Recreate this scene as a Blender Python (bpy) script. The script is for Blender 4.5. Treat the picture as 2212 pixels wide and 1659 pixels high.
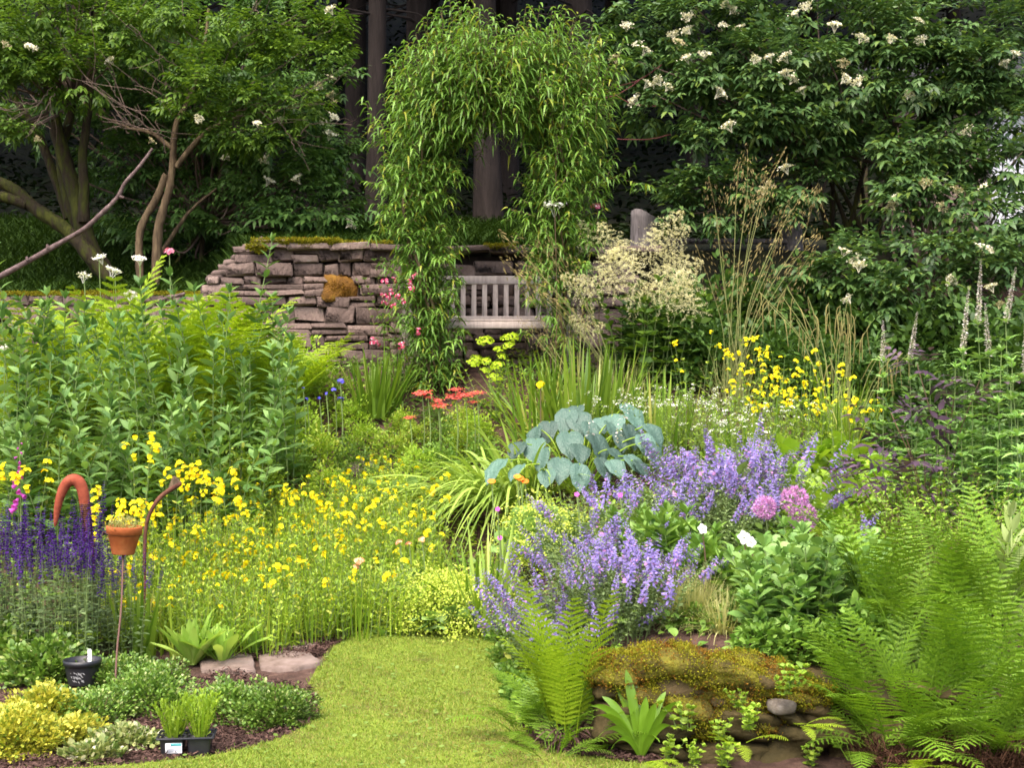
import bpy, math, random
import numpy as np
from mathutils import Vector, Matrix, Quaternion
from math import sin, cos, pi, radians

for _o in list(bpy.data.objects):
    bpy.data.objects.remove(_o)
SC = bpy.context.scene
COL = SC.collection
rng = np.random.default_rng(11)
random.seed(5)

# ------------------------------------------------------------------ camera, sky, sun, exposure
EYE = 1.7
cam = bpy.data.cameras.new('camera')
cam.lens = 50.0
cam.sensor_width = 36.0
cam.clip_end = 600
camo = bpy.data.objects.new('camera', cam)
COL.objects.link(camo)
camo.location = (0, 0, EYE)
camo.rotation_euler = (radians(90), 0, 0)
SC.camera = camo

SUN_EL, SUN_AZ = radians(62), radians(205)      # azimuth clockwise from +Y
world = bpy.data.worlds.new("World")
SC.world = world
world.use_nodes = True
_nt = world.node_tree
_sky = _nt.nodes.new('ShaderNodeTexSky')
_sky.sky_type = 'NISHITA'
_sky.sun_disc = False
_sky.sun_elevation = SUN_EL
_sky.sun_rotation = SUN_AZ
_sky.air_density = 0.7
_sky.dust_density = 6.0
_sky.ozone_density = 0.6
_nt.nodes['Background'].inputs[1].default_value = 0.15
_nt.links.new(_sky.outputs[0], _nt.nodes['Background'].inputs[0])

sun = bpy.data.lights.new('sun', 'SUN')
sun.energy = .85
sun.angle = radians(80)
sun.color = (1.0, 0.95, 0.86)
suno = bpy.data.objects.new('sun', sun)
COL.objects.link(suno)
_sd = Vector((sin(SUN_AZ) * cos(SUN_EL), cos(SUN_AZ) * cos(SUN_EL), sin(SUN_EL)))
suno.rotation_euler = _sd.to_track_quat('Z', 'Y').to_euler()
suno.location = (0, -5, 30)

SC.view_settings.view_transform = 'Standard'
SC.view_settings.look = 'None'
SC.view_settings.exposure = 1.78
SC.view_settings.gamma = 1.0
SC.render.engine = 'CYCLES'
SC.cycles.filter_width = 1.7
SC.cycles.max_bounces = 5
SC.cycles.diffuse_bounces = 3
SC.cycles.glossy_bounces = 2
SC.cycles.transmission_bounces = 3
SC.cycles.transparent_max_bounces = 4

# ------------------------------------------------------------------ helpers
F, CX, CY = 3072.0, 1106.0, 829.5               # view lines of the photograph (2212 wide) used to survey the garden


def at(px, py, Y):
    return np.array([(px - CX) / F * Y, Y, EYE + (CY - py) / F * Y])


def smooth(a, b, x):
    t = np.clip((x - a) / (b - a), 0, 1)
    return t * t * (3 - 2 * t)


YS = [-40, 6.2, 7, 8, 9, 9.7, 10.5, 11.5, 12.5, 13.4, 14.0, 14.7]
ZL = [0, 0, 0, .02, .06, .2, .42, .75, 1.05, 1.35, 1.5, 1.6]
ZC = [0, 0, .01, .04, .1, .24, .45, .75, 1.15, 1.68, 1.86, 1.9]
YR = [-40, 7, 8, 9, 9.7, 10.5, 11.5, 12.5, 13.4, 14, 14.7]
ZR = [.42, .42, .48, .55, .62, .75, 1.0, 1.3, 1.68, 1.86, 1.9]
YU = [14.75, 16, 20, 24, 30, 60, 160]


def gz(x, y):
    x = np.asarray(x, float); y = np.asarray(y, float)
    u = x / np.maximum(y, 3)
    wl = smooth(-.08, -.24, u) if False else 1 - smooth(-.24, -.08, u)
    c = np.interp(y, YS, ZC) * (1 - wl) + np.interp(y, YS, ZL) * wl
    xe = np.interp(y, [6.75, 8.2, 9.3, 10.5], [.42, .1, -.05, -.1])
    d = np.minimum(y - 6.72, x - xe)
    s = smooth(0, .3, d)
    c = c * (1 - s) + np.interp(y, YR, ZR) * s
    hi = smooth(-.215, -.185, u)
    z0 = 2.56 * (1 - hi) + 3.08 * hi
    up = np.where(y < 16, z0 + (y - 14.75) * .12, 0)
    z16 = z0 + .15
    k = np.clip((y - 16) / 4, 0, 1)
    up = np.where(y >= 16, z16 * (1 - k) + 3.9 * k + np.interp(y, [20, 24, 30, 60, 160], [0, .8, 3.4, 20, 60]), up)  # steep rise past the first trunks is added to cut sky light
    k2 = smooth(14.72, 14.8, y)
    return c * (1 - k2) + up * k2


def on(px, Y):
    x = (px - CX) / F * Y
    return np.array([x, Y, float(gz(x, Y))])


def hit(px, py):
    for Y in np.arange(5.5, 16, .02):
        x = (px - CX) / F * Y
        if gz(x, Y) >= EYE + (CY - py) / F * Y:
            return np.array([x, Y, float(gz(x, Y))])
    return on(px, 14)


def pxy(p):
    return CX + p[0] / p[1] * F, CY - (p[2] - EYE) / p[1] * F


def unit(a):
    a = np.asarray(a, float)
    return a / np.maximum(np.linalg.norm(a, axis=-1, keepdims=True), 1e-9)


def bc(a, n):
    a = np.asarray(a, float)
    return np.full(n, float(a)) if a.ndim == 0 else a


class MB:
    def __init__(s):
        s.V = []; s.Q = []; s.T = []; s.n = 0

    def add(s, V, Q=None, T=None):
        V = np.asarray(V, float).reshape(-1, 3)
        if Q is not None and len(Q):
            s.Q.append(np.asarray(Q, np.int64).reshape(-1, 4) + s.n)
        if T is not None and len(T):
            s.T.append(np.asarray(T, np.int64).reshape(-1, 3) + s.n)
        s.V.append(V); s.n += len(V)

    def mesh(s, name, mat=None, smooth_=True):
        me = bpy.data.meshes.new(name)
        V = np.concatenate(s.V) if s.V else np.zeros((0, 3))
        Q = np.concatenate(s.Q) if s.Q else np.zeros((0, 4), np.int64)
        T = np.concatenate(s.T) if s.T else np.zeros((0, 3), np.int64)
        me.vertices.add(len(V))
        me.vertices.foreach_set('co', V.astype(np.float32).ravel())
        me.loops.add(Q.size + T.size)
        me.loops.foreach_set('vertex_index', np.concatenate([Q.ravel(), T.ravel()]).astype(np.int32))
        npoly = len(Q) + len(T)
        me.polygons.add(npoly)
        ls = np.concatenate([np.arange(len(Q)) * 4, Q.size + np.arange(len(T)) * 3]).astype(np.int32)
        me.polygons.foreach_set('loop_start', ls)
        me.update(calc_edges=True)
        if smooth_:
            me.polygons.foreach_set('use_smooth', np.ones(npoly, bool))
        if mat:
            me.materials.append(mat)
        return me

    def obj(s, name, mat=None, parent=None, smooth_=True):
        return link(name, s.mesh(name, mat, smooth_), parent)


def link(name, me, parent=None, loc=None, rot=None, sc=None):
    o = bpy.data.objects.new(name, me)
    COL.objects.link(o)
    if parent:
        o.parent = parent
    if loc is not None:
        o.location = tuple(loc)
    if rot is not None:
        o.rotation_euler = rot
    if sc is not None:
        o.scale = (sc, sc, sc) if np.isscalar(sc) else tuple(sc)
    return o


def tag(o, label, cat, group=None):
    o['label'] = label; o['category'] = cat
    if group:
        o['group'] = group
    return o


def kind(o, k):
    o['kind'] = k
    return o


def thing(name, label, cat, loc=(0, 0, 0), rz=0, s=1.0, group=None):
    o = bpy.data.objects.new(name, None)
    COL.objects.link(o)
    o.empty_display_size = .1
    o.location = tuple(loc); o.rotation_euler = (0, 0, rz); o.scale = (s, s, s) if np.isscalar(s) else tuple(s)
    return tag(o, label, cat, group)


def dup(root, loc, rz=0, s=1.0, label=None, group=None, keep=1.0):
    r = root.copy(); COL.objects.link(r)
    r.location = tuple(loc); r.rotation_euler = (0, 0, rz); r.scale = (s, s, s) if np.isscalar(s) else tuple(s)
    if label:
        r['label'] = label
    if group:
        r['group'] = group
    for ch in list(root.children):
        if keep < 1 and 'flower' in ch.name and random.random() > keep:
            continue
        c = ch.copy(); COL.objects.link(c); c.parent = r
        for g in ch.children:
            e = g.copy(); COL.objects.link(e); e.parent = c
    return r


def rot_to(d, roll=0.0):
    q = Vector(d).to_track_quat('Z', 'Y') @ Quaternion((0, 0, 1), roll)
    return q.to_euler()


# leaf outlines: (position along the leaf, relative width)
LANCE = [(0, .12), (.3, 1), (.62, .78), (1, .03)]
OVATE = [(0, .2), (.22, .9), (.5, 1), (.8, .55), (1, .04)]
STRAP = [(0, .75), (.3, 1), (.6, .9), (.85, .55), (1, .04)]
BLADE = [(0, 1), (.4, .85), (.75, .55), (1, .03)]
DIAM = [(0, .1), (.45, 1), (1, .05)]
ROUND = [(0, .35), (.25, .95), (.6, 1), (.9, .55), (1, .15)]
SPOON = [(0, .25), (.3, .45), (.65, 1), (.88, .8), (1, .15)]
PETAL = [(0, .3), (.55, 1), (1, .6)]


def leafset(mb, P, D, L, W, prof=LANCE, droop=0., fold=0., N=None, cols=2, cup=0., jit=.25, wave=0.):
    P = np.atleast_2d(np.asarray(P, float)); n = len(P)
    if n == 0:
        return
    D = unit(np.broadcast_to(np.asarray(D, float), (n, 3)))
    L = bc(L, n); W = bc(W, n); dr = bc(droop, n)
    if N is None:
        N = np.array([0, 0, 1.]) + rng.normal(0, jit, (n, 3))
    else:
        N = np.broadcast_to(np.asarray(N, float), (n, 3))
    S = np.cross(D, N)
    bad = np.linalg.norm(S, axis=1) < 1e-3
    S[bad] = [1, 0, 0]
    S = unit(S); N2 = np.cross(S, D)
    t = np.array([p[0] for p in prof]); w = np.array([p[1] for p in prof])
    k = len(t)
    C = P[:, None] + D[:, None] * (L[:, None] * t)[..., None]
    C[..., 2] -= (L * dr)[:, None] * t ** 2
    c = np.linspace(-1, 1, cols)
    off = W[:, None] * w / 2
    lift = fold * np.abs(c) + cup * c * c
    V = C[:, :, None] + S[:, None, None] * (off[:, :, None] * c)[..., None] + N2[:, None, None] * (off[:, :, None] * lift)[..., None]
    if wave:
        V = V + N2[:, None, None] * (rng.normal(0, 1, V.shape[:3]) * np.abs(c) * W[:, None, None] * wave)[..., None]
    idx = np.arange(k * cols).reshape(k, cols)
    q = np.stack([idx[:-1, :-1], idx[:-1, 1:], idx[1:, 1:], idx[1:, :-1]], -1).reshape(-1, 4)
    Q = (np.arange(n) * k * cols)[:, None, None] + q
    mb.add(V.reshape(-1, 3), Q.reshape(-1, 4))


def tube(mb, pts, r, sides=5, cap=False):
    pts = np.asarray(pts, float); k = len(pts); r = bc(r, k)
    T = unit(np.gradient(pts, axis=0))
    ref = np.array([.123, .3, 1.]) if abs(T[0][2]) < .9 else np.array([1., .2, .1])
    A = unit(np.cross(T, ref)); B = np.cross(T, A)
    a = np.arange(sides) / sides * 2 * pi
    V = pts[:, None] + r[:, None, None] * (A[:, None] * np.cos(a)[None, :, None] + B[:, None] * np.sin(a)[None, :, None])
    i = np.arange(k - 1)[:, None] * sides; j = np.arange(sides)[None]; j2 = (j + 1) % sides
    Q = np.stack([i + j, i + j2, i + sides + j2, i + sides + j], -1).reshape(-1, 4)
    mb.add(V.reshape(-1, 3), Q)
    if cap:
        base = (k - 1) * sides
        mb.add(np.concatenate([V[-1], pts[-1:]]), None, [(q, (q + 1) % sides, sides) for q in range(sides)])
        mb.add(np.concatenate([V[0], pts[:1]]), None, [((q + 1) % sides, q, sides) for q in range(sides)])


def curve(pts, n=12):
    """smooth polyline through the points (Catmull-Rom)"""
    p = np.asarray(pts, float)
    p = np.concatenate([2 * p[:1] - p[1:2], p, 2 * p[-1:] - p[-2:-1]])
    out = []
    for i in range(1, len(p) - 2):
        for t in np.linspace(0, 1, n, endpoint=False):
            out.append(.5 * ((2 * p[i]) + (-p[i - 1] + p[i + 1]) * t + (2 * p[i - 1] - 5 * p[i] + 4 * p[i + 1] - p[i + 2]) * t * t
                             + (-p[i - 1] + 3 * p[i] - 3 * p[i + 1] + p[i + 2]) * t ** 3))
    out.append(p[-2])
    return np.array(out)


def lathe(mb, prof, sides=24):
    prof = np.asarray(prof, float); k = len(prof)
    a = np.arange(sides) / sides * 2 * pi
    V = np.stack([prof[:, None, 0] * np.cos(a), prof[:, None, 0] * np.sin(a), np.broadcast_to(prof[:, None, 1], (k, sides))], -1)
    i = np.arange(k - 1)[:, None] * sides; j = np.arange(sides)[None]; j2 = (j + 1) % sides
    Q = np.stack([i + j, i + j2, i + sides + j2, i + sides + j], -1).reshape(-1, 4)
    mb.add(V.reshape(-1, 3), Q)


def box(mb, c, s, M=None, bev=.004):
    """bevelled box"""
    h = np.asarray(s, float) / 2; b = min(bev, h.min() * .45)
    V = []
    for sx in (-1, 1):
        for sy in (-1, 1):
            for sz in (-1, 1):
                V += [(sx * h[0], sy * (h[1] - b), sz * (h[2] - b)), (sx * (h[0] - b), sy * h[1], sz * (h[2] - b)), (sx * (h[0] - b), sy * (h[1] - b), sz * h[2])]
    V = np.array(V)
    ix = lambda sx, sy, sz, k: ((sx > 0) * 4 + (sy > 0) * 2 + (sz > 0)) * 3 + k
    Q, T = [], []
    for s_ in (-1, 1):
        Q.append([ix(s_, -1, -1, 0), ix(s_, 1, -1, 0), ix(s_, 1, 1, 0), ix(s_, -1, 1, 0)])
        Q.append([ix(-1, s_, -1, 1), ix(1, s_, -1, 1), ix(1, s_, 1, 1), ix(-1, s_, 1, 1)])
        Q.append([ix(-1, -1, s_, 2), ix(1, -1, s_, 2), ix(1, 1, s_, 2), ix(-1, 1, s_, 2)])
    for a in (-1, 1):
        for b_ in (-1, 1):
            Q.append([ix(a, b_, -1, 0), ix(a, b_, 1, 0), ix(a, b_, 1, 1), ix(a, b_, -1, 1)])
            Q.append([ix(a, -1, b_, 0), ix(a, 1, b_, 0), ix(a, 1, b_, 2), ix(a, -1, b_, 2)])
            Q.append([ix(-1, a, b_, 1), ix(1, a, b_, 1), ix(1, a, b_, 2), ix(-1, a, b_, 2)])
    for sx in (-1, 1):
        for sy in (-1, 1):
            for sz in (-1, 1):
                T.append([ix(sx, sy, sz, 0), ix(sx, sy, sz, 1), ix(sx, sy, sz, 2)])
    if M is not None:
        V = V @ np.asarray(M, float).T
    mb.add(V + np.asarray(c, float), Q, T)


def stone(mb, c, s, e=.45, rot=0., noise=.06, nu=14, nv=9):
    """rounded irregular block (superellipsoid)"""
    u = np.linspace(-pi, pi, nu, endpoint=False); v = np.linspace(-pi / 2, pi / 2, nv)
    sg = lambda a, p: np.sign(a) * np.abs(a) ** p
    U, Vv = np.meshgrid(u, v)
    X = sg(np.cos(Vv), e) * sg(np.cos(U), e); Yy = sg(np.cos(Vv), e) * sg(np.sin(U), e); Z = sg(np.sin(Vv), e)
    P = np.stack([X, Yy, Z], -1)
    ph = rng.uniform(0, 6.28, (4, 3)); fr = rng.uniform(1.0, 2.8, (4, 3))
    d = sum(np.sin(P @ fr[k] * 1.3 + ph[k][0]) for k in range(4)) * noise * .6
    P = P * (1 + d[..., None])
    P = P + rng.normal(0, noise * .15, P.shape)
    sk = rng.uniform(-.12, .12, 2)
    P[..., 2] += P[..., 0] * sk[0]
    P[..., 0] += P[..., 2] * sk[1]
    P = P * (np.asarray(s, float) / 2)
    ca, sa = cos(rot), sin(rot)
    R = np.array([[ca, -sa, 0], [sa, ca, 0], [0, 0, 1]])
    P = P @ R.T + np.asarray(c, float)
    i = np.arange(nv - 1)[:, None] * nu; j = np.arange(nu)[None]; j2 = (j + 1) % nu
    Q = np.stack([i + j, i + j2, i + nu + j2, i + nu + j], -1).reshape(-1, 4)
    mb.add(P.reshape(-1, 3), Q)


def block(mb, c, s, rot=0., jit=.12, bev=.014):
    """angular quarried stone: a chamfered block with its eight corners knocked about"""
    b = MB(); box(b, (0, 0, 0), s, bev=bev)
    V = b.V[0].copy(); h = np.asarray(s, float) / 2; q = np.clip((V / h + 1) / 2, 0, 1)
    off = np.zeros_like(V); mn = min(s[0], s[2])
    for cx_ in (0, 1):
        for cy_ in (0, 1):
            for cz_ in (0, 1):
                w = (q[:, 0] if cx_ else 1 - q[:, 0]) * (q[:, 1] if cy_ else 1 - q[:, 1]) * (q[:, 2] if cz_ else 1 - q[:, 2])
                off += w[:, None] * (rng.uniform(-1, 1, 3) * [mn * jit, .02, mn * jit] - np.array([(cx_ - .5), 0, (cz_ - .5)]) * mn * .05)
    V = V + off + rng.normal(0, .0025, V.shape)
    ca, sa = cos(rot), sin(rot)
    V = V @ np.array([[ca, -sa, 0], [sa, ca, 0], [0, 0, 1]]).T
    V[:, 2] += V[:, 0] * rng.normal(0, .03)
    mb.add(V + np.asarray(c, float), b.Q[0], b.T[0])


# ------------------------------------------------------------------ materials
def _mat(name):
    m = bpy.data.materials.new(name); m.use_nodes = True
    nt = m.node_tree
    return m, nt, nt.nodes['Principled BSDF'], nt.nodes['Material Output']


def _ramp(nt, fac, cols):
    r = nt.nodes.new('ShaderNodeValToRGB')
    el = r.color_ramp.elements
    for i, (p, c) in enumerate(cols):
        e = el[i] if i < 2 else el.new(p)
        e.position = p; e.color = (*c, 1)
    nt.links.new(fac, r.inputs[0])
    return r.outputs[0]


def leafmat(name, c1, c2, trans=.3, rough=.5, spec=.35, c3=None, objvar=.25, pucker=0.):
    """leaf: each leaf its own tone between c1 and c2, some light comes through"""
    m, nt, b, out = _mat(name)
    g = nt.nodes.new('ShaderNodeNewGeometry'); oi = nt.nodes.new('ShaderNodeObjectInfo')
    cols = [(0, c1), (1, c2)] if c3 is None else [(0, c1), (.86, c2), (.95, c3)]
    col = _ramp(nt, g.outputs['Random Per Island'], cols)
    hs = nt.nodes.new('ShaderNodeHueSaturation')
    mr = nt.nodes.new('ShaderNodeMapRange'); mr.inputs[3].default_value = 1 - objvar; mr.inputs[4].default_value = 1 + objvar
    nt.links.new(oi.outputs['Random'], mr.inputs[0]); nt.links.new(mr.outputs[0], hs.inputs['Value'])
    nt.links.new(col, hs.inputs['Color'])
    b.inputs['Roughness'].default_value = rough
    b.inputs['Specular IOR Level'].default_value = spec
    nt.links.new(hs.outputs[0], b.inputs['Base Color'])
    if pucker:
        tc = nt.nodes.new('ShaderNodeTexCoord'); vo = nt.nodes.new('ShaderNodeTexVoronoi'); vo.inputs['Scale'].default_value = pucker
        bp = nt.nodes.new('ShaderNodeBump'); bp.inputs['Strength'].default_value = .5; bp.inputs['Distance'].default_value = .01
        nt.links.new(tc.outputs['Object'], vo.inputs['Vector']); nt.links.new(vo.outputs['Distance'], bp.inputs['Height']); nt.links.new(bp.outputs[0], b.inputs['Normal'])
    if trans > 0:
        tr = nt.nodes.new('ShaderNodeBsdfTranslucent')
        mx = nt.nodes.new('ShaderNodeMixRGB'); mx.blend_type = 'MULTIPLY'; mx.inputs[0].default_value = 1
        mx.inputs[2].default_value = (1.15, 1.1, .6, 1)
        nt.links.new(hs.outputs[0], mx.inputs[1]); nt.links.new(mx.outputs[0], tr.inputs[0])
        ms = nt.nodes.new('ShaderNodeMixShader'); ms.inputs[0].default_value = trans
        nt.links.new(b.outputs[0], ms.inputs[1]); nt.links.new(tr.outputs[0], ms.inputs[2])
        nt.links.new(ms.outputs[0], out.inputs[0])
    return m


def noisemat(name, cols, scale=8., rough=.85, bump=.3, spec=.2, detail=6, island=0., stretch=(1, 1, 1), bscale=None, metal=0.):
    m, nt, b, out = _mat(name)
    tc = nt.nodes.new('ShaderNodeTexCoord'); mp = nt.nodes.new('ShaderNodeMapping')
    mp.inputs['Scale'].default_value = stretch
    nt.links.new(tc.outputs['Object'], mp.inputs[0])
    n = nt.nodes.new('ShaderNodeTexNoise'); n.inputs['Scale'].default_value = scale; n.inputs['Detail'].default_value = detail
    n.inputs['Roughness'].default_value = .65
    nt.links.new(mp.outputs[0], n.inputs['Vector'])
    fac = n.outputs[0]
    mr = nt.nodes.new('ShaderNodeMapRange'); mr.inputs[1].default_value = .28; mr.inputs[2].default_value = .72
    nt.links.new(fac, mr.inputs[0]); fac = mr.outputs[0]
    if island > 0:
        g = nt.nodes.new('ShaderNodeNewGeometry')
        mx = nt.nodes.new('ShaderNodeMix'); mx.inputs[0].default_value = island
        nt.links.new(fac, mx.inputs[2]); nt.links.new(g.outputs['Random Per Island'], mx.inputs[3]); fac = mx.outputs[0]
    col = _ramp(nt, fac, cols)
    nt.links.new(col, b.inputs['Base Color'])
    b.inputs['Roughness'].default_value = rough; b.inputs['Specular IOR Level'].default_value = spec
    b.inputs['Metallic'].default_value = metal
    if bump:
        n2 = nt.nodes.new('ShaderNodeTexNoise'); n2.inputs['Scale'].default_value = bscale or scale * 5; n2.inputs['Detail'].default_value = 5
        nt.links.new(mp.outputs[0], n2.inputs['Vector'])
        bp = nt.nodes.new('ShaderNodeBump'); bp.inputs['Strength'].default_value = bump; bp.inputs['Distance'].default_value = .02
        nt.links.new(n2.outputs[0], bp.inputs['Height']); nt.links.new(bp.outputs[0], b.inputs['Normal'])
    return m


def plain(name, c, rough=.5, spec=.4, metal=0.):
    m, nt, b, out = _mat(name)
    b.inputs['Base Color'].default_value = (*c, 1); b.inputs['Roughness'].default_value = rough
    b.inputs['Specular IOR Level'].default_value = spec; b.inputs['Metallic'].default_value = metal
    return m


M = {}
M['soil'] = noisemat('soil', [(0, (.028, .016, .012)), (.5, (.07, .04, .03)), (1, (.14, .085, .065))], scale=9, bump=.8, bscale=60)
M['chips'] = leafmat('bark_chips', (.025, .014, .012), (.12, .07, .056), trans=0, rough=.9, spec=.1)
M['stone'] = noisemat('sandstone', [(0, (.05, .037, .032)), (.3, (.118, .085, .074)), (.6, (.17, .122, .105)), (.85, (.215, .16, .135)), (1, (.25, .225, .20))], scale=7, island=.55, bump=.9, bscale=30)
M['stone_dark'] = noisemat('damp_stone', [(0, (.022, .02, .008)), (.5, (.058, .044, .016)), (1, (.11, .075, .035))], scale=6, island=.3, bump=.6, bscale=40)
M['mortar'] = noisemat('dark_gap', [(0, (.012, .009, .007)), (1, (.035, .025, .02))], scale=8, bump=.3)
M['slab'] = noisemat('paving_stone', [(0, (.07, .05, .035)), (.35, (.15, .11, .09)), (.65, (.20, .15, .128)), (1, (.25, .195, .17))], scale=9, island=.15, bump=.3, bscale=50)
M['moss'] = leafmat('moss', (.105, .115, .009), (.28, .265, .022), trans=.25, rough=.9, spec=.05, c3=(.18, .10, .015))
M['moss_rust'] = leafmat('rusty_moss', (.12, .055, .012), (.26, .14, .02), trans=.15, rough=.9, spec=.05)
M['moss_base'] = noisemat('moss_mat', [(0, (.03, .02, .007)), (.45, (.085, .07, .012)), (.75, (.14, .13, .014)), (1, (.20, .17, .02))], scale=9, bump=.8, bscale=70)
M['bench'] = noisemat('weathered_teak', [(0, (.27, .215, .19)), (.5, (.46, .385, .345)), (1, (.58, .50, .455))], scale=4, stretch=(8, 8, 1), bump=.15, bscale=30, island=.3)
M['grey_wood'] = noisemat('grey_driftwood', [(0, (.08, .07, .068)), (.5, (.18, .16, .158)), (1, (.28, .25, .25))], scale=5, stretch=(6, 6, 1), bump=.6, bscale=24)
M['bark_moss'] = noisemat('mossy_bark', [(0, (.008, .006, .004)), (.42, (.038, .028, .015)), (.6, (.038, .042, .008)), (1, (.085, .09, .014))], scale=6, stretch=(2, 2, .6), bump=.8, bscale=22)
M['bark'] = noisemat('brown_bark', [(0, (.03, .02, .012)), (.5, (.10, .07, .04)), (1, (.21, .155, .085))], scale=7, stretch=(3, 3, .6), bump=.6, bscale=24)
M['twig'] = noisemat('pale_twig', [(0, (.08, .055, .042)), (1, (.20, .145, .115))], scale=10, bump=.2)
M['deadwood'] = noisemat('dead_branch_bark', [(0, (.05, .033, .03)), (.5, (.12, .082, .078)), (1, (.20, .15, .14))], scale=9, stretch=(2, 2, 2), bump=.6, bscale=40)
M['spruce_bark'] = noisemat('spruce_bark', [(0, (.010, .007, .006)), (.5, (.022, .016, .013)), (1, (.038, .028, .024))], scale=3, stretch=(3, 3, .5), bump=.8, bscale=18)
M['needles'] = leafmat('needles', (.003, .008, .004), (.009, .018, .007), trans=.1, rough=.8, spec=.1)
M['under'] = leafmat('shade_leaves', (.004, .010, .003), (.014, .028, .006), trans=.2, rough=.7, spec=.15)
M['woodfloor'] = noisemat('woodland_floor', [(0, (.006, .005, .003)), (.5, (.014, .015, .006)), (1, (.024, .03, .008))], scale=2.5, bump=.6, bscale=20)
M['steel'] = plain('rusty_rod', (.12, .065, .05), .7, .3, .3)
M['white'] = plain('white_paint', (.80, .80, .83), .5, .3)
M['black_plastic'] = noisemat('black_plastic', [(0, (.010, .010, .012)), (1, (.022, .022, .026))], scale=6, rough=.38, bump=.05, spec=.5)
# ================================================================== THE SETTING
# ground: one sheet out to a far slope, raised to block sky light
xs = np.concatenate([np.linspace(-140, -7, 24), np.arange(-6.9, 6.95, .1), np.linspace(7, 140, 24)])
ys = np.concatenate([np.linspace(-60, 4.5, 14), np.arange(4.6, 14.6, .1), [14.66, 14.72, 14.745, 14.77, 14.8, 14.9], np.arange(15, 24, .4), np.linspace(24.5, 160, 40)])
Xg, Yg = np.meshgrid(xs, ys)
Zg = gz(Xg, Yg)
near = (np.abs(Xg) < 7) & (Yg > 4.5) & (Yg < 14.6)
Zg = Zg + np.where(near, rng.normal(0, .006, Zg.shape), 0) - np.where(near, .012, 0)
mb = MB()
nx = len(xs)
i = np.arange(len(ys) - 1)[:, None] * nx; j = np.arange(nx - 1)[None]
mb.add(np.stack([Xg, Yg, Zg], -1).reshape(-1, 3), np.stack([i + j, i + j + 1, i + nx + j + 1, i + nx + j], -1).reshape(-1, 4))
ground = kind(mb.obj('ground', M['soil']), 'structure')
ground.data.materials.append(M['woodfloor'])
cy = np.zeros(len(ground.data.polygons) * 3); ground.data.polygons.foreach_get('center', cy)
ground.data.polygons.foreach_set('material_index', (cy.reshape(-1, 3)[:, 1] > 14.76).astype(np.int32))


def inpoly(x, y, poly):
    r = np.zeros(np.shape(x), bool); n = len(poly)
    for a in range(n):
        x1, y1 = poly[a]; x2, y2 = poly[(a + 1) % n]
        if y1 != y2:
            r ^= ((y1 > y) != (y2 > y)) & (x < (x2 - x1) * (y - y1) / (y2 - y1) + x1)
    return r


lawn_px = [(200, 1662), (330, 1652), (450, 1640), (560, 1615), (640, 1585), (688, 1550), (692, 1520), (668, 1482), (690, 1446), (716, 1405), (760, 1372), (830, 1352), (960, 1352),
           (1060, 1352), (1072, 1400), (1082, 1460), (1108, 1540), (1150, 1600), (1220, 1632), (1330, 1648), (1500, 1668)]
poly = [tuple(hit(*p)[:2]) for p in lawn_px]
poly = [(-2.6, 6.12)] + poly + [(1.2, 6.0), (2.5, 5.9), (2.5, 3.5), (-2.6, 3.5)]
# the lawn
cs = .03
gxs = np.arange(-2.6, 2.5, cs); gys = np.arange(3.6, 10.2, cs)
A, B = np.meshgrid(gxs, gys)
ins = inpoly(A + cs / 2, B + cs / 2, poly)
mb = MB()
a = A[ins]; b = B[ins]
V = np.stack([np.stack([a, b], -1), np.stack([a + cs, b], -1), np.stack([a + cs, b + cs], -1), np.stack([a, b + cs], -1)], 1)
Vz = gz(V[..., 0], V[..., 1]) + .008
mb.add(np.concatenate([V, Vz[..., None]], -1).reshape(-1, 3), np.arange(len(a) * 4).reshape(-1, 4))
M['lawn'] = noisemat('lawn', [(0, (.10, .085, .025)), (.4, (.14, .18, .020)), (1, (.19, .26, .028))], scale=3.5, bump=.6, bscale=90)
kind(mb.obj('lawn', M['lawn'], smooth_=False), 'structure')
# grass blades
n = 260000
px_ = rng.uniform(-2.5, 1.6, n); py_ = rng.uniform(5.6, 9.9, n)
k = inpoly(px_ + rng.normal(0, .018, n), py_ + rng.normal(0, .03, n), poly); px_, py_ = px_[k], py_[k]
worn = np.sin(px_ * 3.1 + 1) * np.sin(py_ * 2.3 + .4) + np.sin(px_ * 7.3 + py_ * 5.1) * .6
edge = np.exp(-(((px_ - .12) / .28) ** 2 + ((py_ - 6.75) / .5) ** 2))
k = rng.uniform(0, 1, len(px_)) > .4 * edge; worn = worn[k]
px_, py_ = px_[k], py_[k]; n = len(px_)
P = np.stack([px_, py_, gz(px_, py_) + .006], -1)
ang = rng.uniform(0, 2 * pi, n); tl = rng.uniform(.2, .9, n)
D = np.stack([np.cos(ang) * tl, np.sin(ang) * tl, np.ones(n)], -1)
hh = .012 + .005 * (np.sin(px_ * 4 + py_ * 3) > .3) + rng.uniform(0, .011, n)
M['grass'] = leafmat('grass', (.12, .20, .018), (.25, .34, .04), trans=.3, rough=.6, c3=(.30, .25, .06), objvar=0)
dry = rng.uniform(0, 1, n) < np.clip(.06 + .30 * smooth(.2, 1.1, worn) + .6 * np.exp(-(((px_ - .12) / .4) ** 2 + ((py_ - 6.75) / .6) ** 2)), 0, .85)
M['grass_dry'] = leafmat('dry_grass', (.13, .115, .03), (.30, .26, .075), trans=.25, rough=.7, objvar=0)
mb = MB(); leafset(mb, P[dry], D[dry], hh[dry] * .9, .004, [(0, 1), (.6, .7), (1, .05)], droop=.4)
kind(mb.obj('dry_grass', M['grass_dry']), 'stuff')
P, D, hh = P[~dry], D[~dry], hh[~dry]
mb = MB()
leafset(mb, P, D, hh, .004, [(0, 1), (.6, .7), (1, .05)], droop=.25)
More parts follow.
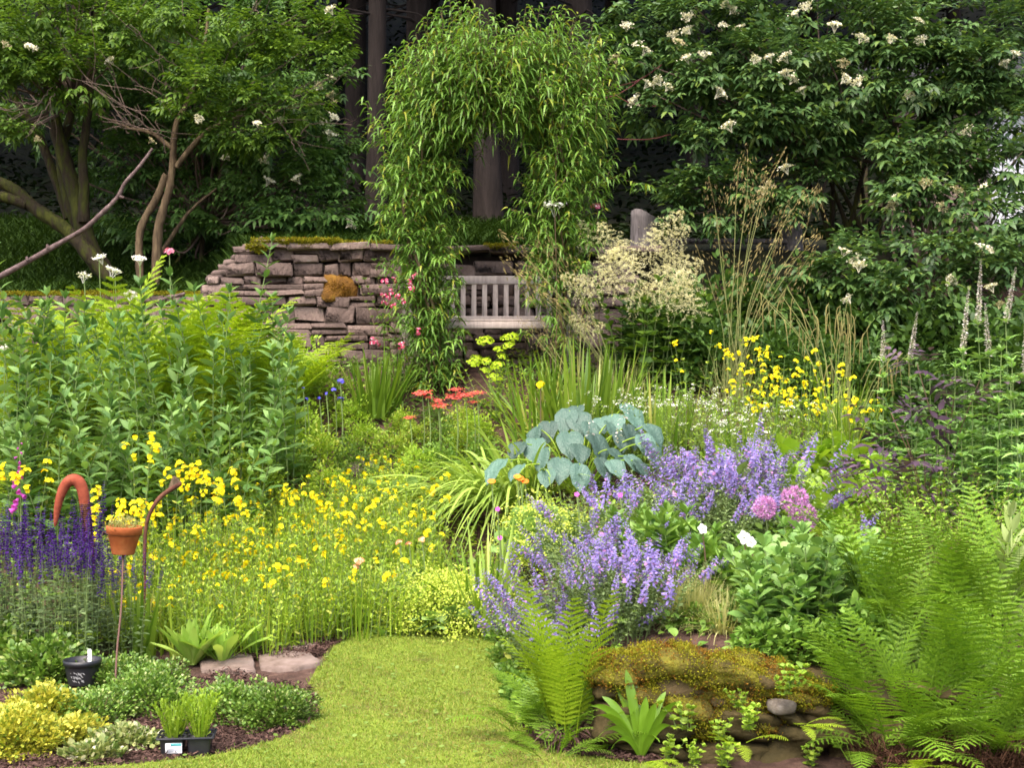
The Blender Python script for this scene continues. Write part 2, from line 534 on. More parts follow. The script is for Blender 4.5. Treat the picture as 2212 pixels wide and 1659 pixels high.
kind(mb.obj('lawn_grass', M['grass']), 'stuff')
# clover and daisies specks in the lawn
mb = MB(); n = 420
px_ = rng.uniform(-1.6, .9, n); py_ = rng.uniform(6.2, 9.4, n); k = inpoly(px_, py_, poly); px_, py_ = px_[k], py_[k]; n = len(px_)
P = np.stack([px_, py_, gz(px_, py_) + .03], -1)
ang = rng.uniform(0, 2 * pi, n)
leafset(mb, P, np.stack([np.cos(ang), np.sin(ang), np.full(n, .1)], -1), .024, .022, ROUND)
M['clover'] = leafmat('clover', (.12, .20, .03), (.22, .32, .07), objvar=0)
kind(mb.obj('clover', M['clover']), 'stuff')


def chips(name, regions, n, lo=.007, hi=.032):
    mb = MB()
    for poly_ in regions:
        pg = np.array([hit(*p)[:2] for p in poly_])
        x = rng.uniform(pg[:, 0].min(), pg[:, 0].max(), n); y = rng.uniform(pg[:, 1].min(), pg[:, 1].max(), n)
        k_ = inpoly(x, y, [tuple(q) for q in pg]) & ~inpoly(x, y, poly); x, y = x[k_], y[k_]; m_ = len(x)
        an = rng.uniform(0, 2 * pi, m_)
        leafset(mb, np.stack([x, y, gz(x, y) + rng.uniform(.0, .02, m_)], -1), np.stack([np.cos(an), np.sin(an), rng.normal(.1, .3, m_)], -1),
                rng.uniform(lo, hi, m_), rng.uniform(.003, .011, m_), [(0, .7), (.5, 1), (1, .5)], jit=.5, fold=.3)
    return kind(mb.obj(name, M['chips']), 'stuff')


chips('bark_mulch', [[(0, 1700), (350, 1690), (700, 1600), (720, 1500), (500, 1450), (200, 1500), (0, 1500)], [(420, 1420), (640, 1430), (900, 1360), (900, 1290), (600, 1300), (380, 1380)],
                     [(870, 852), (1000, 852), (1030, 785), (880, 780)], [(1080, 1660), (1450, 1680), (1420, 1560), (1130, 1560)]], 32000)

# ------------------------------------------------------------------ paving stones (each its own slab)
def slab(name, label, pts, th=.045, grp=None):
    mb_ = MB()
    g = np.array([hit(*p) for p in pts]); c = g.mean(0); k_ = len(g)
    g2 = []
    for q in range(k_):
        p0, p1 = g[q], g[(q + 1) % k_]
        for t in np.linspace(0, 1, 4, endpoint=False):
            g2.append(p0 * (1 - t) + p1 * t + np.append(rng.normal(0, .008, 2), 0))
    g2 = np.array(g2) - c; k_ = len(g2)
    top = g2.copy(); top[:, 2] += th; inn = top * [.94, .94, 1]; inn[:, 2] = top[:, 2] + .008
    bot = g2.copy(); bot[:, 2] -= .05
    V_ = np.concatenate([bot, top, inn, [[0, 0, th + .009]]])
    Q_ = [(q, (q + 1) % k_, k_ + (q + 1) % k_, k_ + q) for q in range(k_)] + [(k_ + q, k_ + (q + 1) % k_, 2 * k_ + (q + 1) % k_, 2 * k_ + q) for q in range(k_)]
    mb_.add(V_, Q_, [(2 * k_ + q, 2 * k_ + (q + 1) % k_, 3 * k_) for q in range(k_)])
    o = mb_.obj(name, M['slab'], smooth_=False); o.location = tuple(c)
    return tag(o, label, 'paving stone', grp)


slab('paving_stone', 'pinkish flat paving stone set flush at the back edge of the lawn', [(560, 1446), (640, 1449), (692, 1434), (668, 1416), (600, 1412), (556, 1424)], .01, 'paving stones')
slab('paving_stone', 'pinkish paving stone littered with debris below the primula leaves', [(440, 1452), (548, 1455), (550, 1422), (500, 1410), (430, 1428)], .01, 'paving stones')
slab('paving_stone', 'small flat paving stone behind the larger two at the mulch edge', [(590, 1404), (660, 1408), (690, 1396), (650, 1388), (590, 1392)], .008, 'paving stones')
slab('stepping_stone', 'brown stepping stone showing among yellow flowers, largest of the path stones', [(640, 1076), (720, 1082), (735, 1058), (690, 1046), (645, 1056)], .03, 'path stones among the yellow flowers')
slab('stepping_stone', 'brown stepping stone of the flower path, highest up the slope', [(745, 1022), (790, 1026), (812, 1006), (790, 990), (752, 996)], .03, 'path stones among the yellow flowers')

# ------------------------------------------------------------------ dry stone walls
def course_wall(root, Y, x0, x1, zb, ztop, th=.3, hmin=.06, hmax=.175, wmin=.09, wmax=.34, mat='stone', slope=None, e=.17):
    """stones laid in uneven courses against a dark core; ztop(x) is the broken top line"""
    mb_ = MB(); z = zb
    while z < ztop(np.linspace(x0, x1, 40)).max():
        h = rng.uniform(hmin, hmax); x = x0 + rng.uniform(-.1, 0)
        while x < x1:
            w = rng.uniform(wmin, wmax) * (1.25 if h > .11 else .9)
            xm = x + w / 2
            if z + h * .6 < ztop(np.array([xm]))[0]:
                if h > .11 and rng.uniform() < .3:          # two thin stones in place of a thick one
                    for q in (0, 1):
                        block(mb_, (xm, Y - .02 + rng.normal(0, .012), z + h * (.25 + .5 * q)), (w + .004, th, h / 2 - .001), rng.normal(0, .04), .2, .008)
                else:
                    block(mb_, (xm + rng.normal(0, .005), Y - .02 + rng.normal(0, .018), z + h / 2 + rng.normal(0, .006)), (w + .003, th, h + .001), rng.normal(0, .05), .13, rng.uniform(.008, .02))
            x += w
        z += h
    mb_.obj('stones', M[mat], root, smooth_=False)
    xs_ = np.linspace(x0, x1, 30); zt = ztop(xs_) - .03
    core = MB()
    a_ = np.stack([xs_, np.full(30, Y - .05), np.full(30, zb - .3)], -1); b_ = np.stack([xs_, np.full(30, Y - .05), zt], -1)
    c_ = b_ + [0, .28, 0]; d_ = a_ + [0, .28, 0]
    V_ = np.concatenate([a_, b_, c_, d_]); q = np.arange(29)
    core.add(V_, np.concatenate([np.stack([q + 30 * s_, q + 1 + 30 * s_, q + 1 + 30 * (s_ + 1), q + 30 * (s_ + 1)], -1) for s_ in range(3)]))
    core.obj('core', M['mortar'], root)


def moss_tufts(mb_, P_, s=.02, up=.5, toward=(0, -.7, 0)):
    n_ = len(P_)
    D_ = unit(rng.normal(0, .6, (n_, 3)) + np.array([0, 0, up]) + np.array(toward) * .6)
    leafset(mb_, P_, D_, rng.uniform(.6, 1.3, n_) * s, s * .55, DIAM, jit=.8)


YW = 14.62
zpx = lambda py, Y: EYE + (CY - py) / F * Y
xpx = lambda px, Y: (px - CX) / F * Y


def wall_top(x):
    px = CX + np.asarray(x) / YW * F
    return np.interp(px, [430, 468, 548, 640, 900, 1300, 1800], [zpx(610, YW), zpx(606, YW), zpx(538, YW), zpx(540, YW), zpx(548, YW), zpx(550, YW), zpx(552, YW)])


wall = thing('dry_stone_wall', 'tall pinkish dry stone retaining wall with mossy coping behind the bench', 'wall', (0, 0, 0))
course_wall(wall, YW, xpx(450, YW), xpx(1330, YW), 1.35, wall_top)
mb = MB()
x = xpx(556, YW)
while x < xpx(1330, YW):                       # flat coping slabs
    w = rng.uniform(.3, .6)
    block(mb, (x + w / 2, YW - .03, float(wall_top(x + w / 2)) + .035), (w - .004, .42, .07 + rng.uniform(-.01, .015)), rng.normal(0, .02), .2, .01)
    x += w
for k_ in range(7):                            # stones stepping down the broken end
    px_k = 470 + k_ * 13
    stone(mb, (xpx(px_k, YW), YW, float(wall_top(xpx(px_k, YW))) + .01), (.2, .34, .07), .4, rng.normal(0, .1))
mb.obj('coping', M['stone'], wall, smooth_=False)
mb = MB()
for (pa, pb, yy, dn, nn) in ((552, 740, 521, 16, 5200), (540, 585, 535, 14, 1400), (1045, 1115, 533, 12, 1300), (740, 850, 526, 4, 500)):
    xx = rng.uniform(xpx(pa, YW), xpx(pb, YW), nn)
    lump = .5 + .5 * np.sin(xx * 19) * np.sin(xx * 7.3 + 1)
    zz = zpx(yy, YW) - rng.uniform(0, 1, nn) ** 1.5 * dn / F * YW * (.4 + lump) + .01
    moss_tufts(mb, np.stack([xx, YW - .2 + rng.uniform(-.05, .32, nn) * (zz > zpx(yy + 5, YW)) - .03, zz], -1), .022)
mb.obj('moss', M['moss'], wall)
mb = MB()                                       # the rust-coloured mossy boulder in the wall face
cb = np.array([xpx(736, YW), YW - .12, zpx(626, YW)])
stone(mb, cb, (.36, .17, .25), .5, .1, noise=.16)
M['rust_moss_base'] = noisemat('rusty_moss_mat', [(0, (.05, .03, .01)), (.4, (.16, .075, .015)), (.65, (.22, .11, .018)), (1, (.15, .14, .02))], scale=9, bump=.9, bscale=60)
b_ = mb.obj('boulder', M['rust_moss_base'], wall)
mb = MB(); q = unit(rng.normal(0, 1, (3500, 3))) * [.17, .085, .12]; q = q[q[:, 1] < .03]; q = q + rng.normal(0, .006, q.shape)
moss_tufts(mb, cb + q, .02); mb.obj('moss', M['moss_rust'], b_)

low = thing('low_stone_wall', 'lower mossy dry stone wall continuing behind the ferns and tall perennials', 'wall', (0, 0, 0))
ltop = lambda x: np.full(np.shape(x), zpx(640, YW) + 0.) + .012 * np.sin(np.asarray(x) * 5)
course_wall(low, YW, xpx(-140, YW), xpx(446, YW), 1.3, ltop)
mb = MB(); nn = 9000
xx = rng.uniform(xpx(-140, YW), xpx(440, YW), nn)
moss_tufts(mb, np.stack([xx, YW - .16 + rng.uniform(-.04, .33, nn), zpx(634, YW) + rng.uniform(-.05, .02, nn) * (.5 + .5 * np.sin(xx * 4))], -1), .024)
mb.obj('moss', M['moss'], low)

# the mossy retaining wall beside the lawn: courses of big boulders
front = thing('mossy_retaining_wall', 'low retaining wall of big boulders under thick yellow moss beside the lawn', 'wall', (0, 0, 0))
YF = 6.62
mb = MB()
bl = [(1345, 1452, 130, 84), (1470, 1448, 150, 90), (1600, 1468, 150, 80), (1735, 1492, 130, 80), (1870, 1500, 150, 80), (2010, 1500, 150, 80), (2150, 1500, 150, 80),
      (1330, 1540, 110, 80), (1450, 1545, 140, 84), (1590, 1552, 150, 70), (1705, 1533, 80, 50), (1790, 1560, 130, 70), (1930, 1570, 150, 80), (2080, 1575, 150, 80), (2200, 1570, 120, 80),
      (1400, 1618, 150, 70), (1560, 1622, 190, 66), (1700, 1602, 140, 90), (1850, 1630, 150, 70), (2000, 1640, 150, 70), (2150, 1640, 150, 70), (1640, 1660, 160, 40), (1780, 1668, 140, 40)]
for (px, py, w, h) in bl:
    d = 0 if py < 1510 else (-.04 if py < 1585 else -.08)
    stone(mb, (xpx(px, YF), YF + .12 + d, zpx(py + (14 if py < 1510 else 6), YF)), (w / F * YF, .46, h / F * YF), .5, rng.normal(0, .1), noise=.16, nu=44, nv=26)
mb.obj('stones', M['stone_dark'], front)
mb = MB()
for (px, py, w, h) in ((1345, 1425, 150, 66), (1440, 1412, 180, 80), (1560, 1432, 190, 80), (1640, 1452, 130, 70), (1740, 1470, 120, 50), (1400, 1470, 120, 80), (1490, 1490, 160, 90), (1590, 1500, 130, 90), (1690, 1470, 100, 60), (1530, 1540, 120, 60), (1650, 1530, 90, 50)):
    stone(mb, (xpx(px, YF), YF + .02 + rng.normal(0, .015), zpx(py + 22, YF)), (w / F * YF, .36 if py < 1460 else .32, h * .86 / F * YF), .7, rng.normal(0, .2), noise=.13, nu=48, nv=28)
me_ = mb.obj('moss', M['moss_base'], front)
Vm = np.concatenate(mb.V); Vm = Vm[(Vm[:, 1] < YF + .2)]
pts = Vm[rng.integers(0, len(Vm), 150000)] + rng.normal(0, .012, (150000, 3))
pat = np.sin(pts[:, 0] * 17 + 2) * np.sin(pts[:, 2] * 25 + pts[:, 0] * 9) + np.sin(pts[:, 0] * 41) * .5
mt = MB(); moss_tufts(mt, pts[pat > -.45], .011); mt.obj('moss_shoots', M['moss'], me_)
mt = MB(); moss_tufts(mt, pts[pat < .1][:36000], .011); mt.obj('brown_moss_shoots', M['moss_rust'], me_)
mb = MB(); stone(mb, (xpx(1692, 6.4), 6.45, zpx(1534, 6.4)), (.125, .12, .065), .7, .3, noise=.1, nu=18, nv=11)
M['greystone'] = noisemat('grey_stone', [(0, (.05, .04, .03)), (.5, (.12, .10, .08)), (1, (.20, .18, .155))], scale=14, bump=.4)
mb.obj('pale_stone', M['greystone'], front)

# ------------------------------------------------------------------ bench
YB = 13.95
bench = thing('garden_bench', 'weathered grey wooden slatted bench half hidden by the willow arch', 'bench', (xpx(1048, YB), YB, float(gz(xpx(1048, YB), YB))))
bz = bench.location.z; bx0 = xpx(880, YB) - bench.location.x; bx1 = xpx(1222, YB) - bench.location.x
S = lambda py: zpx(py, YB) - bz


def part(name, items, mat, parent, bev=.006):
    m_ = MB()
    for it in items:
        box(m_, *it, bev=bev)
    return m_.obj(name, mat, parent, smooth_=False)


seat_z = S(697)
part('top_rail', [(((bx0 + bx1) / 2, .26, S(601)), (bx1 - bx0, .035, .085))], M['bench'], bench)
part('lower_rail', [(((bx0 + bx1) / 2, .20, S(686)), (bx1 - bx0, .03, .05))], M['bench'], bench)
xw = xpx(975, YB) - bench.location.x
for k_ in range(-4, 11):
    xk = xw + k_ * 23.6 / F * YB
    if bx0 + .04 < xk < bx1 - .04:
        m_ = MB()
        box(m_, (xk, .23, (S(609) + S(684)) / 2), (.05, .016, S(609) - S(684)), M=np.array([[1, 0, 0], [0, .985, .17], [0, 0, 1]]), bev=.004)
        m_.obj('back_slat', M['bench'], bench, smooth_=False)
for k_ in range(5):
    part('seat_slat', [(((bx0 + bx1) / 2, -.24 + k_ * .09, seat_z + .012 - k_ * .004), (bx1 - bx0 - .06, .075, .022))], M['bench'], bench)
part('seat_rail', [(((bx0 + bx1) / 2, -.27, seat_z - .035), (bx1 - bx0, .028, .07))], M['bench'], bench)
for xk in (bx0 - .0, bx1 + .0):
    part('front_leg', [((xk, -.25, (seat_z + .24) / 2 - .06), (.06, .06, seat_z + .24 + .1))], M['bench'], bench)
    part('back_leg', [((xk, .245, S(590) / 2 - .05), (.06, .05, S(590) + .1))], M['bench'], bench)
    part('armrest', [((xk, 0, seat_z + .25), (.075, .56, .03))], M['bench'], bench)
    part('side_rail', [((xk, 0, seat_z - .045), (.03, .45, .06))], M['bench'], bench)

# ------------------------------------------------------------------ weathered post, stump and rail beyond the plume flowers
Yp = 15.0
p0 = on(1388, Yp); post = MB()
hh = zpx(462, Yp) - p0[2]
ang = np.linspace(0, 2 * pi, 14, endpoint=False)
rings = []
for t in np.linspace(-.1, 1, 12):
    rr = (.135 + .02 * np.sin(ang * 3 + 1) + .012 * np.sin(ang * 7)) * (1 - .06 * t)
    topz = hh * t - (.04 * np.cos(ang - .5) if t > .9 else 0)
    rings.append(np.stack([np.cos(ang) * rr, np.sin(ang) * rr * .8, np.zeros(14) + topz], -1))
rings.append(np.array(rings[-1]) * [.8, .8, 1] + [0, 0, .012]); rings.append(np.array(rings[-1]) * [.05, .05, 1])
R = np.array(rings); kk = len(R)
i = np.arange(kk - 1)[:, None] * 14; j = np.arange(14)[None]; j2 = (j + 1) % 14
post.add(R.reshape(-1, 3), np.stack([i + j, i + j2, i + 14 + j2, i + 14 + j], -1).reshape(-1, 4))
o = post.obj('fence_post', M['grey_wood']); o.location = tuple(p0)
tag(o, 'thick grey weathered wooden post behind the cream plume flowers', 'post')
o2 = o.copy(); COL.objects.link(o2); p1 = on(1712, 15.1); o2.location = tuple(p1); o2.rotation_euler = (0, .06, 2.0); o2.scale = (.9, .9, (zpx(485, 15.1) - p1[2]) / hh)
o2.name = 'fence_post'; o2['label'] = 'split grey post under the elder, wrapped in dry grass heads'
m_ = MB(); x0, x1 = xpx(1440, 15.05), xpx(1705, 15.05)
box(m_, ((x0 + x1) / 2, 15.05, zpx(521, 15.05)), (x1 - x0, .05, .06), bev=.01)
tag(m_.obj('fence_rail', M['grey_wood'], smooth_=False), 'pale horizontal wooden rail between the two grey posts', 'fence rail')

# ------------------------------------------------------------------ shed behind the shrubs
YSH = 18.3
shed = thing('garden_shed', 'stone outbuilding with white boarded door showing through the elder leaves', 'shed', (xpx(2100, YSH), YSH, 3.0))
ox, oz = xpx(2100, YSH), 3.0
mb = MB()
z = .2
while z < 2.5:
    h = rng.uniform(.14, .26); x = xpx(1935, YSH) - ox
    while x < xpx(2112, YSH) - ox:
        w = rng.uniform(.25, .5)
        w = min(w, xpx(2118, YSH) - ox - x)
        if w > .06:
            stone(mb, (x + w / 2, .05, z + h / 2), (w - .012, .3, h - .012), .3, 0, noise=.05)
        x += w
    z += h
mb.obj('stone_wall', M['stone'], shed)
xa, xb = xpx(1925, YSH) - ox, xpx(2420, YSH) - ox
part('back_wall', [(((xa + xb) / 2, .4, 1.4), (xb - xa, .2, 2.8))], M['mortar'], shed)
m_ = MB()
xd0 = xpx(2146, YSH) - ox
for k_ in range(9):
    box(m_, (xd0 + .07 + k_ * .14, .1, 1.0 + .35), (.136, .03, 1.75), bev=.006)
d_ = m_.obj('white_door', M['white'], shed, smooth_=False)
part('door_frame', [((xd0 - .05, .08, 1.35), (.07, .06, 2.0))], M['grey_wood'], shed)
part('lean_to_post', [((xpx(1862, YSH) - ox, -.1, 1.3), (.08, .08, 2.6))], M['bark_moss'], shed)
part('shelf', [((xpx(1885, YSH) - ox, -.1, zpx(447, YSH) - oz), (.5, .2, .05))], M['bark_moss'], shed)
part('shelf', [((xpx(1885, YSH) - ox, -.1, zpx(508, YSH) - oz), (.55, .2, .06))], M['bark_moss'], shed)
M['roof'] = noisemat('slate', [(0, (.02, .02, .022)), (1, (.05, .05, .055))], scale=4, bump=.3)
m_ = MB(); box(m_, ((xa + xb) / 2 - .2, .6, 2.95), (xb - xa + 1.2, 2.4, .1), M=np.array([[1, 0, 0], [0, 1, 0], [0, .35, 1]]))
m_.obj('roof', M['roof'], shed, smooth_=False)

# ------------------------------------------------------------------ the dark spruce wood
def spruce_mesh(seed, H=22, cb=6.5):
    st = np.random.default_rng(seed)
    tr = MB(); zz = np.linspace(-.6, H, 14)
    tube(tr, np.stack([np.sin(zz * .3) * .06, np.cos(zz * .23) * .06, zz], -1), np.interp(zz, [-.6, .2, H], [.27, .2, .02]), 12)
    for k_ in range(26):                        # dead lower branches
        z0 = st.uniform(2.5, cb + 1); a_ = st.uniform(0, 2 * pi); l_ = st.uniform(.4, 1.6)
        tube(tr, [(cos(a_) * .15, sin(a_) * .15, z0), (cos(a_) * l_ * .6, sin(a_) * l_ * .6, z0 - .02), (cos(a_) * l_, sin(a_) * l_, z0 - .2)], [.022, .014, .005], 4)
    cr = MB(); Ps, Ds, Ls = [], [], []  # dense crown, mostly above the view, shaped to shade the wood
    for k_ in range(150):
        z0 = cb + (H - cb) * st.uniform(0, 1) ** 1.2; a_ = st.uniform(0, 2 * pi)
        l_ = 3.3 * (1 - (z0 - cb) / (H - cb)) ** .7 + .4
        m_ = int(14 * l_) + 6; t = st.uniform(.12, 1, m_)
        base = np.stack([np.cos(a_) * l_ * t, np.sin(a_) * l_ * t, z0 - .35 * l_ * t ** 2], -1) + st.normal(0, .1, (m_, 3))
        d_ = np.stack([np.full(m_, cos(a_)), np.full(m_, sin(a_)), np.full(m_, -.5)], -1) + st.normal(0, .55, (m_, 3))
        Ps.append(base); Ds.append(d_); Ls.append(st.uniform(.25, .6, m_))
    leafset(cr, np.concatenate(Ps), np.concatenate(Ds), np.concatenate(Ls), .17, LANCE, droop=.3, jit=.6)
    return tr, cr


sp = []
for s_ in (1, 2):
    r = thing('spruce_tree', 'tall dark spruce trunk', 'tree', (0, 0, -50))
    a_, b_ = spruce_mesh(s_)
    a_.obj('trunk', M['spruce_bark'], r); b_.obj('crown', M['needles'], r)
    sp.append(r)
vis = [(764, 23.5, .95, 'tall spruce trunk rising between the flowering elder and the willow arch'),
       (915, 22, 1.1, 'thick spruce trunk rising directly behind the top of the willow arch'),
       (1060, 20, .95, 'stout spruce trunk seen through the opening of the willow arch'),
       (1096, 23.5, .8, 'slimmer spruce trunk beside the stout one in the arch opening'),
       (1085, 27.5, 1.0, 'far dim spruce trunk above the willow arch leaves'),
       (812, 19.5, .7, 'dark leaning young spruce trunk just outside the arch leaf mass'),
       (655, 24, .8, 'dim spruce trunk half hidden behind the white flowered elder')]
for q, (px, Y, s_, lb) in enumerate(vis):
    g_ = on(px, Y)
    r = sp[q] if q < 2 else dup(sp[q % 2], g_)
    r.location = tuple(g_); r.rotation_euler = (0.02 * (-1) ** q, .012 * q % .03, q * 1.3); r.scale = (s_, s_, 1); r['label'] = lb; r['group'] = 'spruces of the dark wood'
for q in range(34):
    Y = 21 + (q % 6) * 4.2 + rng.uniform(-1, 1); u = -.56 + 1.12 * ((q * .618) % 1)
    x = u * Y
    if any(abs(x - on(px, Yv)[0]) < .8 and abs(Y - Yv) < 2 for px, Yv, _, _ in vis) or (.22 < u < .42 and Y < 23):
        continue
    r = dup(sp[q % 2], (x, Y, float(gz(x, Y))), q * 2.1, rng.uniform(.85, 1.15), 'dark spruce standing deep in the shaded wood behind the wall', 'spruces of the dark wood')
# shaded undergrowth on the slope below the spruces
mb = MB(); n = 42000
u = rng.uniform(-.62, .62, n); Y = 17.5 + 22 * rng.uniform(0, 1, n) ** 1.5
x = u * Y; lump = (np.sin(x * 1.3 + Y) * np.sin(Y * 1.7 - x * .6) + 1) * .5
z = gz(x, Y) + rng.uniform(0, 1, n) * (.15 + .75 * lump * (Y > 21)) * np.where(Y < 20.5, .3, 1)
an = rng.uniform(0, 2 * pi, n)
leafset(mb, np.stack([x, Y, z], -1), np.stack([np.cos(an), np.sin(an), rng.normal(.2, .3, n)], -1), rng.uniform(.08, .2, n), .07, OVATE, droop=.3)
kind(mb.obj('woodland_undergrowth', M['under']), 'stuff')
# rough grass on the bank beyond the low wall and behind the arch
mb = MB(); n = 46000
u = rng.uniform(-.62, .06, n); Y = rng.uniform(14.9, 20.5, n); x = u * Y
an = rng.uniform(0, 2 * pi, n)
M['bankgrass'] = leafmat('bank_grass', (.012, .030, .004), (.032, .065, .008), trans=.25, rough=.7, spec=.1, objvar=0)
leafset(mb, np.stack([x, Y, gz(x, Y) - .02], -1), np.stack([np.cos(an) * .5, np.sin(an) * .5, np.ones(n)], -1), rng.uniform(.18, .45, n), .02, BLADE, droop=.4)
kind(mb.obj('bank_grass', M['bankgrass']), 'stuff')
# ================================================================== TREES AND SHRUBS
def sprays(mb, P, D, size, nl=5, W=.42, droop=.35, prof=LANCE, ang=1.0):
    """compound leaves: a terminal leaflet and pairs along a short stalk"""
    n = len(P); D = unit(D); size = bc(size, n)
    N = np.array([0, 0, 1.]) + rng.normal(0, .3, (n, 3))
    S = unit(np.cross(D, N)); N2 = np.cross(S, D)
    leafset(mb, P + D * size[:, None] * .75, D, size * .62, size * .62 * W, prof, droop, .25, N2)
    for t in ((.55, .15) if nl >= 5 else (.35,)):
        for s in (-1, 1):
            leafset(mb, P + D * size[:, None] * t + [0, 0, -.02], D * cos(ang) + S * s * sin(ang), size * .55, size * .55 * W, prof, droop, .25, N2)
    if nl >= 7:
        for s in (-1, 1):
            leafset(mb, P - D * size[:, None] * .2, D * cos(1.2) + S * s * sin(1.2), size * .5, size * .5 * W, prof, droop, .25, N2)


def crown(mbl, mbb, blobs, dens=1.0, size=.16, clump=.26, per=24, flat=.5, root=None, nl=5, W=.42, front=True):
    """leaf clumps spread over the blobs' skins, each clump a flat shelf of compound leaves"""
    for (px, py, rx, ry, Y) in blobs:
        c = at(px, py, Y); s = Y / F
        r = np.array([rx * s, max(rx, ry) * s * .8, ry * s])
        area = (r[0] * r[2] + r[0] * r[1] + r[1] * r[2])
        m = max(4, int(area * 15 * dens))
        d = unit(rng.normal(0, 1, (m, 3)))
        if front:
            d[:, 1] = np.where(rng.uniform(0, 1, m) < .65, -np.abs(d[:, 1]), d[:, 1])
        q = c + d * r * rng.uniform(.62, 1.02, (m, 1))
        if root is not None and mbb is not None:
            for k in range(0, m, 3):
                rt = np.asarray(root, float)
                mid = rt * .35 + q[k] * .65 + rng.normal(0, .08, 3) - [0, 0, .1]
                tube(mbb, curve([rt, mid, q[k]], 4), np.linspace(.022, .004, 9), 4)
        for k in range(m):
            n = max(4, int(per * rng.uniform(.6, 1.3)))
            cs = clump * rng.uniform(.7, 1.3)
            e = unit(rng.normal(0, 1, (n, 3))) * [1, 1, flat]
            e[:, 2] += .1
            P = q[k] + e * cs * rng.uniform(.3, 1, (n, 1))
            D = e * [1, 1, .5] + d[k] * .7 + [0, 0, -.12] + rng.normal(0, .25, (n, 3))
            sprays(mbl, P, D, rng.uniform(.75, 1.25, n) * size, nl, W)


def front_of(blobs, px, py):
    best = None
    for (bx, by, rx, ry, Y) in blobs:
        d2 = ((px - bx) / rx) ** 2 + ((py - by) / ry) ** 2
        if d2 < 1.25:
            y = Y - max(rx, ry) * Y / F * .8 * math.sqrt(max(0.05, 1 - d2 * .8)) - .12
            best = y if best is None else min(best, y)
    return best if best else min(b[4] for b in blobs) - .15


def umbel_mesh(name, r=.085, n=90, mat=None, seed=0):
    st = np.random.default_rng(seed); mb = MB()
    k = 7
    for q in range(k):
        a_ = q * 2.4; rr = r * math.sqrt((q + .3) / k) * .8
        m = n // k
        P = np.stack([cos(a_) * rr + st.normal(0, r * .2, m), sin(a_) * rr + st.normal(0, r * .2, m), st.normal(0, r * .08, m) - rr * .35], -1)
        an = st.uniform(0, 2 * pi, m)
        leafset(mb, P, np.stack([np.cos(an), np.sin(an), st.normal(.2, .5, m)], -1), r * .22, r * .2, ROUND, jit=.6)
    for q in range(6):
        a_ = q * 1.05
        tube(mb, [(0, 0, -r * 1.3), (cos(a_) * r * .3, sin(a_) * r * .3, -r * .6), (cos(a_) * r * .7, sin(a_) * r * .7, -r * .25)], r * .025, 3)
    return mb.mesh(name, mat)


M['elder_light'] = leafmat('elder_light_leaf', (.036, .092, .010), (.15, .26, .028), trans=.35, rough=.5, objvar=0)
M['elder_mid'] = leafmat('elder_leaf', (.036, .092, .02), (.115, .22, .045), trans=.25, rough=.45, objvar=0)
M['elder_deep'] = leafmat('elder_deep_leaf', (.03, .078, .02), (.10, .185, .048), trans=.22, rough=.42, spec=.45, objvar=0, c3=(.13, .20, .03))
M['willow'] = leafmat('willow_leaf', (.075, .175, .022), (.20, .36, .055), trans=.3, rough=.45, spec=.4, objvar=0, c3=(.27, .30, .03))
M['cream'] = leafmat('cream_floret', (.70, .67, .48), (.84, .82, .68), trans=.2, rough=.8, spec=.1, objvar=.08)
M['cream_old'] = leafmat('fading_floret', (.40, .34, .18), (.60, .55, .34), trans=.2, rough=.8, spec=.1, objvar=.15)
UM = [umbel_mesh('flower_head', .085, 110, M['cream'], s) for s in range(3)]
UMO = [umbel_mesh('flower_head', .08, 70, M['cream_old'], s + 5) for s in range(2)]


def heads(root, blobs, pts, sc=1.0, old=0.15):
    for q, (px, py) in enumerate(pts):
        Y = front_of(blobs, px, py)
        me = UMO[q % 2] if rng.uniform() < old else UM[q % 3]
        link('flower_head', me, root, at(px, py, Y) - np.array(root.location), (rng.uniform(.3, .9), rng.normal(0, .3), rng.uniform(0, 6)), sc * rng.uniform(.75, 1.1))


def limb(mb, pts, Y, r0, r1, sides=9, wob=.02):
    p = curve([at(a[0], a[1], Y + (a[2] if len(a) > 2 else 0)) for a in pts], 6)
    k = len(p)
    p = p + np.cumsum(rng.normal(0, wob * .3, (k, 3)), 0) * .5
    tube(mb, p, np.linspace(r0, r1, k) * (1 + rng.normal(0, .05, k)), sides)


# --- mossy many-stemmed elder
YA = 16.4
eld = thing('elder_tree', 'old mossy tree with several thick leaning trunks above the low wall', 'tree', on(235, YA))
mb = MB()
s = YA / F
limb(mb, [(268, 690), (240, 610), (196, 540), (172, 440), (140, 330), (112, 200), (100, 60), (90, -60)], YA, 27 * s, 7 * s)
limb(mb, [(200, 545), (160, 470), (130, 340), (150, 250), (165, 120), (160, -20)], YA + .15, 16 * s, 6 * s)
limb(mb, [(182, 480), (184, 400), (180, 330), (196, 230), (206, 120), (215, 0)], YA - .1, 13 * s, 5 * s)
limb(mb, [(235, 600), (150, 500), (80, 450), (20, 400), (-60, 380)], YA - .3, 17 * s, 11 * s)
limb(mb, [(60, 440), (0, 425), (-60, 430)], YA - .3, 14 * s, 9 * s)
limb(mb, [(150, 470), (100, 330), (60, 250), (20, 200)], YA + .3, 12 * s, 5 * s)
def rebase(mb, root):
    l = np.array(root.location)
    mb.V = [v - l for v in mb.V]
    return mb
rebase(mb, eld).obj('trunk', M['bark_moss'], eld)
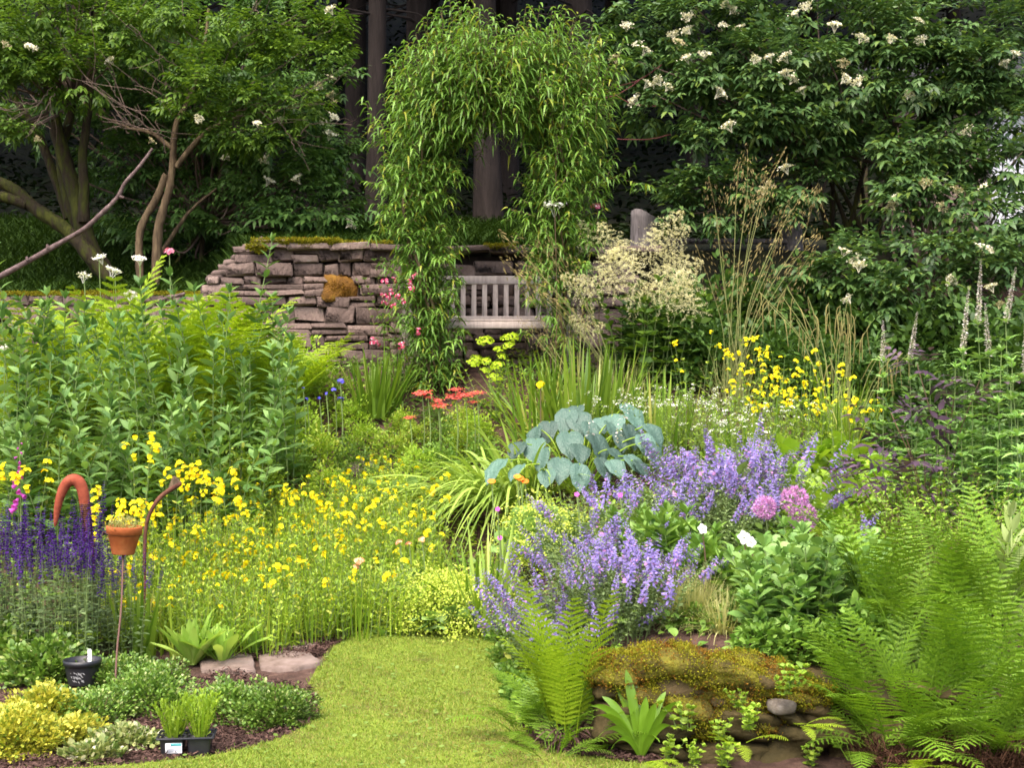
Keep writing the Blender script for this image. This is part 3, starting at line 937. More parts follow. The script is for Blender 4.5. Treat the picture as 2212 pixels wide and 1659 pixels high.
bA = [(120, 40, 130, 70, 15.9), (100, 180, 80, 40, 15.7), (40, 110, 90, 60, 15.6), (40, 40, 150, 70, 16.4), (60, 110, 110, 60, 16.0), (150, 140, 90, 60, 15.8), (185, 165, 60, 45, 15.6), (50, 155, 90, 40, 15.7), (-10, 310, 75, 48, 15.4), (20, 270, 55, 30, 15.6), (230, 30, 110, 60, 16.3), (330, 40, 90, 55, 16.1), (-40, 200, 60, 60, 16)]
ml = MB(); bb = MB()
crown(ml, bb, bA, 1.15, .13, .24, 26, .45, at(160, 220, YA))
rebase(ml, eld).obj('crown', M['elder_light'], eld); rebase(bb, eld).obj('branches', M['twig'], eld)
heads(eld, bA, [(75, 100), (62, 95), (235, 125), (15, 92), (82, 298)], .8, .4)

# --- twin stemmed young elder with bare twigs
YT = 15.9; s = YT / F
tw = thing('elder_tree', 'young elder with two slim pale stems and bare twiggy branches', 'tree', on(330, YT))
mb = MB()
limb(mb, [(312, 680), (306, 600), (303, 530), (312, 480), (345, 420), (365, 380)], YT, 9 * s, 8 * s)
limb(mb, [(334, 690), (336, 600), (342, 500), (362, 420), (372, 360), (378, 280), (400, 230), (420, 180), (440, 100), (450, 20)], YT, 12 * s, 3 * s)
limb(mb, [(380, 360), (430, 300), (470, 270), (530, 250), (600, 240)], YT, 7 * s, 2 * s, 6)
limb(mb, [(340, 560), (380, 500), (420, 450), (470, 410)], YT + .3, 6 * s, 2 * s, 6)
limb(mb, [(372, 320), (330, 290), (280, 280), (210, 250)], YT, 6 * s, 1.6 * s, 6)
rebase(mb, tw).obj('trunk', M['bark'], tw)
mb = MB()
def twiggy(mb, p0, p1, Y, n=6, r=2.6):
    p = curve([at(*p0, Y), at((p0[0] + p1[0]) / 2 + rng.normal(0, 14), (p0[1] + p1[1]) / 2 + rng.normal(0, 10), Y - .1), at(*p1, Y - .15)], 7)
    p = p + rng.normal(0, .008, p.shape)
    tube(mb, p, np.linspace(r, .7, len(p)) * Y / F, 4)
    for k in range(n):
        i_ = rng.integers(4, len(p) - 1); d = unit(p[-1] - p[0]) + rng.normal(0, .6, 3)
        l = rng.uniform(.1, .4)
        q = curve([p[i_], p[i_] + d * l * .5 + rng.normal(0, .03, 3), p[i_] + d * l + [0, 0, .03]], 4)
        tube(mb, q, np.linspace(r * .55, .5, len(q)) * Y / F, 3)
for a_, b_ in (((430, 290), (215, 250)), ((380, 300), (220, 260)), ((420, 160), (280, 50)), ((380, 250), (275, 190)), ((440, 140), (360, 85)), ((480, 150), (430, 80)), ((470, 160), (560, 60)), ((400, 240), (330, 190)),
               ((460, 240), (560, 220)), ((500, 255), (700, 225)), ((560, 230), (640, 190)), ((600, 220), (720, 160)), ((640, 300), (760, 270)), ((470, 290), (610, 260)), ((540, 180), (700, 60)), ((520, 110), (640, 30)),
               ((590, 250), (640, 330)), ((280, 290), (190, 170)), ((300, 290), (240, 190)), ((90, 220), (0, 210)), ((110, 190), (10, 240)), ((120, 200), (60, 290)), ((60, 240), (-20, 270)), ((330, 290), (260, 230)), ((520, 60), (560, 10)), ((410, 210), (350, 140)), ((360, 330), (290, 230))):
    twiggy(mb, a_, b_, YT - .35 if a_[0] > 130 else 15.5, 4, 1.25)
rebase(mb, tw).obj('bare_twigs', M['twig'], tw)
bT = [(270, 60, 80, 45, 15.9), (330, 120, 60, 35, 15.8), (470, 60, 80, 40, 15.6), (640, 130, 60, 30, 15.5), (700, 120, 40, 30, 15.6), (500, 290, 60, 28, 15.6), (425, 150, 48, 40, 15.3), (415, 195, 58, 45, 15.3), (430, 235, 50, 30, 15.3), (560, 50, 80, 45, 15.7), (640, 45, 70, 45, 15.6), (520, 90, 70, 40, 15.8), (350, 20, 60, 40, 15.5), (610, 100, 60, 35, 15.7), (700, 80, 30, 35, 15.6), (560, 210, 45, 35, 15.6), (690, 60, 45, 40, 15.7), (560, 300, 60, 30, 15.6), (650, 235, 60, 28, 15.6)]
ml = MB(); crown(ml, None, bT, 1.2, .125, .2, 24, .5)
rebase(ml, tw).obj('crown', M['elder_light'], tw)
heads(tw, bT, [(710, 15), (430, 255), (555, 262), (330, 300)], .8, .2)

# --- elder shrub with deeper green leaves
YM = 17.2
es = thing('elder_shrub', 'spreading dark green elder shrub dotted with white flower heads above the wall', 'shrub', on(520, YM))
bM = [(360, 340, 110, 60, 17.0), (240, 330, 90, 60, 17.2), (420, 240, 100, 60, 16.9), (590, 240, 110, 60, 16.7), (720, 330, 45, 50, 16.4), (140, 250, 100, 80, 17.6), (60, 160, 100, 80, 17.6), (300, 60, 120, 70, 16.9), (330, 200, 110, 70, 17.0), (250, 260, 80, 60, 17.2), (480, 130, 110, 70, 16.8), (470, 300, 110, 60, 16.8), (700, 470, 60, 30, 16.2), (650, 460, 80, 35, 16.3), (560, 480, 90, 35, 16.7), (640, 200, 90, 70, 16.8), (560, 150, 120, 80, 17.2), (680, 290, 70, 80, 16.6), (600, 320, 110, 80, 16.7), (640, 400, 100, 60, 16.4), (690, 370, 60, 50, 16.4), (700, 440, 60, 40, 16.3), (540, 410, 110, 60, 16.8), (470, 330, 110, 80, 17.2), (440, 430, 110, 60, 17.1), (500, 230, 130, 80, 17.6), (380, 280, 110, 90, 17.6),
      (300, 210, 110, 90, 17.8), (330, 120, 120, 80, 17.9), (450, 60, 150, 80, 17.9), (250, 380, 90, 70, 17.9), (400, 520, 110, 45, 17.6), (300, 460, 80, 60, 17.9), (250, 120, 90, 80, 17.9), (720, 180, 40, 60, 16.8), (600, 40, 110, 60, 17.6)]
ml = MB(); bb = MB()
crown(ml, bb, bM, 1.0, .15, .26, 22, .45, at(450, 480, YM))
rebase(ml, es).obj('crown', M['elder_mid'], es)
mb = MB()
limb(mb, [(428, 660), (436, 560), (440, 480), (436, 400), (420, 330)], YM, .035, .02); limb(mb, [(560, 600), (566, 520), (560, 440)], YM, .03, .02); limb(mb, [(330, 640), (420, 520), (500, 440)], YM, .03, .015)
limb(mb, [(420, 640), (500, 560), (560, 480)], YM, .03, .015)
rebase(mb, es).obj('trunk', M['bark_moss'], es); rebase(bb, es).obj('branches', M['twig'], es)
Z1 = lambda zx, zy: (zx * .3339, zy * .3339)
heads(es, bM, [Z1(*p) for p in ((1705, 1020), (1750, 1155), (2150, 490), (2130, 600), (2090, 780), (2165, 745), (2140, 850), (1910, 1140), (1455, 1000), (2060, 550), (2160, 650), (1800, 760), (1110, 655), (880, 770))] + [(760, 480)], .95, .2)

# --- the big flowering elder
YE = 15.4
el = thing('flowering_elder', 'huge elder shrub covered in cream flower heads overhanging the border', 'shrub', on(1780, 15.6))
bE = [(1400, 60, 110, 90, 15.6), (1540, 40, 130, 100, 15.4), (1700, 40, 140, 100, 15.3), (1420, 150, 100, 60, 15.2), (1360, 120, 55, 60, 15.3), (1540, 150, 120, 70, 15.0), (1680, 150, 130, 80, 14.9), (1480, 230, 110, 60, 15.0), (1620, 250, 120, 70, 14.8), (1720, 250, 110, 70, 14.8), (1540, 300, 90, 40, 14.9),
      (1830, 60, 130, 100, 15.3), (1820, 180, 120, 70, 14.9), (1960, 100, 130, 100, 15.2), (1940, 220, 100, 60, 15.0), (2090, 80, 130, 110, 15.1), (2080, 220, 110, 70, 14.9), (2200, 120, 100, 120, 14.9), (2190, 270, 90, 70, 14.7), (1960, 60, 90, 70, 14.9), (1980, 160, 100, 60, 14.8), (2120, 150, 100, 70, 14.7), (1900, 120, 80, 60, 14.9), (1760, 310, 80, 35, 15.0), (1420, 230, 70, 40, 15.2), (2060, 300, 80, 35, 14.9), (1860, 250, 60, 30, 15.0),
      (1480, 410, 80, 40, 14.8), (1560, 400, 90, 45, 14.7), (1660, 395, 100, 50, 14.7), (1740, 390, 60, 40, 14.9), (1600, 460, 110, 35, 14.7), (1450, 450, 70, 35, 14.8), (1340, 60, 50, 60, 15.6)]
ml = MB(); bb = MB()
crown(ml, bb, bE, 1.15, .155, .24, 24, .45, at(1800, 330, 15.7))
rebase(ml, el).obj('crown', M['elder_deep'], el)
mb = MB()
for a_ in ([(1790, 560), (1800, 440), (1790, 330), (1740, 220), (1680, 120)], [(1820, 570), (1850, 430), (1880, 320), (1930, 200), (1990, 100)], [(1800, 560), (1760, 420), (1680, 330), (1560, 250)], [(1860, 600), (1900, 500), (1925, 360), (1940, 260)],
           [(1840, 520), (1800, 400), (1770, 300)], [(1880, 540), (1830, 430), (1780, 350)], [(1830, 560), (1870, 480), (1860, 380), (1850, 300)], [(1750, 540), (1640, 480), (1520, 440)], [(1900, 420), (1960, 330), (2050, 250), (2140, 160)]):
    limb(mb, a_, 15.7, .035, .012, 7)
rebase(mb, el).obj('trunk', M['bark_moss'], el); rebase(bb, el).obj('branches', M['twig'], el)
Z3 = lambda zx, zy: (1473.6 + zx * .3339, zy * .3339)
Z2 = lambda zx, zy: (738.5 + zx * .3339, zy * .3339)
ht = [Z3(*p) for p in ((30, 100), (270, 15), (335, 50), (265, 150), (360, 165), (20, 190), (20, 355), (145, 335), (480, 375), (560, 350), (650, 350), (660, 455), (720, 495), (1045, 400), (1070, 500), (1130, 520), (765, 565), (800, 35), (725, 70), (990, 140), (1170, 230), (1355, 240),
      (1535, 250), (1540, 120), (2165, 330), (2080, 390), (260, 585), (290, 795), (1470, 600), (660, 1070), (570, 1185), (520, 1225))] + [Z2(*p) for p in ((1845, 150), (1910, 270), (1980, 310), (1765, 365), (2035, 510), (2120, 550), (2140, 210), (1875, 640), (2190, 260), (1990, 530))]
heads(el, bE, ht, 1.0, .12)
mb = MB()                                        # red shoots reaching towards the arch
for a_ in ([(1390, 165), (1340, 200), (1290, 215)], [(1420, 230), (1370, 225), (1310, 195)], [(1450, 290), (1390, 300), (1330, 300)], [(1430, 140), (1380, 170), (1330, 185)]):
    limb(mb, a_, 14.9, .007, .003, 4)
M['redtwig'] = plain('red_twig', (.16, .035, .035), .5)
rebase(mb, el).obj('red_shoots', M['redtwig'], el)

YE2 = 14.0
e2 = thing('elder_shrub', 'leafy elder shrub with flat cream heads growing in front of the shed', 'shrub', on(2040, YE2))
bE2 = [(2175, 350, 40, 40, 14.3), (2190, 455, 40, 40, 14.2), (1960, 300, 70, 40, 14.5), (1930, 350, 60, 30, 14.6), (2060, 300, 70, 40, 14.5), (1960, 440, 70, 40, 14.2), (2050, 430, 90, 50, 14.2), (1990, 410, 60, 40, 14.2), (2130, 480, 70, 50, 14.0), (2190, 520, 80, 60, 13.8), (2080, 560, 110, 60, 13.7), (1960, 570, 110, 55, 13.7), (1860, 560, 70, 40, 13.9), (1830, 590, 60, 35, 13.8), (2150, 620, 110, 60, 13.5), (2010, 640, 110, 50, 13.5), (1900, 640, 90, 45, 13.6), (2100, 690, 110, 50, 13.3),
       (1800, 600, 60, 35, 13.8), (1990, 350, 40, 22, 14.4), (2060, 355, 45, 25, 14.4), (1950, 380, 40, 20, 14.3)]
ml = MB(); bb = MB()
crown(ml, bb, bE2, 1.1, .16, .22, 24, .5, at(2010, 680, 14.1))
rebase(ml, e2).obj('crown', M['elder_deep'], e2); rebase(bb, e2).obj('branches', M['twig'], e2)
Z6 = lambda zx, zy: (1473.6 + zx * .3339, 480.9 + zy * .3339)
heads(e2, bE2, [Z3(*p) for p in ((1350, 1280), (1340, 1320), (1570, 1170), (1785, 1215), (1945, 1195), (1690, 1330), (1835, 835), (1060, 1610))] + [Z6(*p) for p in ((1145, 260), (1100, 240), (1990, 400), (1970, 160), (1060, 490), (1745, 365), (2060, 520))], .95, .25)

# --- dead branch slanting over the tall perennials
mb = MB()
limb(mb, [(-30, 612), (40, 575), (110, 535), (180, 495), (230, 452), (255, 425), (272, 395), (300, 360), (333, 318)], 14.0, 6.5 * 14 / F, 3.2 * 14 / F, 9, .008)
for a_, b_ in (((104, 536), (100, 528)), ((258, 424), (266, 428)), ((60, 562), (54, 556))):
    limb(mb, [a_, b_], 13.98, .02, .012, 6)
o = mb.obj('dead_branch', M['deadwood']); tag(o, 'long bare dead branch slanting up across the mossy trunks', 'branch')
mb = MB(); limb(mb, [(318, 668), (345, 648), (398, 632)], 13.9, .022, .016, 7)
tag(mb.obj('dead_stick', M['deadwood']), 'short pale dead stick lying on the mossy low wall above the ferns', 'stick')
mb = MB(); limb(mb, [(520, 562), (548, 532), (567, 514)], 14.5, .035, .03, 8)
tag(mb.obj('broken_pole', M['deadwood']), 'short stub of log leaning on the broken end of the stone wall', 'log')

# ------------------------------------------------------------------ living willow arch
YWI = 13.45
arch = thing('willow_arch', 'living willow arch with two woven leafy legs framing the bench', 'arch', on(930, YWI))
skel = curve([at(935, 850, YWI), at(925, 700, YWI), at(908, 560, YWI), at(898, 450, YWI), at(908, 360, YWI), at(948, 285, YWI), at(1010, 238, YWI), at(1080, 225, YWI), at(1170, 232, YWI), at(1218, 290, YWI), at(1222, 360, YWI), at(1205, 470, YWI), at(1200, 600, YWI), at(1200, 840, YWI)], 12)
mb = MB()
for k in range(12):                              # woven rods
    ph = rng.uniform(0, 6); t = np.linspace(0, 1, len(skel))
    off = np.stack([np.sin(t * 18 + ph) * .10, np.cos(t * 15 + ph) * .16 + rng.uniform(-.12, .12), np.cos(t * 20 + ph) * .05], -1)
    i0, i1 = (0, rng.integers(70, len(skel))) if k % 2 == 0 else (rng.integers(0, 80), len(skel))
    tube(mb, (skel + off)[i0:i1], rng.uniform(.008, .016), 5)
rebase(mb, arch).obj('rods', M['bark'], arch)
Ps, Ds, Ls, Ws, St = [], [], [], [], MB()
cen = at(1055, 420, YWI)
for k in range(3000):
    t = rng.uniform(0, 1)
    i_ = int(t * (len(skel) - 1)); b0 = skel[i_] + np.array([rng.normal(0, .13), rng.normal(0, .2), rng.normal(0, .12)])
    if 45 < i_ < 110 and rng.uniform() < .45:
        b0 = b0 * .9 + np.array(cen) * .1; b0[2] += .1
    px, py = pxy(b0)
    topm = py < 340
    if 300 < py < 560:
        b0[0] += rng.normal(0, .08)
    if py < 300 and 960 < px < 1160:
        b0[2] -= abs(rng.normal(0, .13)) - .03
    if py > 640 and px > 1100 and rng.uniform() < .5:
        continue
    out = unit((b0 - cen) * [1, .2, 1]); out[1] += rng.normal(0, .55)
    if topm:
        d = unit(out * rng.uniform(.1, .65) + [0, 0, rng.uniform(.8, 1.3)] + rng.normal(0, .15, 3)); l = rng.uniform(.25, .6) * rng.choice([.6, .8, 1, 1.6])
        if abs(px - 1190) < 130 and py < 300: l *= .85
    else:
        d = unit(rng.normal(0, 1, 3) * [1, 1, .4] + [0, -.2, .55]); l = rng.uniform(.12, .30)
    if out[2] < -.1: l *= .6
    m = int(l * 34) + 5; tt = np.linspace(.12, 1, m)
    path = b0 + d * l * tt[:, None] + np.array([0, 0, .10]) * (l * tt ** 2)[:, None]
    tube(St, path[::3] if m > 8 else path, .0035, 3)
    az = np.arange(m) * 2.4 + rng.uniform(0, 6)
    rad = np.stack([np.cos(az), np.sin(az), np.zeros(m)], -1)
    Ds.append(rad + d * .55 + [0, 0, .25] + (np.array([.35 if px > 1055 else -.35, -.2, 0]) if topm else 0)); Ps.append(path)
    Ls.append((rng.uniform(.15, .21, m) if topm else rng.uniform(.09, .14, m)) * np.linspace(1.05, .6, m)); Ws.append(np.full(m, .020 if topm else .019))
ml = MB()
leafset(ml, np.concatenate(Ps), np.concatenate(Ds), np.concatenate(Ls), np.concatenate(Ws), [(0, .2), (.2, .85), (.5, 1), (.8, .6), (1, .03)], droop=rng.uniform(.5, 1.4, len(np.concatenate(Ls))), fold=.2, jit=.3)
rebase(ml, arch).obj('leaves', M['willow'], arch); rebase(St, arch).obj('shoots', M['bark'], arch)
# ================================================================== BORDER PLANTS: builders
def stemplant(H, nst=1, spread=.05, lean=.25, nodes=10, per=2, L=.1, W=.035, prof=LANCE, droop=.2, rise=.4, rad=.004, sc=(1., .6), t0=.08, turn=pi / 2, hvar=.15, fold=.2, jit=.25, tipleaf=True, bend=.4, cols=2, dirx=None):
    ms, ml = MB(), MB(); Ps, Ds, Ls = [], [], []; tops = []
    for k in range(nst):
        a = rng.uniform(0, 2 * pi); r = spread * math.sqrt(rng.uniform())
        b = np.array([cos(a) * r, sin(a) * r, -.03])
        h = H * rng.uniform(1 - hvar, 1 + hvar * .4)
        a2 = a + rng.normal(0, .5)
        o = np.array([cos(a2), sin(a2), 0]) * lean * h * (r / max(spread, 1e-6)) + rng.normal(0, .03, 3) * h
        if dirx is not None:
            o = o + np.array(dirx) * h
        top = b + o + [0, 0, h]
        mid = b * .5 + top * .5 - o * .5 * bend
        p = curve([b, mid, top], 5)
        tube(ms, p, np.linspace(rad, rad * .45, len(p)), 4)
        tt = np.linspace(t0, 1, nodes)
        q = np.stack([np.interp(tt * (len(p) - 1), np.arange(len(p)), p[:, c]) for c in range(3)], -1)
        ax = unit(top - mid)
        ph = rng.uniform(0, 6)
        for i in range(nodes):
            for j in range(per):
                az = ph + i * turn + j * 2 * pi / per + rng.normal(0, .2)
                rs = rise + (tt[i] ** 3) * .45 + rng.normal(0, .12)
                Ps.append(q[i]); Ds.append(np.array([cos(az) * cos(rs), sin(az) * cos(rs), sin(rs)]) + ax * .1)
                Ls.append(L * np.interp(tt[i], [0, .45, 1], [sc[0] * .8, sc[0], sc[1]]) * rng.uniform(.8, 1.15))
        if tipleaf:
            for j in range(3):
                Ps.append(top); Ds.append(ax + rng.normal(0, .35, 3)); Ls.append(L * sc[1] * .8)
        tops.append((top, ax))
    Ls = np.array(Ls)
    leafset(ml, np.array(Ps), np.array(Ds), Ls, Ls * (W / L), prof, droop, fold, jit=jit, cols=cols)
    return ms, ml, tops


def straps(n, L, W, spread=.08, open_=.7, droop=.4, prof=BLADE, lv=.25, fold=.15, seg=7, bias=None, cols=2, wave=0., inner=.1):
    mb = MB(); az = rng.uniform(0, 2 * pi, n); r = spread * np.sqrt(rng.uniform(0, 1, n))
    P = np.stack([np.cos(az) * r, np.sin(az) * r, np.full(n, -.02)], -1)
    op = rng.uniform(inner, 1, n) * open_
    az2 = az + rng.normal(0, .4, n)
    D = np.stack([np.cos(az2) * np.sin(op), np.sin(az2) * np.sin(op), np.cos(op)], -1)
    if bias is not None:
        D = D + np.array(bias) * rng.uniform(.3, 1.2, (n, 1))
    t = np.linspace(0, 1, seg)
    pr = [(q, np.interp(q, [a[0] for a in prof], [a[1] for a in prof])) for q in t]
    dd = droop * np.clip(np.sin(op) / max(sin(open_), .01), .15, 1) * rng.uniform(.6, 1.3, n) if bias is None else droop * rng.uniform(.5, 1.3, n)
    D = unit(D)
    N = np.array([0, 0, 1.]) + rng.normal(0, .2, (n, 3))
    N = np.where(np.abs(D[:, 2:3]) > .9, np.stack([-np.cos(az2), -np.sin(az2), np.full(n, .3)], -1), N)
    leafset(mb, P, D, L * rng.uniform(1 - lv, 1 + lv * .5, n), W * rng.uniform(.8, 1.2, n), pr, dd, fold, N, cols=cols, wave=wave)
    return mb


def mound(rx, ry, h, n, L, W, prof=OVATE, lump=.2, droop=.15, up=.5, jit=.4, shell=(.7, 1.03), fold=.15, stems=0):
    mb = MB(); d = rng.normal(0, 1, (n, 3)); d[:, 2] = np.abs(d[:, 2]) * 1.1 - .12; d = unit(d)
    ph = rng.uniform(0, 6, 4)
    lm = 1 + lump * (np.sin(d[:, 0] * 5 + ph[0]) * np.sin(d[:, 1] * 5 + ph[1]) + .6 * np.sin(d[:, 2] * 9 + d[:, 0] * 7 + ph[2]))
    rr = rng.uniform(*shell, n) * lm
    P = d * rr[:, None] * [rx, ry, h]; P[:, 2] = np.maximum(P[:, 2], .01)
    D = d * [1, 1, .5] + [0, 0, up] + rng.normal(0, .45, (n, 3))
    LL = L * rng.uniform(.65, 1.2, n)
    leafset(mb, P, D, LL, LL * W / L, prof, droop, fold, jit=jit)
    return mb, P, d


def frond(L, n=22, wmax=.16, bip=True, droop=.35, seg=10, tipw=.25, curl=0.):
    """one fern frond rising from the origin along +Z then arching towards +X"""
    mb = MB()
    t = np.linspace(0, 1, n)
    ang = droop * 2.2 * t ** 1.6
    dx = np.sin(ang); dz = np.cos(ang)
    st = L / (n - 1)
    P = np.stack([np.cumsum(dx) * st, np.zeros(n), np.cumsum(dz) * st], -1)
    T = np.stack([dx, np.zeros(n), dz], -1)
    tube(mb, P, np.linspace(.0045, .0012, n), 4)
    s = np.array([0, 1., 0])
    i0 = int(n * .2)
    for i in range(i0, n):
        f = (i - i0) / (n - i0)
        l = wmax * (np.interp(f, [0, .25, .5, .8, 1], [.55, .95, 1, .55, .10]))
        Nn = np.cross(T[i], s)
        for sg in (-1, 1):
            d = unit(s * sg + T[i] * .72 - np.array([0, 0, .18]) + rng.normal(0, .06, 3))
            if not bip:
                leafset(mb, [P[i]], [d], l, .028 * L / .7 + .004, LANCE, .12, .15, [Nn]); continue
            m = 10; u = np.linspace(.06, .95, m)
            side = np.cross(Nn, d); pw = np.interp(u, [0, .2, .6, 1], [.75, 1, .8, .3]) * min(.0145, wmax * .10) * (1.1 - .4 * f)
            q = P[i] + d * l * u[:, None] - np.array([0, 0, .12]) * (l * u ** 2)[:, None]
            for s2 in (-1, 1):
                leafset(mb, q, side * s2 + d * .55 + rng.normal(0, .08, (m, 3)), pw, .85 * l / m, [(0, .9), (.6, .8), (1, .2)], .1, 0, np.broadcast_to(Nn, (m, 3)))
            leafset(mb, [P[i]], [d], l, .006, LANCE, .12, 0, [Nn])
    return mb


def spike(H, n, r, pl, pw, taper=.35, whorl=5, gap=0., up=.25, droop=.1, prof=PETAL, base=.0):
    mb = MB(); t = np.linspace(0, 1, n)
    if gap:
        t = np.round(t / gap) * gap + rng.normal(0, gap * .12, n)
    az = np.arange(n) * 2 * pi / whorl * 1.37 + rng.uniform(0, 6)
    rad = np.stack([np.cos(az), np.sin(az), np.zeros(n)], -1)
    w = np.interp(t, [0, .3, 1], [1, .95, taper])
    P = rad * (r * w * .3)[:, None] + np.stack([0 * t, 0 * t, base + t * H], -1)
    leafset(mb, P, rad + [0, 0, up] + rng.normal(0, .3, (n, 3)), pl * w * rng.uniform(.7, 1.2, n), pw * w, prof, droop, .3, jit=.5)
    return mb


def bloom(r, n=5, cup=.5, back=None):
    """one five-petalled flower facing +Z"""
    mb = MB(); a = np.arange(n) * 2 * pi / n
    D = np.stack([np.cos(a), np.sin(a), np.full(n, cup)], -1)
    leafset(mb, D * r * .12, D, r, r * .95, ROUND, .25, 0, np.tile([0, 0, 1.], (n, 1)))
    return mb


def cluster(n, R, r, flat=.6, cup=.4, seed=None, front=True):
    mb = MB(); d = unit(rng.normal(0, 1, (n, 3)))
    if front:
        d[:, 2] = np.abs(d[:, 2])
    for q in range(n):
        b = bloom(r * rng.uniform(.75, 1.15), 5, cup)
        V = b.V[0]; z = unit(d[q] + [0, -.35, .35]); x = unit(np.cross([.3, .2, 1], z)); y = np.cross(z, x)
        mb.add(V @ np.stack([x, y, z]) + d[q] * R * [1, 1, flat] * rng.uniform(.5, 1), b.Q[0])
    return mb


def put(root, name, me, loc, d=(0, 0, 1), s=1.0):
    return link(name, me, root, loc, rot_to(d, rng.uniform(0, 6)), s)


LM = leafmat
M['inula'] = LM('tall_leaf', (.07, .165, .036), (.20, .34, .085), trans=.28, rough=.55, c3=(.25, .40, .10), objvar=.15)
M['stem_green'] = LM('green_stem', (.12, .18, .05), (.20, .27, .09), trans=0, rough=.6)
M['stem_brown'] = LM('brown_stem', (.09, .06, .03), (.17, .11, .06), trans=0, rough=.7)
M['fern'] = LM('fern_leaf', (.085, .19, .012), (.22, .37, .025), trans=.35, rough=.55, objvar=.2)
M['fern_bright'] = LM('bright_fern_leaf', (.22, .36, .012), (.40, .54, .03), trans=.38, rough=.55, objvar=.15)
M['mim_leaf'] = LM('lime_leaf', (.16, .29, .02), (.36, .49, .05), trans=.35, rough=.55, c3=(.42, .44, .08), objvar=.15)
M['yellow'] = LM('yellow_petal', (.80, .66, .004), (.93, .85, .03), trans=.3, rough=.7, spec=.1, c3=(.72, .40, .01), objvar=.08)
M['salvia'] = LM('violet_petal', (.03, .011, .10), (.10, .03, .25), trans=.15, rough=.7, spec=.1, objvar=.25)
M['salvia_leaf'] = LM('grey_green_leaf', (.05, .085, .03), (.13, .19, .07), trans=.2, rough=.6)
M['nepeta'] = LM('lavender_petal', (.17, .125, .38), (.36, .29, .64), trans=.25, rough=.7, spec=.1, c3=(.46, .22, .46), objvar=.15)
M['nepeta_leaf'] = LM('catmint_leaf', (.10, .17, .05), (.24, .33, .12), trans=.25, rough=.6)
M['sedum'] = LM('sedum_leaf', (.155, .31, .07), (.30, .48, .13), trans=.3, rough=.42, spec=.4, objvar=.1)
M['sedum_g'] = LM('green_fleshy_leaf', (.10, .22, .03), (.23, .38, .065), trans=.3, rough=.45, spec=.4)
M['hosta'] = LM('blue_hosta_leaf', (.034, .085, .062), (.10, .175, .135), trans=.12, rough=.5, spec=.4, objvar=.42, pucker=55.)
M['strap'] = LM('strap_leaf', (.09, .19, .014), (.22, .34, .03), trans=.3, rough=.42, spec=.4, c3=(.40, .40, .10), objvar=.15)
M['strap_pale'] = LM('pale_strap_leaf', (.21, .34, .045), (.38, .51, .10), trans=.3, rough=.45)
M['alch'] = LM('lime_froth', (.40, .52, .05), (.64, .73, .15), trans=.3, rough=.8, spec=.1, objvar=.08)
M['alch_leaf'] = LM('ladys_mantle_leaf', (.13, .24, .05), (.27, .40, .12), trans=.3, rough=.6)
M['euph'] = LM('acid_bract', (.32, .48, .01), (.52, .66, .03), trans=.35, rough=.6, objvar=.05)
M['green'] = LM('border_leaf', (.07, .155, .02), (.18, .30, .04), trans=.28, rough=.5)
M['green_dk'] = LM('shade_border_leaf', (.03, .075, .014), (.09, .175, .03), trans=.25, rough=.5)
M['green_lt'] = LM('light_border_leaf', (.18, .32, .022), (.36, .50, .055), trans=.32, rough=.5)
M['berg'] = LM('broad_lime_leaf', (.17, .32, .022), (.33, .49, .045), trans=.3, rough=.42, spec=.4, objvar=.12)
M['fuchsia'] = LM('small_shrub_leaf', (.14, .29, .022), (.30, .46, .045), trans=.3, rough=.5)
M['plume'] = LM('cream_plume', (.56, .53, .28), (.80, .77, .50), trans=.3, rough=.9, spec=.05, objvar=.1)
M['oat'] = LM('straw_floret', (.19, .15, .06), (.36, .29, .125), trans=.25, rough=.8, spec=.1)
M['catkin'] = LM('catkin', (.16, .15, .05), (.28, .24, .09), trans=.1, rough=.8, spec=.1)
M['straw'] = LM('straw_stalk', (.20, .23, .07), (.36, .36, .13), trans=.1, rough=.6)
M['blond'] = LM('blond_grass', (.30, .33, .09), (.58, .55, .26), trans=.3, rough=.6)
M['purple_leaf'] = LM('purple_leaf', (.045, .026, .045), (.115, .07, .105), trans=.15, rough=.4, spec=.45)
M['vero'] = LM('whorled_leaf', (.16, .33, .07), (.33, .52, .15), trans=.28, rough=.5)
M['pale_fl'] = LM('pale_spire', (.50, .46, .42), (.72, .67, .63), trans=.2, rough=.8, spec=.1)
M['white_fl'] = LM('white_petal', (.70, .70, .64), (.84, .84, .80), trans=.25, rough=.8, spec=.1, objvar=.05)
M['coral'] = LM('coral_floret', (.52, .06, .05), (.72, .16, .12), trans=.2, rough=.8, spec=.1)
M['orange'] = LM('orange_petal', (.85, .14, .01), (.95, .26, .02), trans=.2, rough=.7)
M['peach'] = LM('peach_petal', (.80, .26, .12), (.88, .52, .32), trans=.2, rough=.7)
M['magenta'] = LM('magenta_petal', (.42, .04, .36), (.68, .13, .60), trans=.25, rough=.7)
M['pink'] = LM('pink_petal', (.55, .10, .20), (.75, .30, .40), trans=.25, rough=.7, c3=(.8, .7, .72))
M['crimson'] = LM('crimson_petal', (.32, .02, .06), (.52, .06, .14), trans=.2, rough=.7, c3=(.85, .65, .72))
M['blue'] = LM('blue_petal', (.06, .05, .50), (.14, .13, .78), trans=.2, rough=.6)
M['allium'] = LM('allium_floret', (.34, .11, .33), (.58, .32, .58), trans=.25, rough=.8)
M['euon_g'] = LM('euonymus_leaf', (.06, .135, .016), (.18, .31, .04), trans=.22, rough=.4, spec=.5, c3=(.36, .42, .14), objvar=.15)
M['euon_y'] = LM('golden_leaf', (.20, .27, .025), (.68, .62, .08), trans=.25, rough=.45, c3=(.15, .25, .03), objvar=.1)
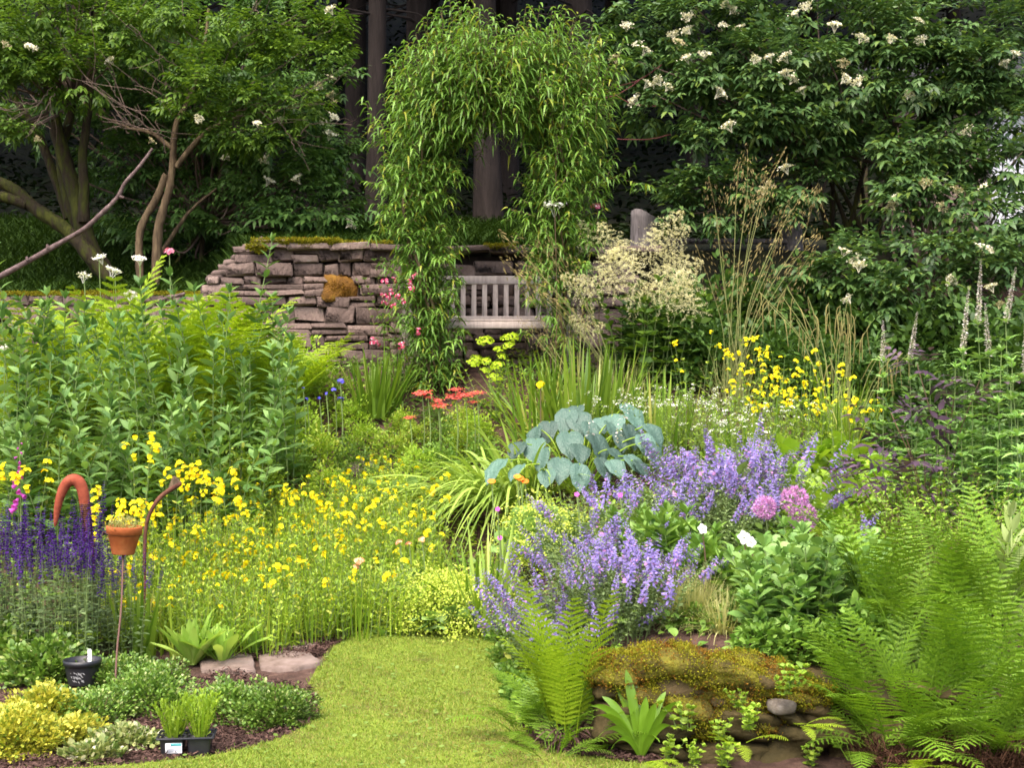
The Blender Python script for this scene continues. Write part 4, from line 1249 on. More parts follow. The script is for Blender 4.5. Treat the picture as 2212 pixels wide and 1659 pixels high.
M['euon_w'] = LM('cream_edged_leaf', (.09, .17, .03), (.36, .39, .14), trans=.25, rough=.45, c3=(.75, .72, .55), objvar=.1)
M['seedling'] = LM('seedling_leaf', (.20, .34, .02), (.36, .50, .05), trans=.4, rough=.5)
M['terracotta'] = noisemat('terracotta', [(0, (.24, .062, .018)), (.5, (.36, .10, .03)), (1, (.46, .17, .06))], scale=5, bump=.15, bscale=40, rough=.8)
M['rust'] = noisemat('rust', [(0, (.05, .02, .014)), (.5, (.11, .045, .028)), (1, (.19, .085, .05))], scale=9, bump=.5, bscale=40, rough=.85)
M['clay_red'] = noisemat('red_clay', [(0, (.15, .035, .02)), (.5, (.26, .058, .03)), (1, (.36, .10, .055))], scale=11, bump=.2, bscale=50, rough=.85)
M['felt'] = LM('felted_leaf', (.30, .40, .12), (.44, .54, .22), trans=.25, rough=.8, spec=.1)

# ------------------------------------------------------------------ where things stand, for the descriptions
LAND = [(265, 1165, 'beside the terracotta pot'), (160, 1060, 'behind the red clay hook'), (350, 1110, 'beside the rusty curved blade'), (430, 1350, 'behind the pale primula rosette'), (690, 1060, 'around the brown stepping stone'), (780, 1000, 'beside the upper stepping stone'),
        (900, 1250, 'beside the lime froth of lady\'s mantle'), (960, 1080, 'under the arching strap leaves'), (800, 1190, 'around the peach primula heads'), (560, 1300, 'above the bare mulch edge'), (460, 990, 'against the tall leafy stems'), (900, 900, 'below the coral flat heads')]


def near(px, py, land=None):
    return min(land or LAND, key=lambda l: (l[0] - px) ** 2 + (l[1] - py) ** 2 * 1.5)[2]


rng = np.random.default_rng(31); random.seed(31)
# ================================================================== REAR AND MIDDLE BORDER
# --- tall leafy perennials
tall = [(140, 650, 11.8), (220, 670, 11.9), (290, 680, 11.8), (400, 660, 11.9), (60, 700, 11.5), (340, 700, 11.6), (500, 650, 12.0), (20, 640, 11.8), (540, 740, 11.6), (620, 690, 12.0), (105, 530, 11.3), (72, 595, 11.5), (30, 650, 11.4), (180, 640, 11.9), (512, 520, 12.2), (430, 585, 11.8), (470, 625, 11.6), (345, 600, 12.1), (596, 605, 12.2), (250, 690, 11.5), (385, 700, 11.2), (560, 670, 11.8), (450, 740, 11.0), (150, 690, 11.2), (300, 745, 11.0), (520, 770, 11.1), (95, 770, 10.9),
        (210, 800, 10.8), (400, 840, 10.7), (590, 740, 11.4), (30, 800, 10.8), (130, 870, 10.6), (330, 890, 10.5), (480, 880, 10.6), (260, 920, 10.4), (50, 930, 10.4), (180, 950, 10.3), (420, 960, 10.4), (350, 800, 10.9), (10, 730, 11.1), (640, 800, 11.3), (540, 900, 10.7), (70, 850, 10.6), (240, 860, 10.6), (440, 850, 10.8), (0, 880, 10.5), (310, 960, 10.4), (110, 960, 10.3), (500, 960, 10.5)]
tlab = {10: 'tallest pale stemmed perennial, its leafy tip crossing the dead branch', 14: 'tall leafy perennial whose tip stands against the left end of the stone wall', 11: 'tall perennial whose leaf tip just touches the dead branch', 17: 'leafy perennial tip just below the pink valerian flower', 18: 'thin leaning perennial tip against the lower courses of the stone wall'}
for q, (px, py, Y) in enumerate(tall):
    b = on(px + rng.normal(0, 8), Y); H = zpx(py, Y) - b[2]
    big = H > 1.0
    ms, ml, tp = stemplant(H, 1 if py < 640 else 2, .06, .25, int(5 + H * 10), 2, .19, .060, OVATE if rng.uniform() < .25 else LANCE, .22, .35, .007, (1.05, .74), .1, hvar=.03, fold=.3, cols=3, dirx=(0, 0, 0) if q in (10, 14, 11, 17, 18) else (rng.normal(0, .07), rng.normal(0, .07), 0))
    r = thing('tall_perennial', tlab.get(q, 'grey green leafy perennial ' + ('standing behind the violet salvia spikes' if px < 230 and py > 830 else 'reaching up in front of the yellow green ferns' if py < 720 and px < 600 else 'in the thick of the tall clump above the yellow flowers')), 'perennial', b, 0, 1, 'tall leafy perennials below the low wall')
    ms.obj('stem', M['stem_green'], r); ml.obj('leaves', M['inula'], r)

# --- fern fronds, shared shapes
FR = {k: [frond(L, n, w, True, d).mesh('frond', M['fern']) for (L, n, w, d) in v] for k, v in
      {'tall': [(.85, 26, .135, .32), (.78, 24, .125, .46), (.9, 27, .135, .22)], 'mid': [(.6, 20, .12, .35), (.55, 20, .11, .5)], 'small': [(.28, 14, .075, .45)]}.items()}
FRB = [frond(L, n, w, True, d).mesh('frond', M['fern_bright']) for (L, n, w, d) in ((.62, 24, .14, .25), (.58, 22, .12, .4), (.5, 20, .12, .15))]


def fern(label, loc, fr, n, spread=(.15, .9), s=1.0, group=None, name='fern', az=None, sv=.25):
    r = thing(name, label, 'fern', loc, 0, 1, group)
    for k in range(n):
        a = rng.uniform(0, 2 * pi) if az is None else rng.uniform(*az)
        tilt = rng.uniform(*spread)
        me = fr[k % len(fr)]
        o = link('frond', me, r, (cos(a) * .04, sin(a) * .04, -.01), (0, 0, 0), s * rng.uniform(1 - sv, 1.1))
        o.rotation_euler = (Matrix.Rotation(a, 3, 'Z') @ Matrix.Rotation(tilt, 3, 'Y')).to_euler()
    return r


for q, (px, py, Y, n) in enumerate(((240, 625, 12.9, 10), (170, 650, 12.6, 9), (330, 660, 12.7, 9), (400, 690, 12.5, 9), (290, 700, 12.2, 8), (600, 690, 13.0, 9), (100, 660, 12.8, 8), (480, 680, 12.7, 8), (30, 640, 12.7, 8), (560, 740, 12.6, 8))):
    b = on(px, Y); H = (zpx(py, Y) - b[2]) * (.78 if px < 200 else 1)
    fern(['yellow green fern with fronds standing up below the white flower heads', 'yellow green fern behind the tallest leafy stem', 'yellow green fern in front of the twin stemmed elder', 'yellow green fern below the dead stick on the wall', 'yellow green fern half buried among the tall perennials', 'bright yellow green fern spreading against the foot of the stone wall'][min(q, 5)] if q < 6 else 'yellow green fern fronds showing between the tall perennials', b, FRB, n + 5, (.03, .6), H / (.56 if px < 200 else .50), 'ferns behind the tall perennials')
# white umbels and pink valerian rising behind the ferns
WU = umbel_mesh('flower_head', .075, 90, M['white_fl'], 9)
for q, (px, py, Y) in enumerate(((214, 552, 12.9), (302, 555, 12.9), (248, 580, 12.7), (182, 592, 12.8), (281, 633, 12.4), (10, 747, 11.6))):
    b = on(px + rng.normal(0, 6), Y); r = thing('white_umbel_plant', ['white flat flower head on the highest stem before the mossy trunk', 'white flower head standing in front of the twin elder stems', 'doubled white flower head, largest of those over the ferns', 'white flower head tilted towards the dead branch', 'white flower head lowest over the fern tops', 'white flower head poking out beside the tall perennials at the garden edge'][q], 'flower', b, 0, 1, 'white umbels over the ferns')
    t_ = np.array(at(px, py, Y)) - b
    m_ = MB(); tube(m_, curve([(0, 0, 0), t_ * .5 + [.02, 0, 0], t_], 5), .004, 4); m_.obj('stem', M['stem_green'], r)
    link('flower_head', WU, r, t_, (.35, rng.normal(0, .25), q), 1.15 if q == 2 else .95)
def topflower(name, label, cat, px, py, Y, me, mat_stem, d=(0, -.3, 1), s=1., leaves=None, bend=.02, group=None, part='flower_head', px0=None):
    b = on(px if px0 is None else px0, Y); r = thing(name, label, cat, b, 0, 1, group)
    t_ = np.array(at(px, py, Y)) - b
    m_ = MB(); tube(m_, curve([(0, 0, -.02), t_ * .5 + [bend, 0, 0], t_], 5), .0045, 4); m_.obj('stem', M[mat_stem], r)
    put(r, part, me, t_, d, s)
    if leaves is not None:
        leaves.obj('leaves', M['green'], r)
    return r
PK = cluster(16, .05, .022).mesh('flower_head', M['pink'])
topflower('valerian', 'pink valerian flower standing dark against the wood beside the twin stems', 'flower', 366, 543, 12.7, PK, 'stem_green')
topflower('valerian', 'pink valerian flower above the plume flowers beside the arch', 'flower', 1290, 447, 13.5, PK, 'stem_brown', s=1.2)
r = topflower('white_umbel_plant', 'pale pinkish flat flower head in front of the arch leg', 'flower', 1198, 437, 13.1, WU, 'stem_brown', d=(0, -.15, 1), s=1.5)

# --- honeysuckle and rose on the arch leg
ms, ml, tp = stemplant(1.25, 9, .16, .5, 16, 2, .055, .03, OVATE, .2, .3, .004, (1, .7))
r = thing('climbing_rose', 'crimson and white flowered climber at the foot of the arch leg', 'climber', on(868, 13.2))
ms.obj('stem', M['stem_brown'], r); ml.obj('leaves', M['green'], r)
RC = [cluster(6, .03, .015).mesh('flower', M['crimson']) for k in range(2)]
for q, (px, py) in enumerate(((830, 607), (852, 604), (845, 630), (835, 640), (860, 640), (885, 610), (890, 624), (832, 655), (872, 650), (850, 660), (806, 736), (815, 741), (868, 748), (905, 715), (826, 638), (895, 595))):
    put(r, 'flower', RC[q % 2], at(px, py, 12.95) - np.array(r.location), (rng.normal(0, .4), -1, .5), rng.uniform(.8, 1.2))

# --- iris clumps and long strap leaves
def strapthing(name, label, cat, loc, mat, *a, **k):
    mb_ = straps(*a, **k); r_ = thing(name, label, cat, loc); mb_.obj('leaves', M[mat], r_); return r_


strapthing('iris_clump', 'upright green iris leaves beside the foot of the willow arch', 'iris', on(810, 12.95), 'strap', 90, .66, .03, .2, .55, .12, seg=7)
strapthing('iris_clump', 'tall broad iris leaves fanning up behind the hosta', 'iris', on(1270, 12.0), 'strap', 120, .92, .036, .35, .5, .1, seg=7)
strapthing('iris_clump', 'narrow upright leaves left of the tall iris fan, below the lime spurge', 'iris', on(1165, 12.3), 'strap', 70, .8, .024, .25, .8, .2, seg=8)
strapthing('iris_clump', 'light green sword leaves between the white and yellow flowers', 'iris', on(1420, 11.7), 'strap', 50, .75, .034, .28, .3, .05, seg=6)
strapthing('iris_clump', 'light green sword leaves under the upper yellow flowers', 'iris', on(1640, 11.4), 'strap', 45, .62, .034, .3, .4, .1, seg=6)
strapthing('daylily', 'long pale strap leaves arching over beside the blue hosta', 'daylily', on(1105, 11.25), 'strap_pale', 300, 1.25, .030, .34, .95, .75, bias=(-.5, -.35, .0), seg=10)
strapthing('daylily', 'loose green strap leaves spreading in front of the hosta', 'daylily', on(1030, 9.3), 'strap', 50, .6, .03, .18, .85, .3, seg=8)
strapthing('daylily', 'pale straight strap leaves leaning past the orange hawkweed', 'daylily', on(1060, 9.0), 'strap_pale', 22, .75, .03, .12, .5, .1, seg=7)
o = cluster(4, .03, .035).mesh('flower', M['yellow'])
topflower('yellow_iris', 'single yellow iris bloom on a brown stalk behind the hosta', 'flower', 1168, 832, 11.6, o, 'stem_brown', s=.95, bend=.0, part='flower')
BLF = [cluster(3, .03, .026, cup=.1).mesh('flower', M['blue']) for k in range(2)]
for q, (px, py) in enumerate(((735, 824), (722, 842), (736, 862), (690, 860), (663, 862), (655, 838), (705, 850))):
    topflower('blue_iris', ['blue iris bloom highest beside the iris leaves', 'blue iris bloom just under the highest one', 'blue iris bloom, lowest and largest below the iris leaves', 'small blue iris bloom among the border leaves', 'pale blue bloom farthest from the arch', 'blue bloom half hidden in the dark border leaves', 'blue bloom between the border leaves and the iris fan'][q], 'flower', px, py, 12.2, BLF[q % 2], 'stem_green', s=(.9, .8, .9, .6, .5, .5, .5)[q], group='blue iris blooms', part='flower')

# --- plume flowers (cream)
pl = thing('plume_flower', 'billowing cream plumes of goat\'s beard below the grey post', 'perennial', on(1390, 13.3))
ms, ml, tp = stemplant(.95, 16, .38, .35, 9, 3, .14, .06, OVATE, .25, .3, .005, (1, .8), turn=2.0)
ms.obj('stem', M['stem_green'], pl); ml.obj('leaves', M['green'], pl)


def plume(L, n=28, m=44):
    mb_ = MB()
    for k in range(n):
        t = k / n; a = k * 2.4
        l = L * .62 * (1 - t) ** .8 + .03
        b0 = np.array([0, 0, t * L]); d = unit([cos(a), sin(a), .35])
        u = rng.uniform(.1, 1, m)
        q = b0 + d * (l * u)[:, None] + np.array([0, 0, -.6]) * (l * u ** 2)[:, None] + rng.normal(0, .006, (m, 3))
        leafset(mb_, q, d * .6 + rng.normal(0, .7, (m, 3)), .015, .006, DIAM, jit=.8)
    return mb_


PL = [plume(.36).mesh('plume', M['plume']) for k in range(3)]
for q, (px, py) in enumerate(((1330, 505), (1370, 545), (1440, 500), (1470, 530), (1420, 560), (1300, 560), (1345, 590), (1390, 600), (1440, 610), (1300, 605), (1270, 600), (1480, 600), (1460, 570), (1400, 520), (1350, 620), (1320, 545), (1380, 570), (1500, 640), (1445, 630), (1425, 480), (1280, 500))):
    Yq = 13.2 - .25 * (py > 560)
    put(pl, 'plume_blossom', PL[q % 3], at(px, py + 35, Yq) - np.array(pl.location), (rng.normal(0, .8), rng.normal(-.4, .4), .7), rng.uniform(.7, 1.0))
for q, (px, py) in enumerate(((1270, 690), (1262, 705))):
    put(pl, 'plume_blossom', PL[q % 3], at(px, py + 20, 12.9) - np.array(pl.location), (rng.normal(0, .6), -.3, .6), .6)

# --- giant feather grasses
def oathead(L=.5, n=75):
    mb_ = MB(); t = rng.uniform(0, 1, n) ** .8; a = rng.uniform(0, 2 * pi, n)
    r_ = .15 * np.sin(np.clip(t, .05, 1) * pi) ** .7 * rng.uniform(.2, 1, n)
    P_ = np.stack([np.cos(a) * r_, np.sin(a) * r_, t * L - r_ * .6], -1)
    leafset(mb_, P_, np.stack([np.cos(a) * .3, np.sin(a) * .3, np.full(n, -1.)], -1) + rng.normal(0, .2, (n, 3)), rng.uniform(.025, .05, n), .008, DIAM, jit=.7)
    tube(mb_, [(0, 0, 0), (0, 0, L * .9)], .002, 3)
    return mb_


OH = [oathead().mesh('seed_head', M['oat']) for k in range(3)]


def feather(label, px, Y, tops_, nb=90, L=.7, hs=1.):
    b = on(px, Y); r_ = thing('feather_grass', label, 'grass', b, 0, 1, 'giant feather grasses')
    straps(nb, L, .008, .15, .6, .35, seg=6).obj('leaves', M['straw'], r_)
    m_ = MB()
    for (tx, ty) in tops_:
        t_ = at(tx, ty, Y + rng.uniform(-.3, .2)) - b
        c_ = curve([(rng.normal(0, .08), rng.normal(0, .08), 0), t_ * [.35, .5, .55], t_], 6)
        tube(m_, c_, np.linspace(.0045, .0025, len(c_)), 4)
        d_ = unit(c_[-1] - c_[-3]) + [rng.normal(0, .15), 0, -.1]
        put(r_, 'seed_head', OH[rng.integers(3)], t_ - d_ * .15, d_, hs * rng.uniform(.8, 1.15))
    m_.obj('stalks', M['straw'], r_)
    return r_


feather('giant feather grass with tall green stalks and drooping tan heads before the split post', 1580, 12.9, ((1615, 410), (1640, 440), (1590, 430), (1655, 400), (1700, 470), (1680, 500), (1545, 450), (1625, 470), (1740, 500), (1560, 540), (1610, 600), (1660, 580), (1700, 620), (1580, 640), (1640, 650), (1720, 560), (1530, 600)))
feather('feather grass with airy tan heads leaning across the right arch leg', 1340, 12.7, ((1140, 560), (1165, 590), (1195, 560), (1230, 590), (1180, 640), (1210, 660), (1150, 620)), hs=.95)
feather('short feather grass with low tan heads in front of the goat\'s beard', 1250, 12.6, ((1190, 740), (1170, 730), (1270, 680), (1255, 700), (1150, 720), (1220, 720)), 40, .5, .7)
feather('feather grass with pale heads behind the right arch leg', 1245, 13.6, ((1200, 470), (1225, 500), (1180, 500), (1250, 520), (1210, 530)), 20, .5, .8)
# --- pendulous sedge
CK = MB(); tube(CK, curve([(0, 0, 0), (.03, 0, -.05), (.035, 0, -.22)], 5), np.r_[np.linspace(.0015, .004, 5), np.linspace(.004, .002, 6)], 5); CK = CK.mesh('catkin', M['catkin'])
for lab, px, Y, tops_ in (('pendulous sedge with hanging catkins in front of the elder skirt', 1800, 12.2, ((1690, 640), (1720, 690), (1760, 690), (1790, 655), (1830, 650), (1815, 660), (1850, 680), (1700, 620), (1745, 640), (1880, 700), (1655, 650), (1640, 630))), ('pendulous sedge with a close tassel of catkins under the upper cream flower', 1835, 11.6, ((1815, 672), (1822, 672), (1830, 675), (1838, 678), (1935, 760), (1950, 762), (1960, 765), (1915, 740), (1790, 770)))):
    b = on(px, Y); r = thing('pendulous_sedge', lab, 'sedge', b, 0, 1, 'pendulous sedges')
    straps(110, .8, .014, .2, .85, .5, seg=8).obj('leaves', M['strap'], r)
    m_ = MB()
    for (tx, ty) in tops_:
        t_ = at(tx, ty, Y - .1) - b; c_ = curve([(0, 0, 0), t_ * [.4, .5, .65], t_], 5); tube(m_, c_, .003, 3)
        for k in range(3):
            link('catkin', CK, r, c_[-1 - k] + [0, 0, 0], (rng.normal(0, .15), rng.normal(0, .15), rng.uniform(0, 6)), rng.uniform(.8, 1.3))
    m_.obj('stalks', M['straw'], r)

# --- lime spurge
ms, ml, tp = stemplant(.5, 14, .16, .45, 10, 3, .05, .016, LANCE, .1, .3, .004, (1, .8), turn=1.2)
r = thing('lime_spurge', 'acid lime spurge glowing below the bench', 'perennial', on(1062, 12.9)); ms.obj('stem', M['stem_green'], r); ml.obj('leaves', M['green_lt'], r)
EB = [cluster(60, .07, .011, .45).mesh('flower_head', M['euph']) for k in range(2)]
for q, (px, py) in enumerate(((1050, 735), (1092, 730), (1075, 755), (1030, 775), (1050, 780), (1025, 785), (1075, 790), (1048, 800), (1100, 745), (1068, 815), (1040, 740), (1085, 770), (1110, 727))):
    put(r, 'flower_head', EB[q % 2], at(px, py, 12.75) - np.array(r.location), (rng.normal(0, .3), -.5, 1), rng.uniform(.75, 1.1))

# --- coral yarrow
CB = MB()
P = np.stack([rng.normal(0, .035, 120), rng.normal(0, .035, 120), rng.normal(0, .004, 120)], -1); an = rng.uniform(0, 6.28, 120)
leafset(CB, P, np.stack([np.cos(an), np.sin(an), np.full(120, .1)], -1), .014, .014, ROUND, jit=.2); CB = CB.mesh('flower_head', M['coral'])
for q, (px, py, s_, lb) in enumerate(((912, 849, 1.1, 'coral yarrow head nearest the bare mulch'), (984, 841, .8, 'small coral yarrow head, highest of the group'), (985, 856, 1.3, 'widest coral yarrow head beside the strap leaves'), (1005, 853, 1.1, 'coral yarrow head overlapping the widest one'), (1030, 848, .8, 'coral yarrow head tucked into the strap leaves'), (948, 876, 1.2, 'bright coral yarrow head, lowest of the group'), (945, 865, .7, 'small coral yarrow head just above the lowest bright one'), (925, 858, .6, 'tiny coral yarrow head under the mulch edge'), (885, 902, .7, 'stray coral yarrow head down among the lime leaves'), (1022, 868, .6, 'tiny coral yarrow head below the widest one'))):
    topflower('coral_yarrow', lb, 'flower', px, py, 12.1, CB, 'stem_green', (0, -.25, 1), s_, group='coral yarrow heads')

# --- masses of small leafy plants, first the prototypes
def proto(name, label, cat, ms=None, ml=None, sm='stem_green', lm='green', group=None):
    r_ = thing(name, label, cat, (0, 0, -60), 0, 1, group)
    if ms is not None:
        ms.obj('stem', M[sm], r_)
    ml.obj('leaves', M[lm], r_)
    return r_


class Bank:
    """prototypes of one kind; the first placement moves the prototype itself, later ones are copies"""
    def __init__(s, protos):
        s.p = protos; s.used = [False] * len(protos); s.i = 0

    def put(s, loc, label=None, sc=1.0, rz=None, group=None, keep=1.0):
        k = s.i % len(s.p); s.i += 1; rz = rng.uniform(0, 6.28) if rz is None else rz
        if keep >= 1 and not s.used[k]:
            s.used[k] = True; r_ = s.p[k]; r_.location = tuple(loc); r_.rotation_euler = (0, 0, rz); r_.scale = (sc, sc, sc)
            if label: r_['label'] = label
            if group: r_['group'] = group
            return r_
        return dup(s.p[k], loc, rz, sc, label, group, keep)

    def clean(s):
        for k, r_ in enumerate(s.p):
            if not s.used[k]:
                for ch in list(r_.children):
                    bpy.data.objects.remove(ch)
                bpy.data.objects.remove(r_)


# white flowered froth
WF = [cluster(8, .035, .0062, .5).mesh('flower_head', M['white_fl']) for k in range(2)]
pr = []
for k in range(3):
    ms, ml, tp = stemplant(.58, 26, .2, .35, 11, 2, .05, .012, LANCE, .2, .5, .0025, (1, .6), turn=2.2)
    r = proto('white_lace_plant', 'x', 'flower', ms, ml, lm='green_lt')
    for t_, a_ in tp[:20]:
        put(r, 'flower_head', WF[rng.integers(2)], t_, a_ + [0, -.3, 0], rng.uniform(.6, 1.1))
    pr.append(r)
B_ = Bank(pr)
for q, (px, Y) in enumerate(((1340, 11.8), (1390, 11.6), (1440, 11.9), (1490, 11.7), (1540, 11.9), (1430, 11.6), (1480, 11.5), (1540, 11.4), (1600, 11.6), (1370, 11.7), (1590, 11.0), (1640, 11.2), (1700, 11.3), (1310, 11.8))):
    B_.put(on(px, Y), 'light green plant frothy with tiny white flowers ' + ('above the hosta' if px < 1430 else 'beside the upper yellow flowers' if px > 1560 else 'between the hosta and the feather grass'), rng.uniform(.8, 1.05), group='plants frothy with tiny white flowers')

# --- yellow monkey flowers
YC = [cluster(6, .034, .0155, 1.4, .35).mesh('flower_cluster', M['yellow']) for k in range(3)] + [cluster(3, .026, .0155, 1.1, .35).mesh('flower_cluster', M['yellow']) for k in range(2)]
pr = []
for k in range(4):
    ms, ml, tp = stemplant(.42, 22, .19, .35, 9, 2, .055, .020, OVATE, .2, .5, .003, (1, .6), turn=1.7, hvar=.35)
    g = straps(60, .42, .008, .2, .5, .25, seg=5); ml.add(np.concatenate(g.V), np.concatenate(g.Q))
    r = proto('monkey_flower', 'x', 'flower', ms, ml, lm='mim_leaf')
    for t_, a_ in tp[:9]:
        put(r, 'flower_cluster', YC[rng.integers(5)], t_ + [0, 0, .015], a_ + [0, -.6, 0], rng.uniform(.75, 1.1))
    pr.append(r)
B_ = Bank(pr)
mim = []
for Y, xa, xb, st in ((8.7, 330, 560, 75), (9.0, 290, 800, 62), (9.3, 250, 870, 58), (9.6, 250, 900, 52), (9.9, 310, 920, 50), (10.2, 380, 920, 50), (10.6, 520, 900, 52), (11.0, 600, 880, 58), (11.5, 730, 900, 60)):
    px = xa + rng.uniform(0, 20)
    while px < xb:
        mim.append((px + rng.normal(0, 8), Y + rng.normal(0, .08))); px += st
for (px, Y) in mim:
    b = on(px, Y); qx, qy = pxy(b)
    if 610 < qx < 740 and 1045 < qy < 1095:
        continue
    s_ = rng.uniform(.85, 1.15)
    fld = 1.0 + .35 * math.sin(qx * .021 + 1) * math.sin(qy * .03 + qx * .006) + .25 * rng.normal()
    keep = float(np.clip(fld - .75 * smooth(1180, 1300, qy - 60 + .10 * (qx - 300)), .06, .999))
    if Y > 10.9: s_ *= .8
    B_.put(b, 'lime green clump of yellow monkey flowers ' + near(qx, qy - 70), s_, group='yellow monkey flowers of the middle bed', keep=keep)
for (px, py, Y) in ((298, 945, 9.7), (430, 985, 9.75), (375, 1005, 9.75), (470, 1020, 9.7), (520, 1045, 9.7), (300, 1060, 9.5), (270, 1080, 9.3), (230, 1060, 9.4), (60, 985, 9.3)):
    b = on(px, Y); H = zpx(py, Y) - b[2]
    ms, ml, tp = stemplant(H, 3, .05, .15, 11, 2, .06, .022, OVATE, .2, .4, .003, (1, .5), turn=1.7, hvar=.12)
    r = thing('monkey_flower', 'tall yellow monkey flower stems rising ' + ('alone against the dark leaves' if py < 960 else 'behind the rusty curved blade' if px > 340 else 'by the red clay hook' if px > 200 else 'beside the foxglove'), 'flower', b, 0, 1, 'tall yellow monkey flowers')
    ms.obj('stem', M['stem_green'], r); ml.obj('leaves', M['mim_leaf'], r)
    for t_, a_ in tp:
        for k in range(3):
            put(r, 'flower_cluster', YC[rng.integers(5)], t_ - [rng.normal(0, .03), 0, .055 * k * rng.uniform(.6, 1.2)], a_ + [0, -.7, 0], rng.uniform(.9, 1.2))
for q, (px, py, Y) in enumerate(((1497, 735, 11.7), (1595, 738, 11.7), (1625, 720, 11.7), (1640, 775, 11.5), (1690, 800, 11.4), (1720, 770, 11.4), (1680, 770, 11.5), (1755, 800, 11.3), (1740, 850, 11.5), (1790, 820, 11.5), (1850, 865, 11.5), (1610, 800, 11.5), (1770, 850, 11.5), (1880, 870, 11.4), (1600, 850, 11.5), (1660, 830, 11.2), (1700, 835, 11.2), (1820, 850, 11.0))):
    b = on(px, Y); H = max(zpx(py, Y) - b[2], .3)
    ms, ml, tp = stemplant(H, 5, .09, .15, 9, 2, .06, .022, OVATE, .2, .4, .003, (1, .6), turn=1.7, hvar=.15)
    r = thing('monkey_flower', ['yellow monkey flower stem standing apart over the white froth', 'yellow monkey flower beside the highest one', 'highest yellow monkey flower among the feather grass stalks'][q] if q < 3 else 'yellow monkey flower in the upper drift ' + ('below the feather grass' if px < 1700 else 'before the pendulous sedge'), 'flower', b, 0, 1, 'yellow monkey flowers of the upper drift')
    ms.obj('stem', M['stem_green'], r); ml.obj('leaves', M['mim_leaf'], r)
    for t_, a_ in tp:
        for k in range(rng.integers(1, 3)):
            put(r, 'flower_cluster', YC[rng.integers(5)], t_ - [rng.normal(0, .05), 0, .09 * k], a_ + [0, -.7, 0], rng.uniform(.6, 1.0))

rng = np.random.default_rng(33); random.seed(33)
# --- blue hosta: every leaf its own part
def hosta_leaf(L, W, seed):
    mb_ = MB()
    pr_ = [(0, .12), (.08, .62), (.2, .92), (.38, 1), (.58, .9), (.76, .66), (.9, .32), (1, .03)]
    t = np.array([p[0] for p in pr_]); w = np.array([p[1] for p in pr_]); c = np.linspace(-1, 1, 9)
    X = t * L; Zc = -.35 * L * t ** 2
    V_ = np.stack([np.broadcast_to(X[:, None], (8, 9)) + (.06 * L * np.abs(c) * (t[:, None] < .15) * -1), (W / 2 * w)[:, None] * c, Zc[:, None] + (W / 2 * w)[:, None] * (.38 * np.abs(c) ** 1.3 - .25 * c ** 4) + .006 * np.cos(c * 9 * pi / 2)[None] * w[:, None] + .01 * np.sin(t * 14 + seed)[:, None] * np.abs(c)], -1)
    idx = np.arange(72).reshape(8, 9)
    mb_.add(V_.reshape(-1, 3), np.stack([idx[:-1, :-1], idx[:-1, 1:], idx[1:, 1:], idx[1:, :-1]], -1).reshape(-1, 4))
    return mb_.mesh('leaf', M['hosta'])


HL = [hosta_leaf(.255, .205, s_) for s_ in range(4)]
hb = on(1250, 10.95)
ho = thing('blue_hosta', 'large blue grey hosta with broad puckered leaves in the middle of the slope', 'hosta', hb)
hs = MB()
hz = [(330, 30, 140), (60, 560, 0), (1, 1, 1)]
HT = [(1062, 1012, -2.6, 1.05), (1110, 1018, -2.3, .75), (1165, 990, -2.1, .9), (1112, 970, -2.8, .8), (1150, 965, -2.0, 1.0), (1190, 970, -1.8, .8), (1232, 955, -1.7, 1.15), (1210, 1010, -1.7, 1.05), (1255, 975, -1.2, .9), (1300, 960, -1.4, 1.1), (1255, 1028, -1.5, .9), (1310, 1010, -1.2, .85), (1335, 1010, -.7, .8), (1340, 985, -.8, .85),
      (1375, 1000, -.4, .8), (1415, 975, -.3, .95), (1420, 935, .1, .9), (1400, 960, -.6, .9), (1370, 940, 0, .9), (1345, 950, -.9, .8), (1255, 910, 1.7, 1.1), (1300, 915, 1.4, .8), (1220, 905, 2.0, 1.0), (1375, 895, .9, 1.15), (1330, 910, 1.1, .9), (1180, 930, 2.6, .9), (1210, 925, -2.2, .8), (1280, 930, -1.3, .9), (1330, 930, -.5, .9), (1150, 940, 3.0, .8), (1240, 890, 1.7, .8), (1360, 1022, -.9, .7), (1180, 1030, -2.0, .75), (1390, 1010, -.6, .7)]
for q, (px, py, az, s_) in enumerate([h for k, h in enumerate(HT) if k not in (5, 26, 31)]):
    # leaf middle seen at this place; nearer leaves sit lower and further out
    Y = 10.95 + np.interp(py, [890, 940, 1030], [.4, .05, -.5])
    m_ = at(px, py, Y) - hb; s_ *= .93
    d = np.array([cos(az) * .8, sin(az) * .9, 0])
    az = -pi / 2 + np.clip((px - 1245) / 190., -1.2, 1.2) + rng.normal(0, .25); d = np.array([cos(az) * .8, sin(az) * .9, 0]); pit = np.interp(py, [890, 950, 1030], [.38, .6, .5]) + rng.normal(0, .12)
    base = m_ - unit(d) * .15 * s_ * cos(pit) + [0, 0, .10 * s_ * sin(pit) + .015]
    o = link('leaf', HL[q % 4], ho, base, None, s_)
    zax = math.atan2(d[1], d[0])
    o.rotation_euler = (Matrix.Rotation(zax, 3, 'Z') @ Matrix.Rotation(pit, 3, 'Y') @ Matrix.Rotation(rng.normal(0, .18), 3, 'X')).to_euler()
    tube(hs, curve([(base[0] * .12, base[1] * .12, 0), base * .6 + [0, 0, .08], base], 4), np.linspace(.007, .005, 9), 5)
hs.obj('stalks', M['green_lt'], ho)
HF = spike(.16, 16, .04, .03, .016, .4, 4, droop=.5); HF = HF.mesh('flower_spike', M['pale_fl'])
for (px, py) in ((1275, 940), (1348, 905), (1335, 955)):
    put(ho, 'flower_spike', HF, at(px, py, 10.75) - hb, (0.05, 0, 1), 1)

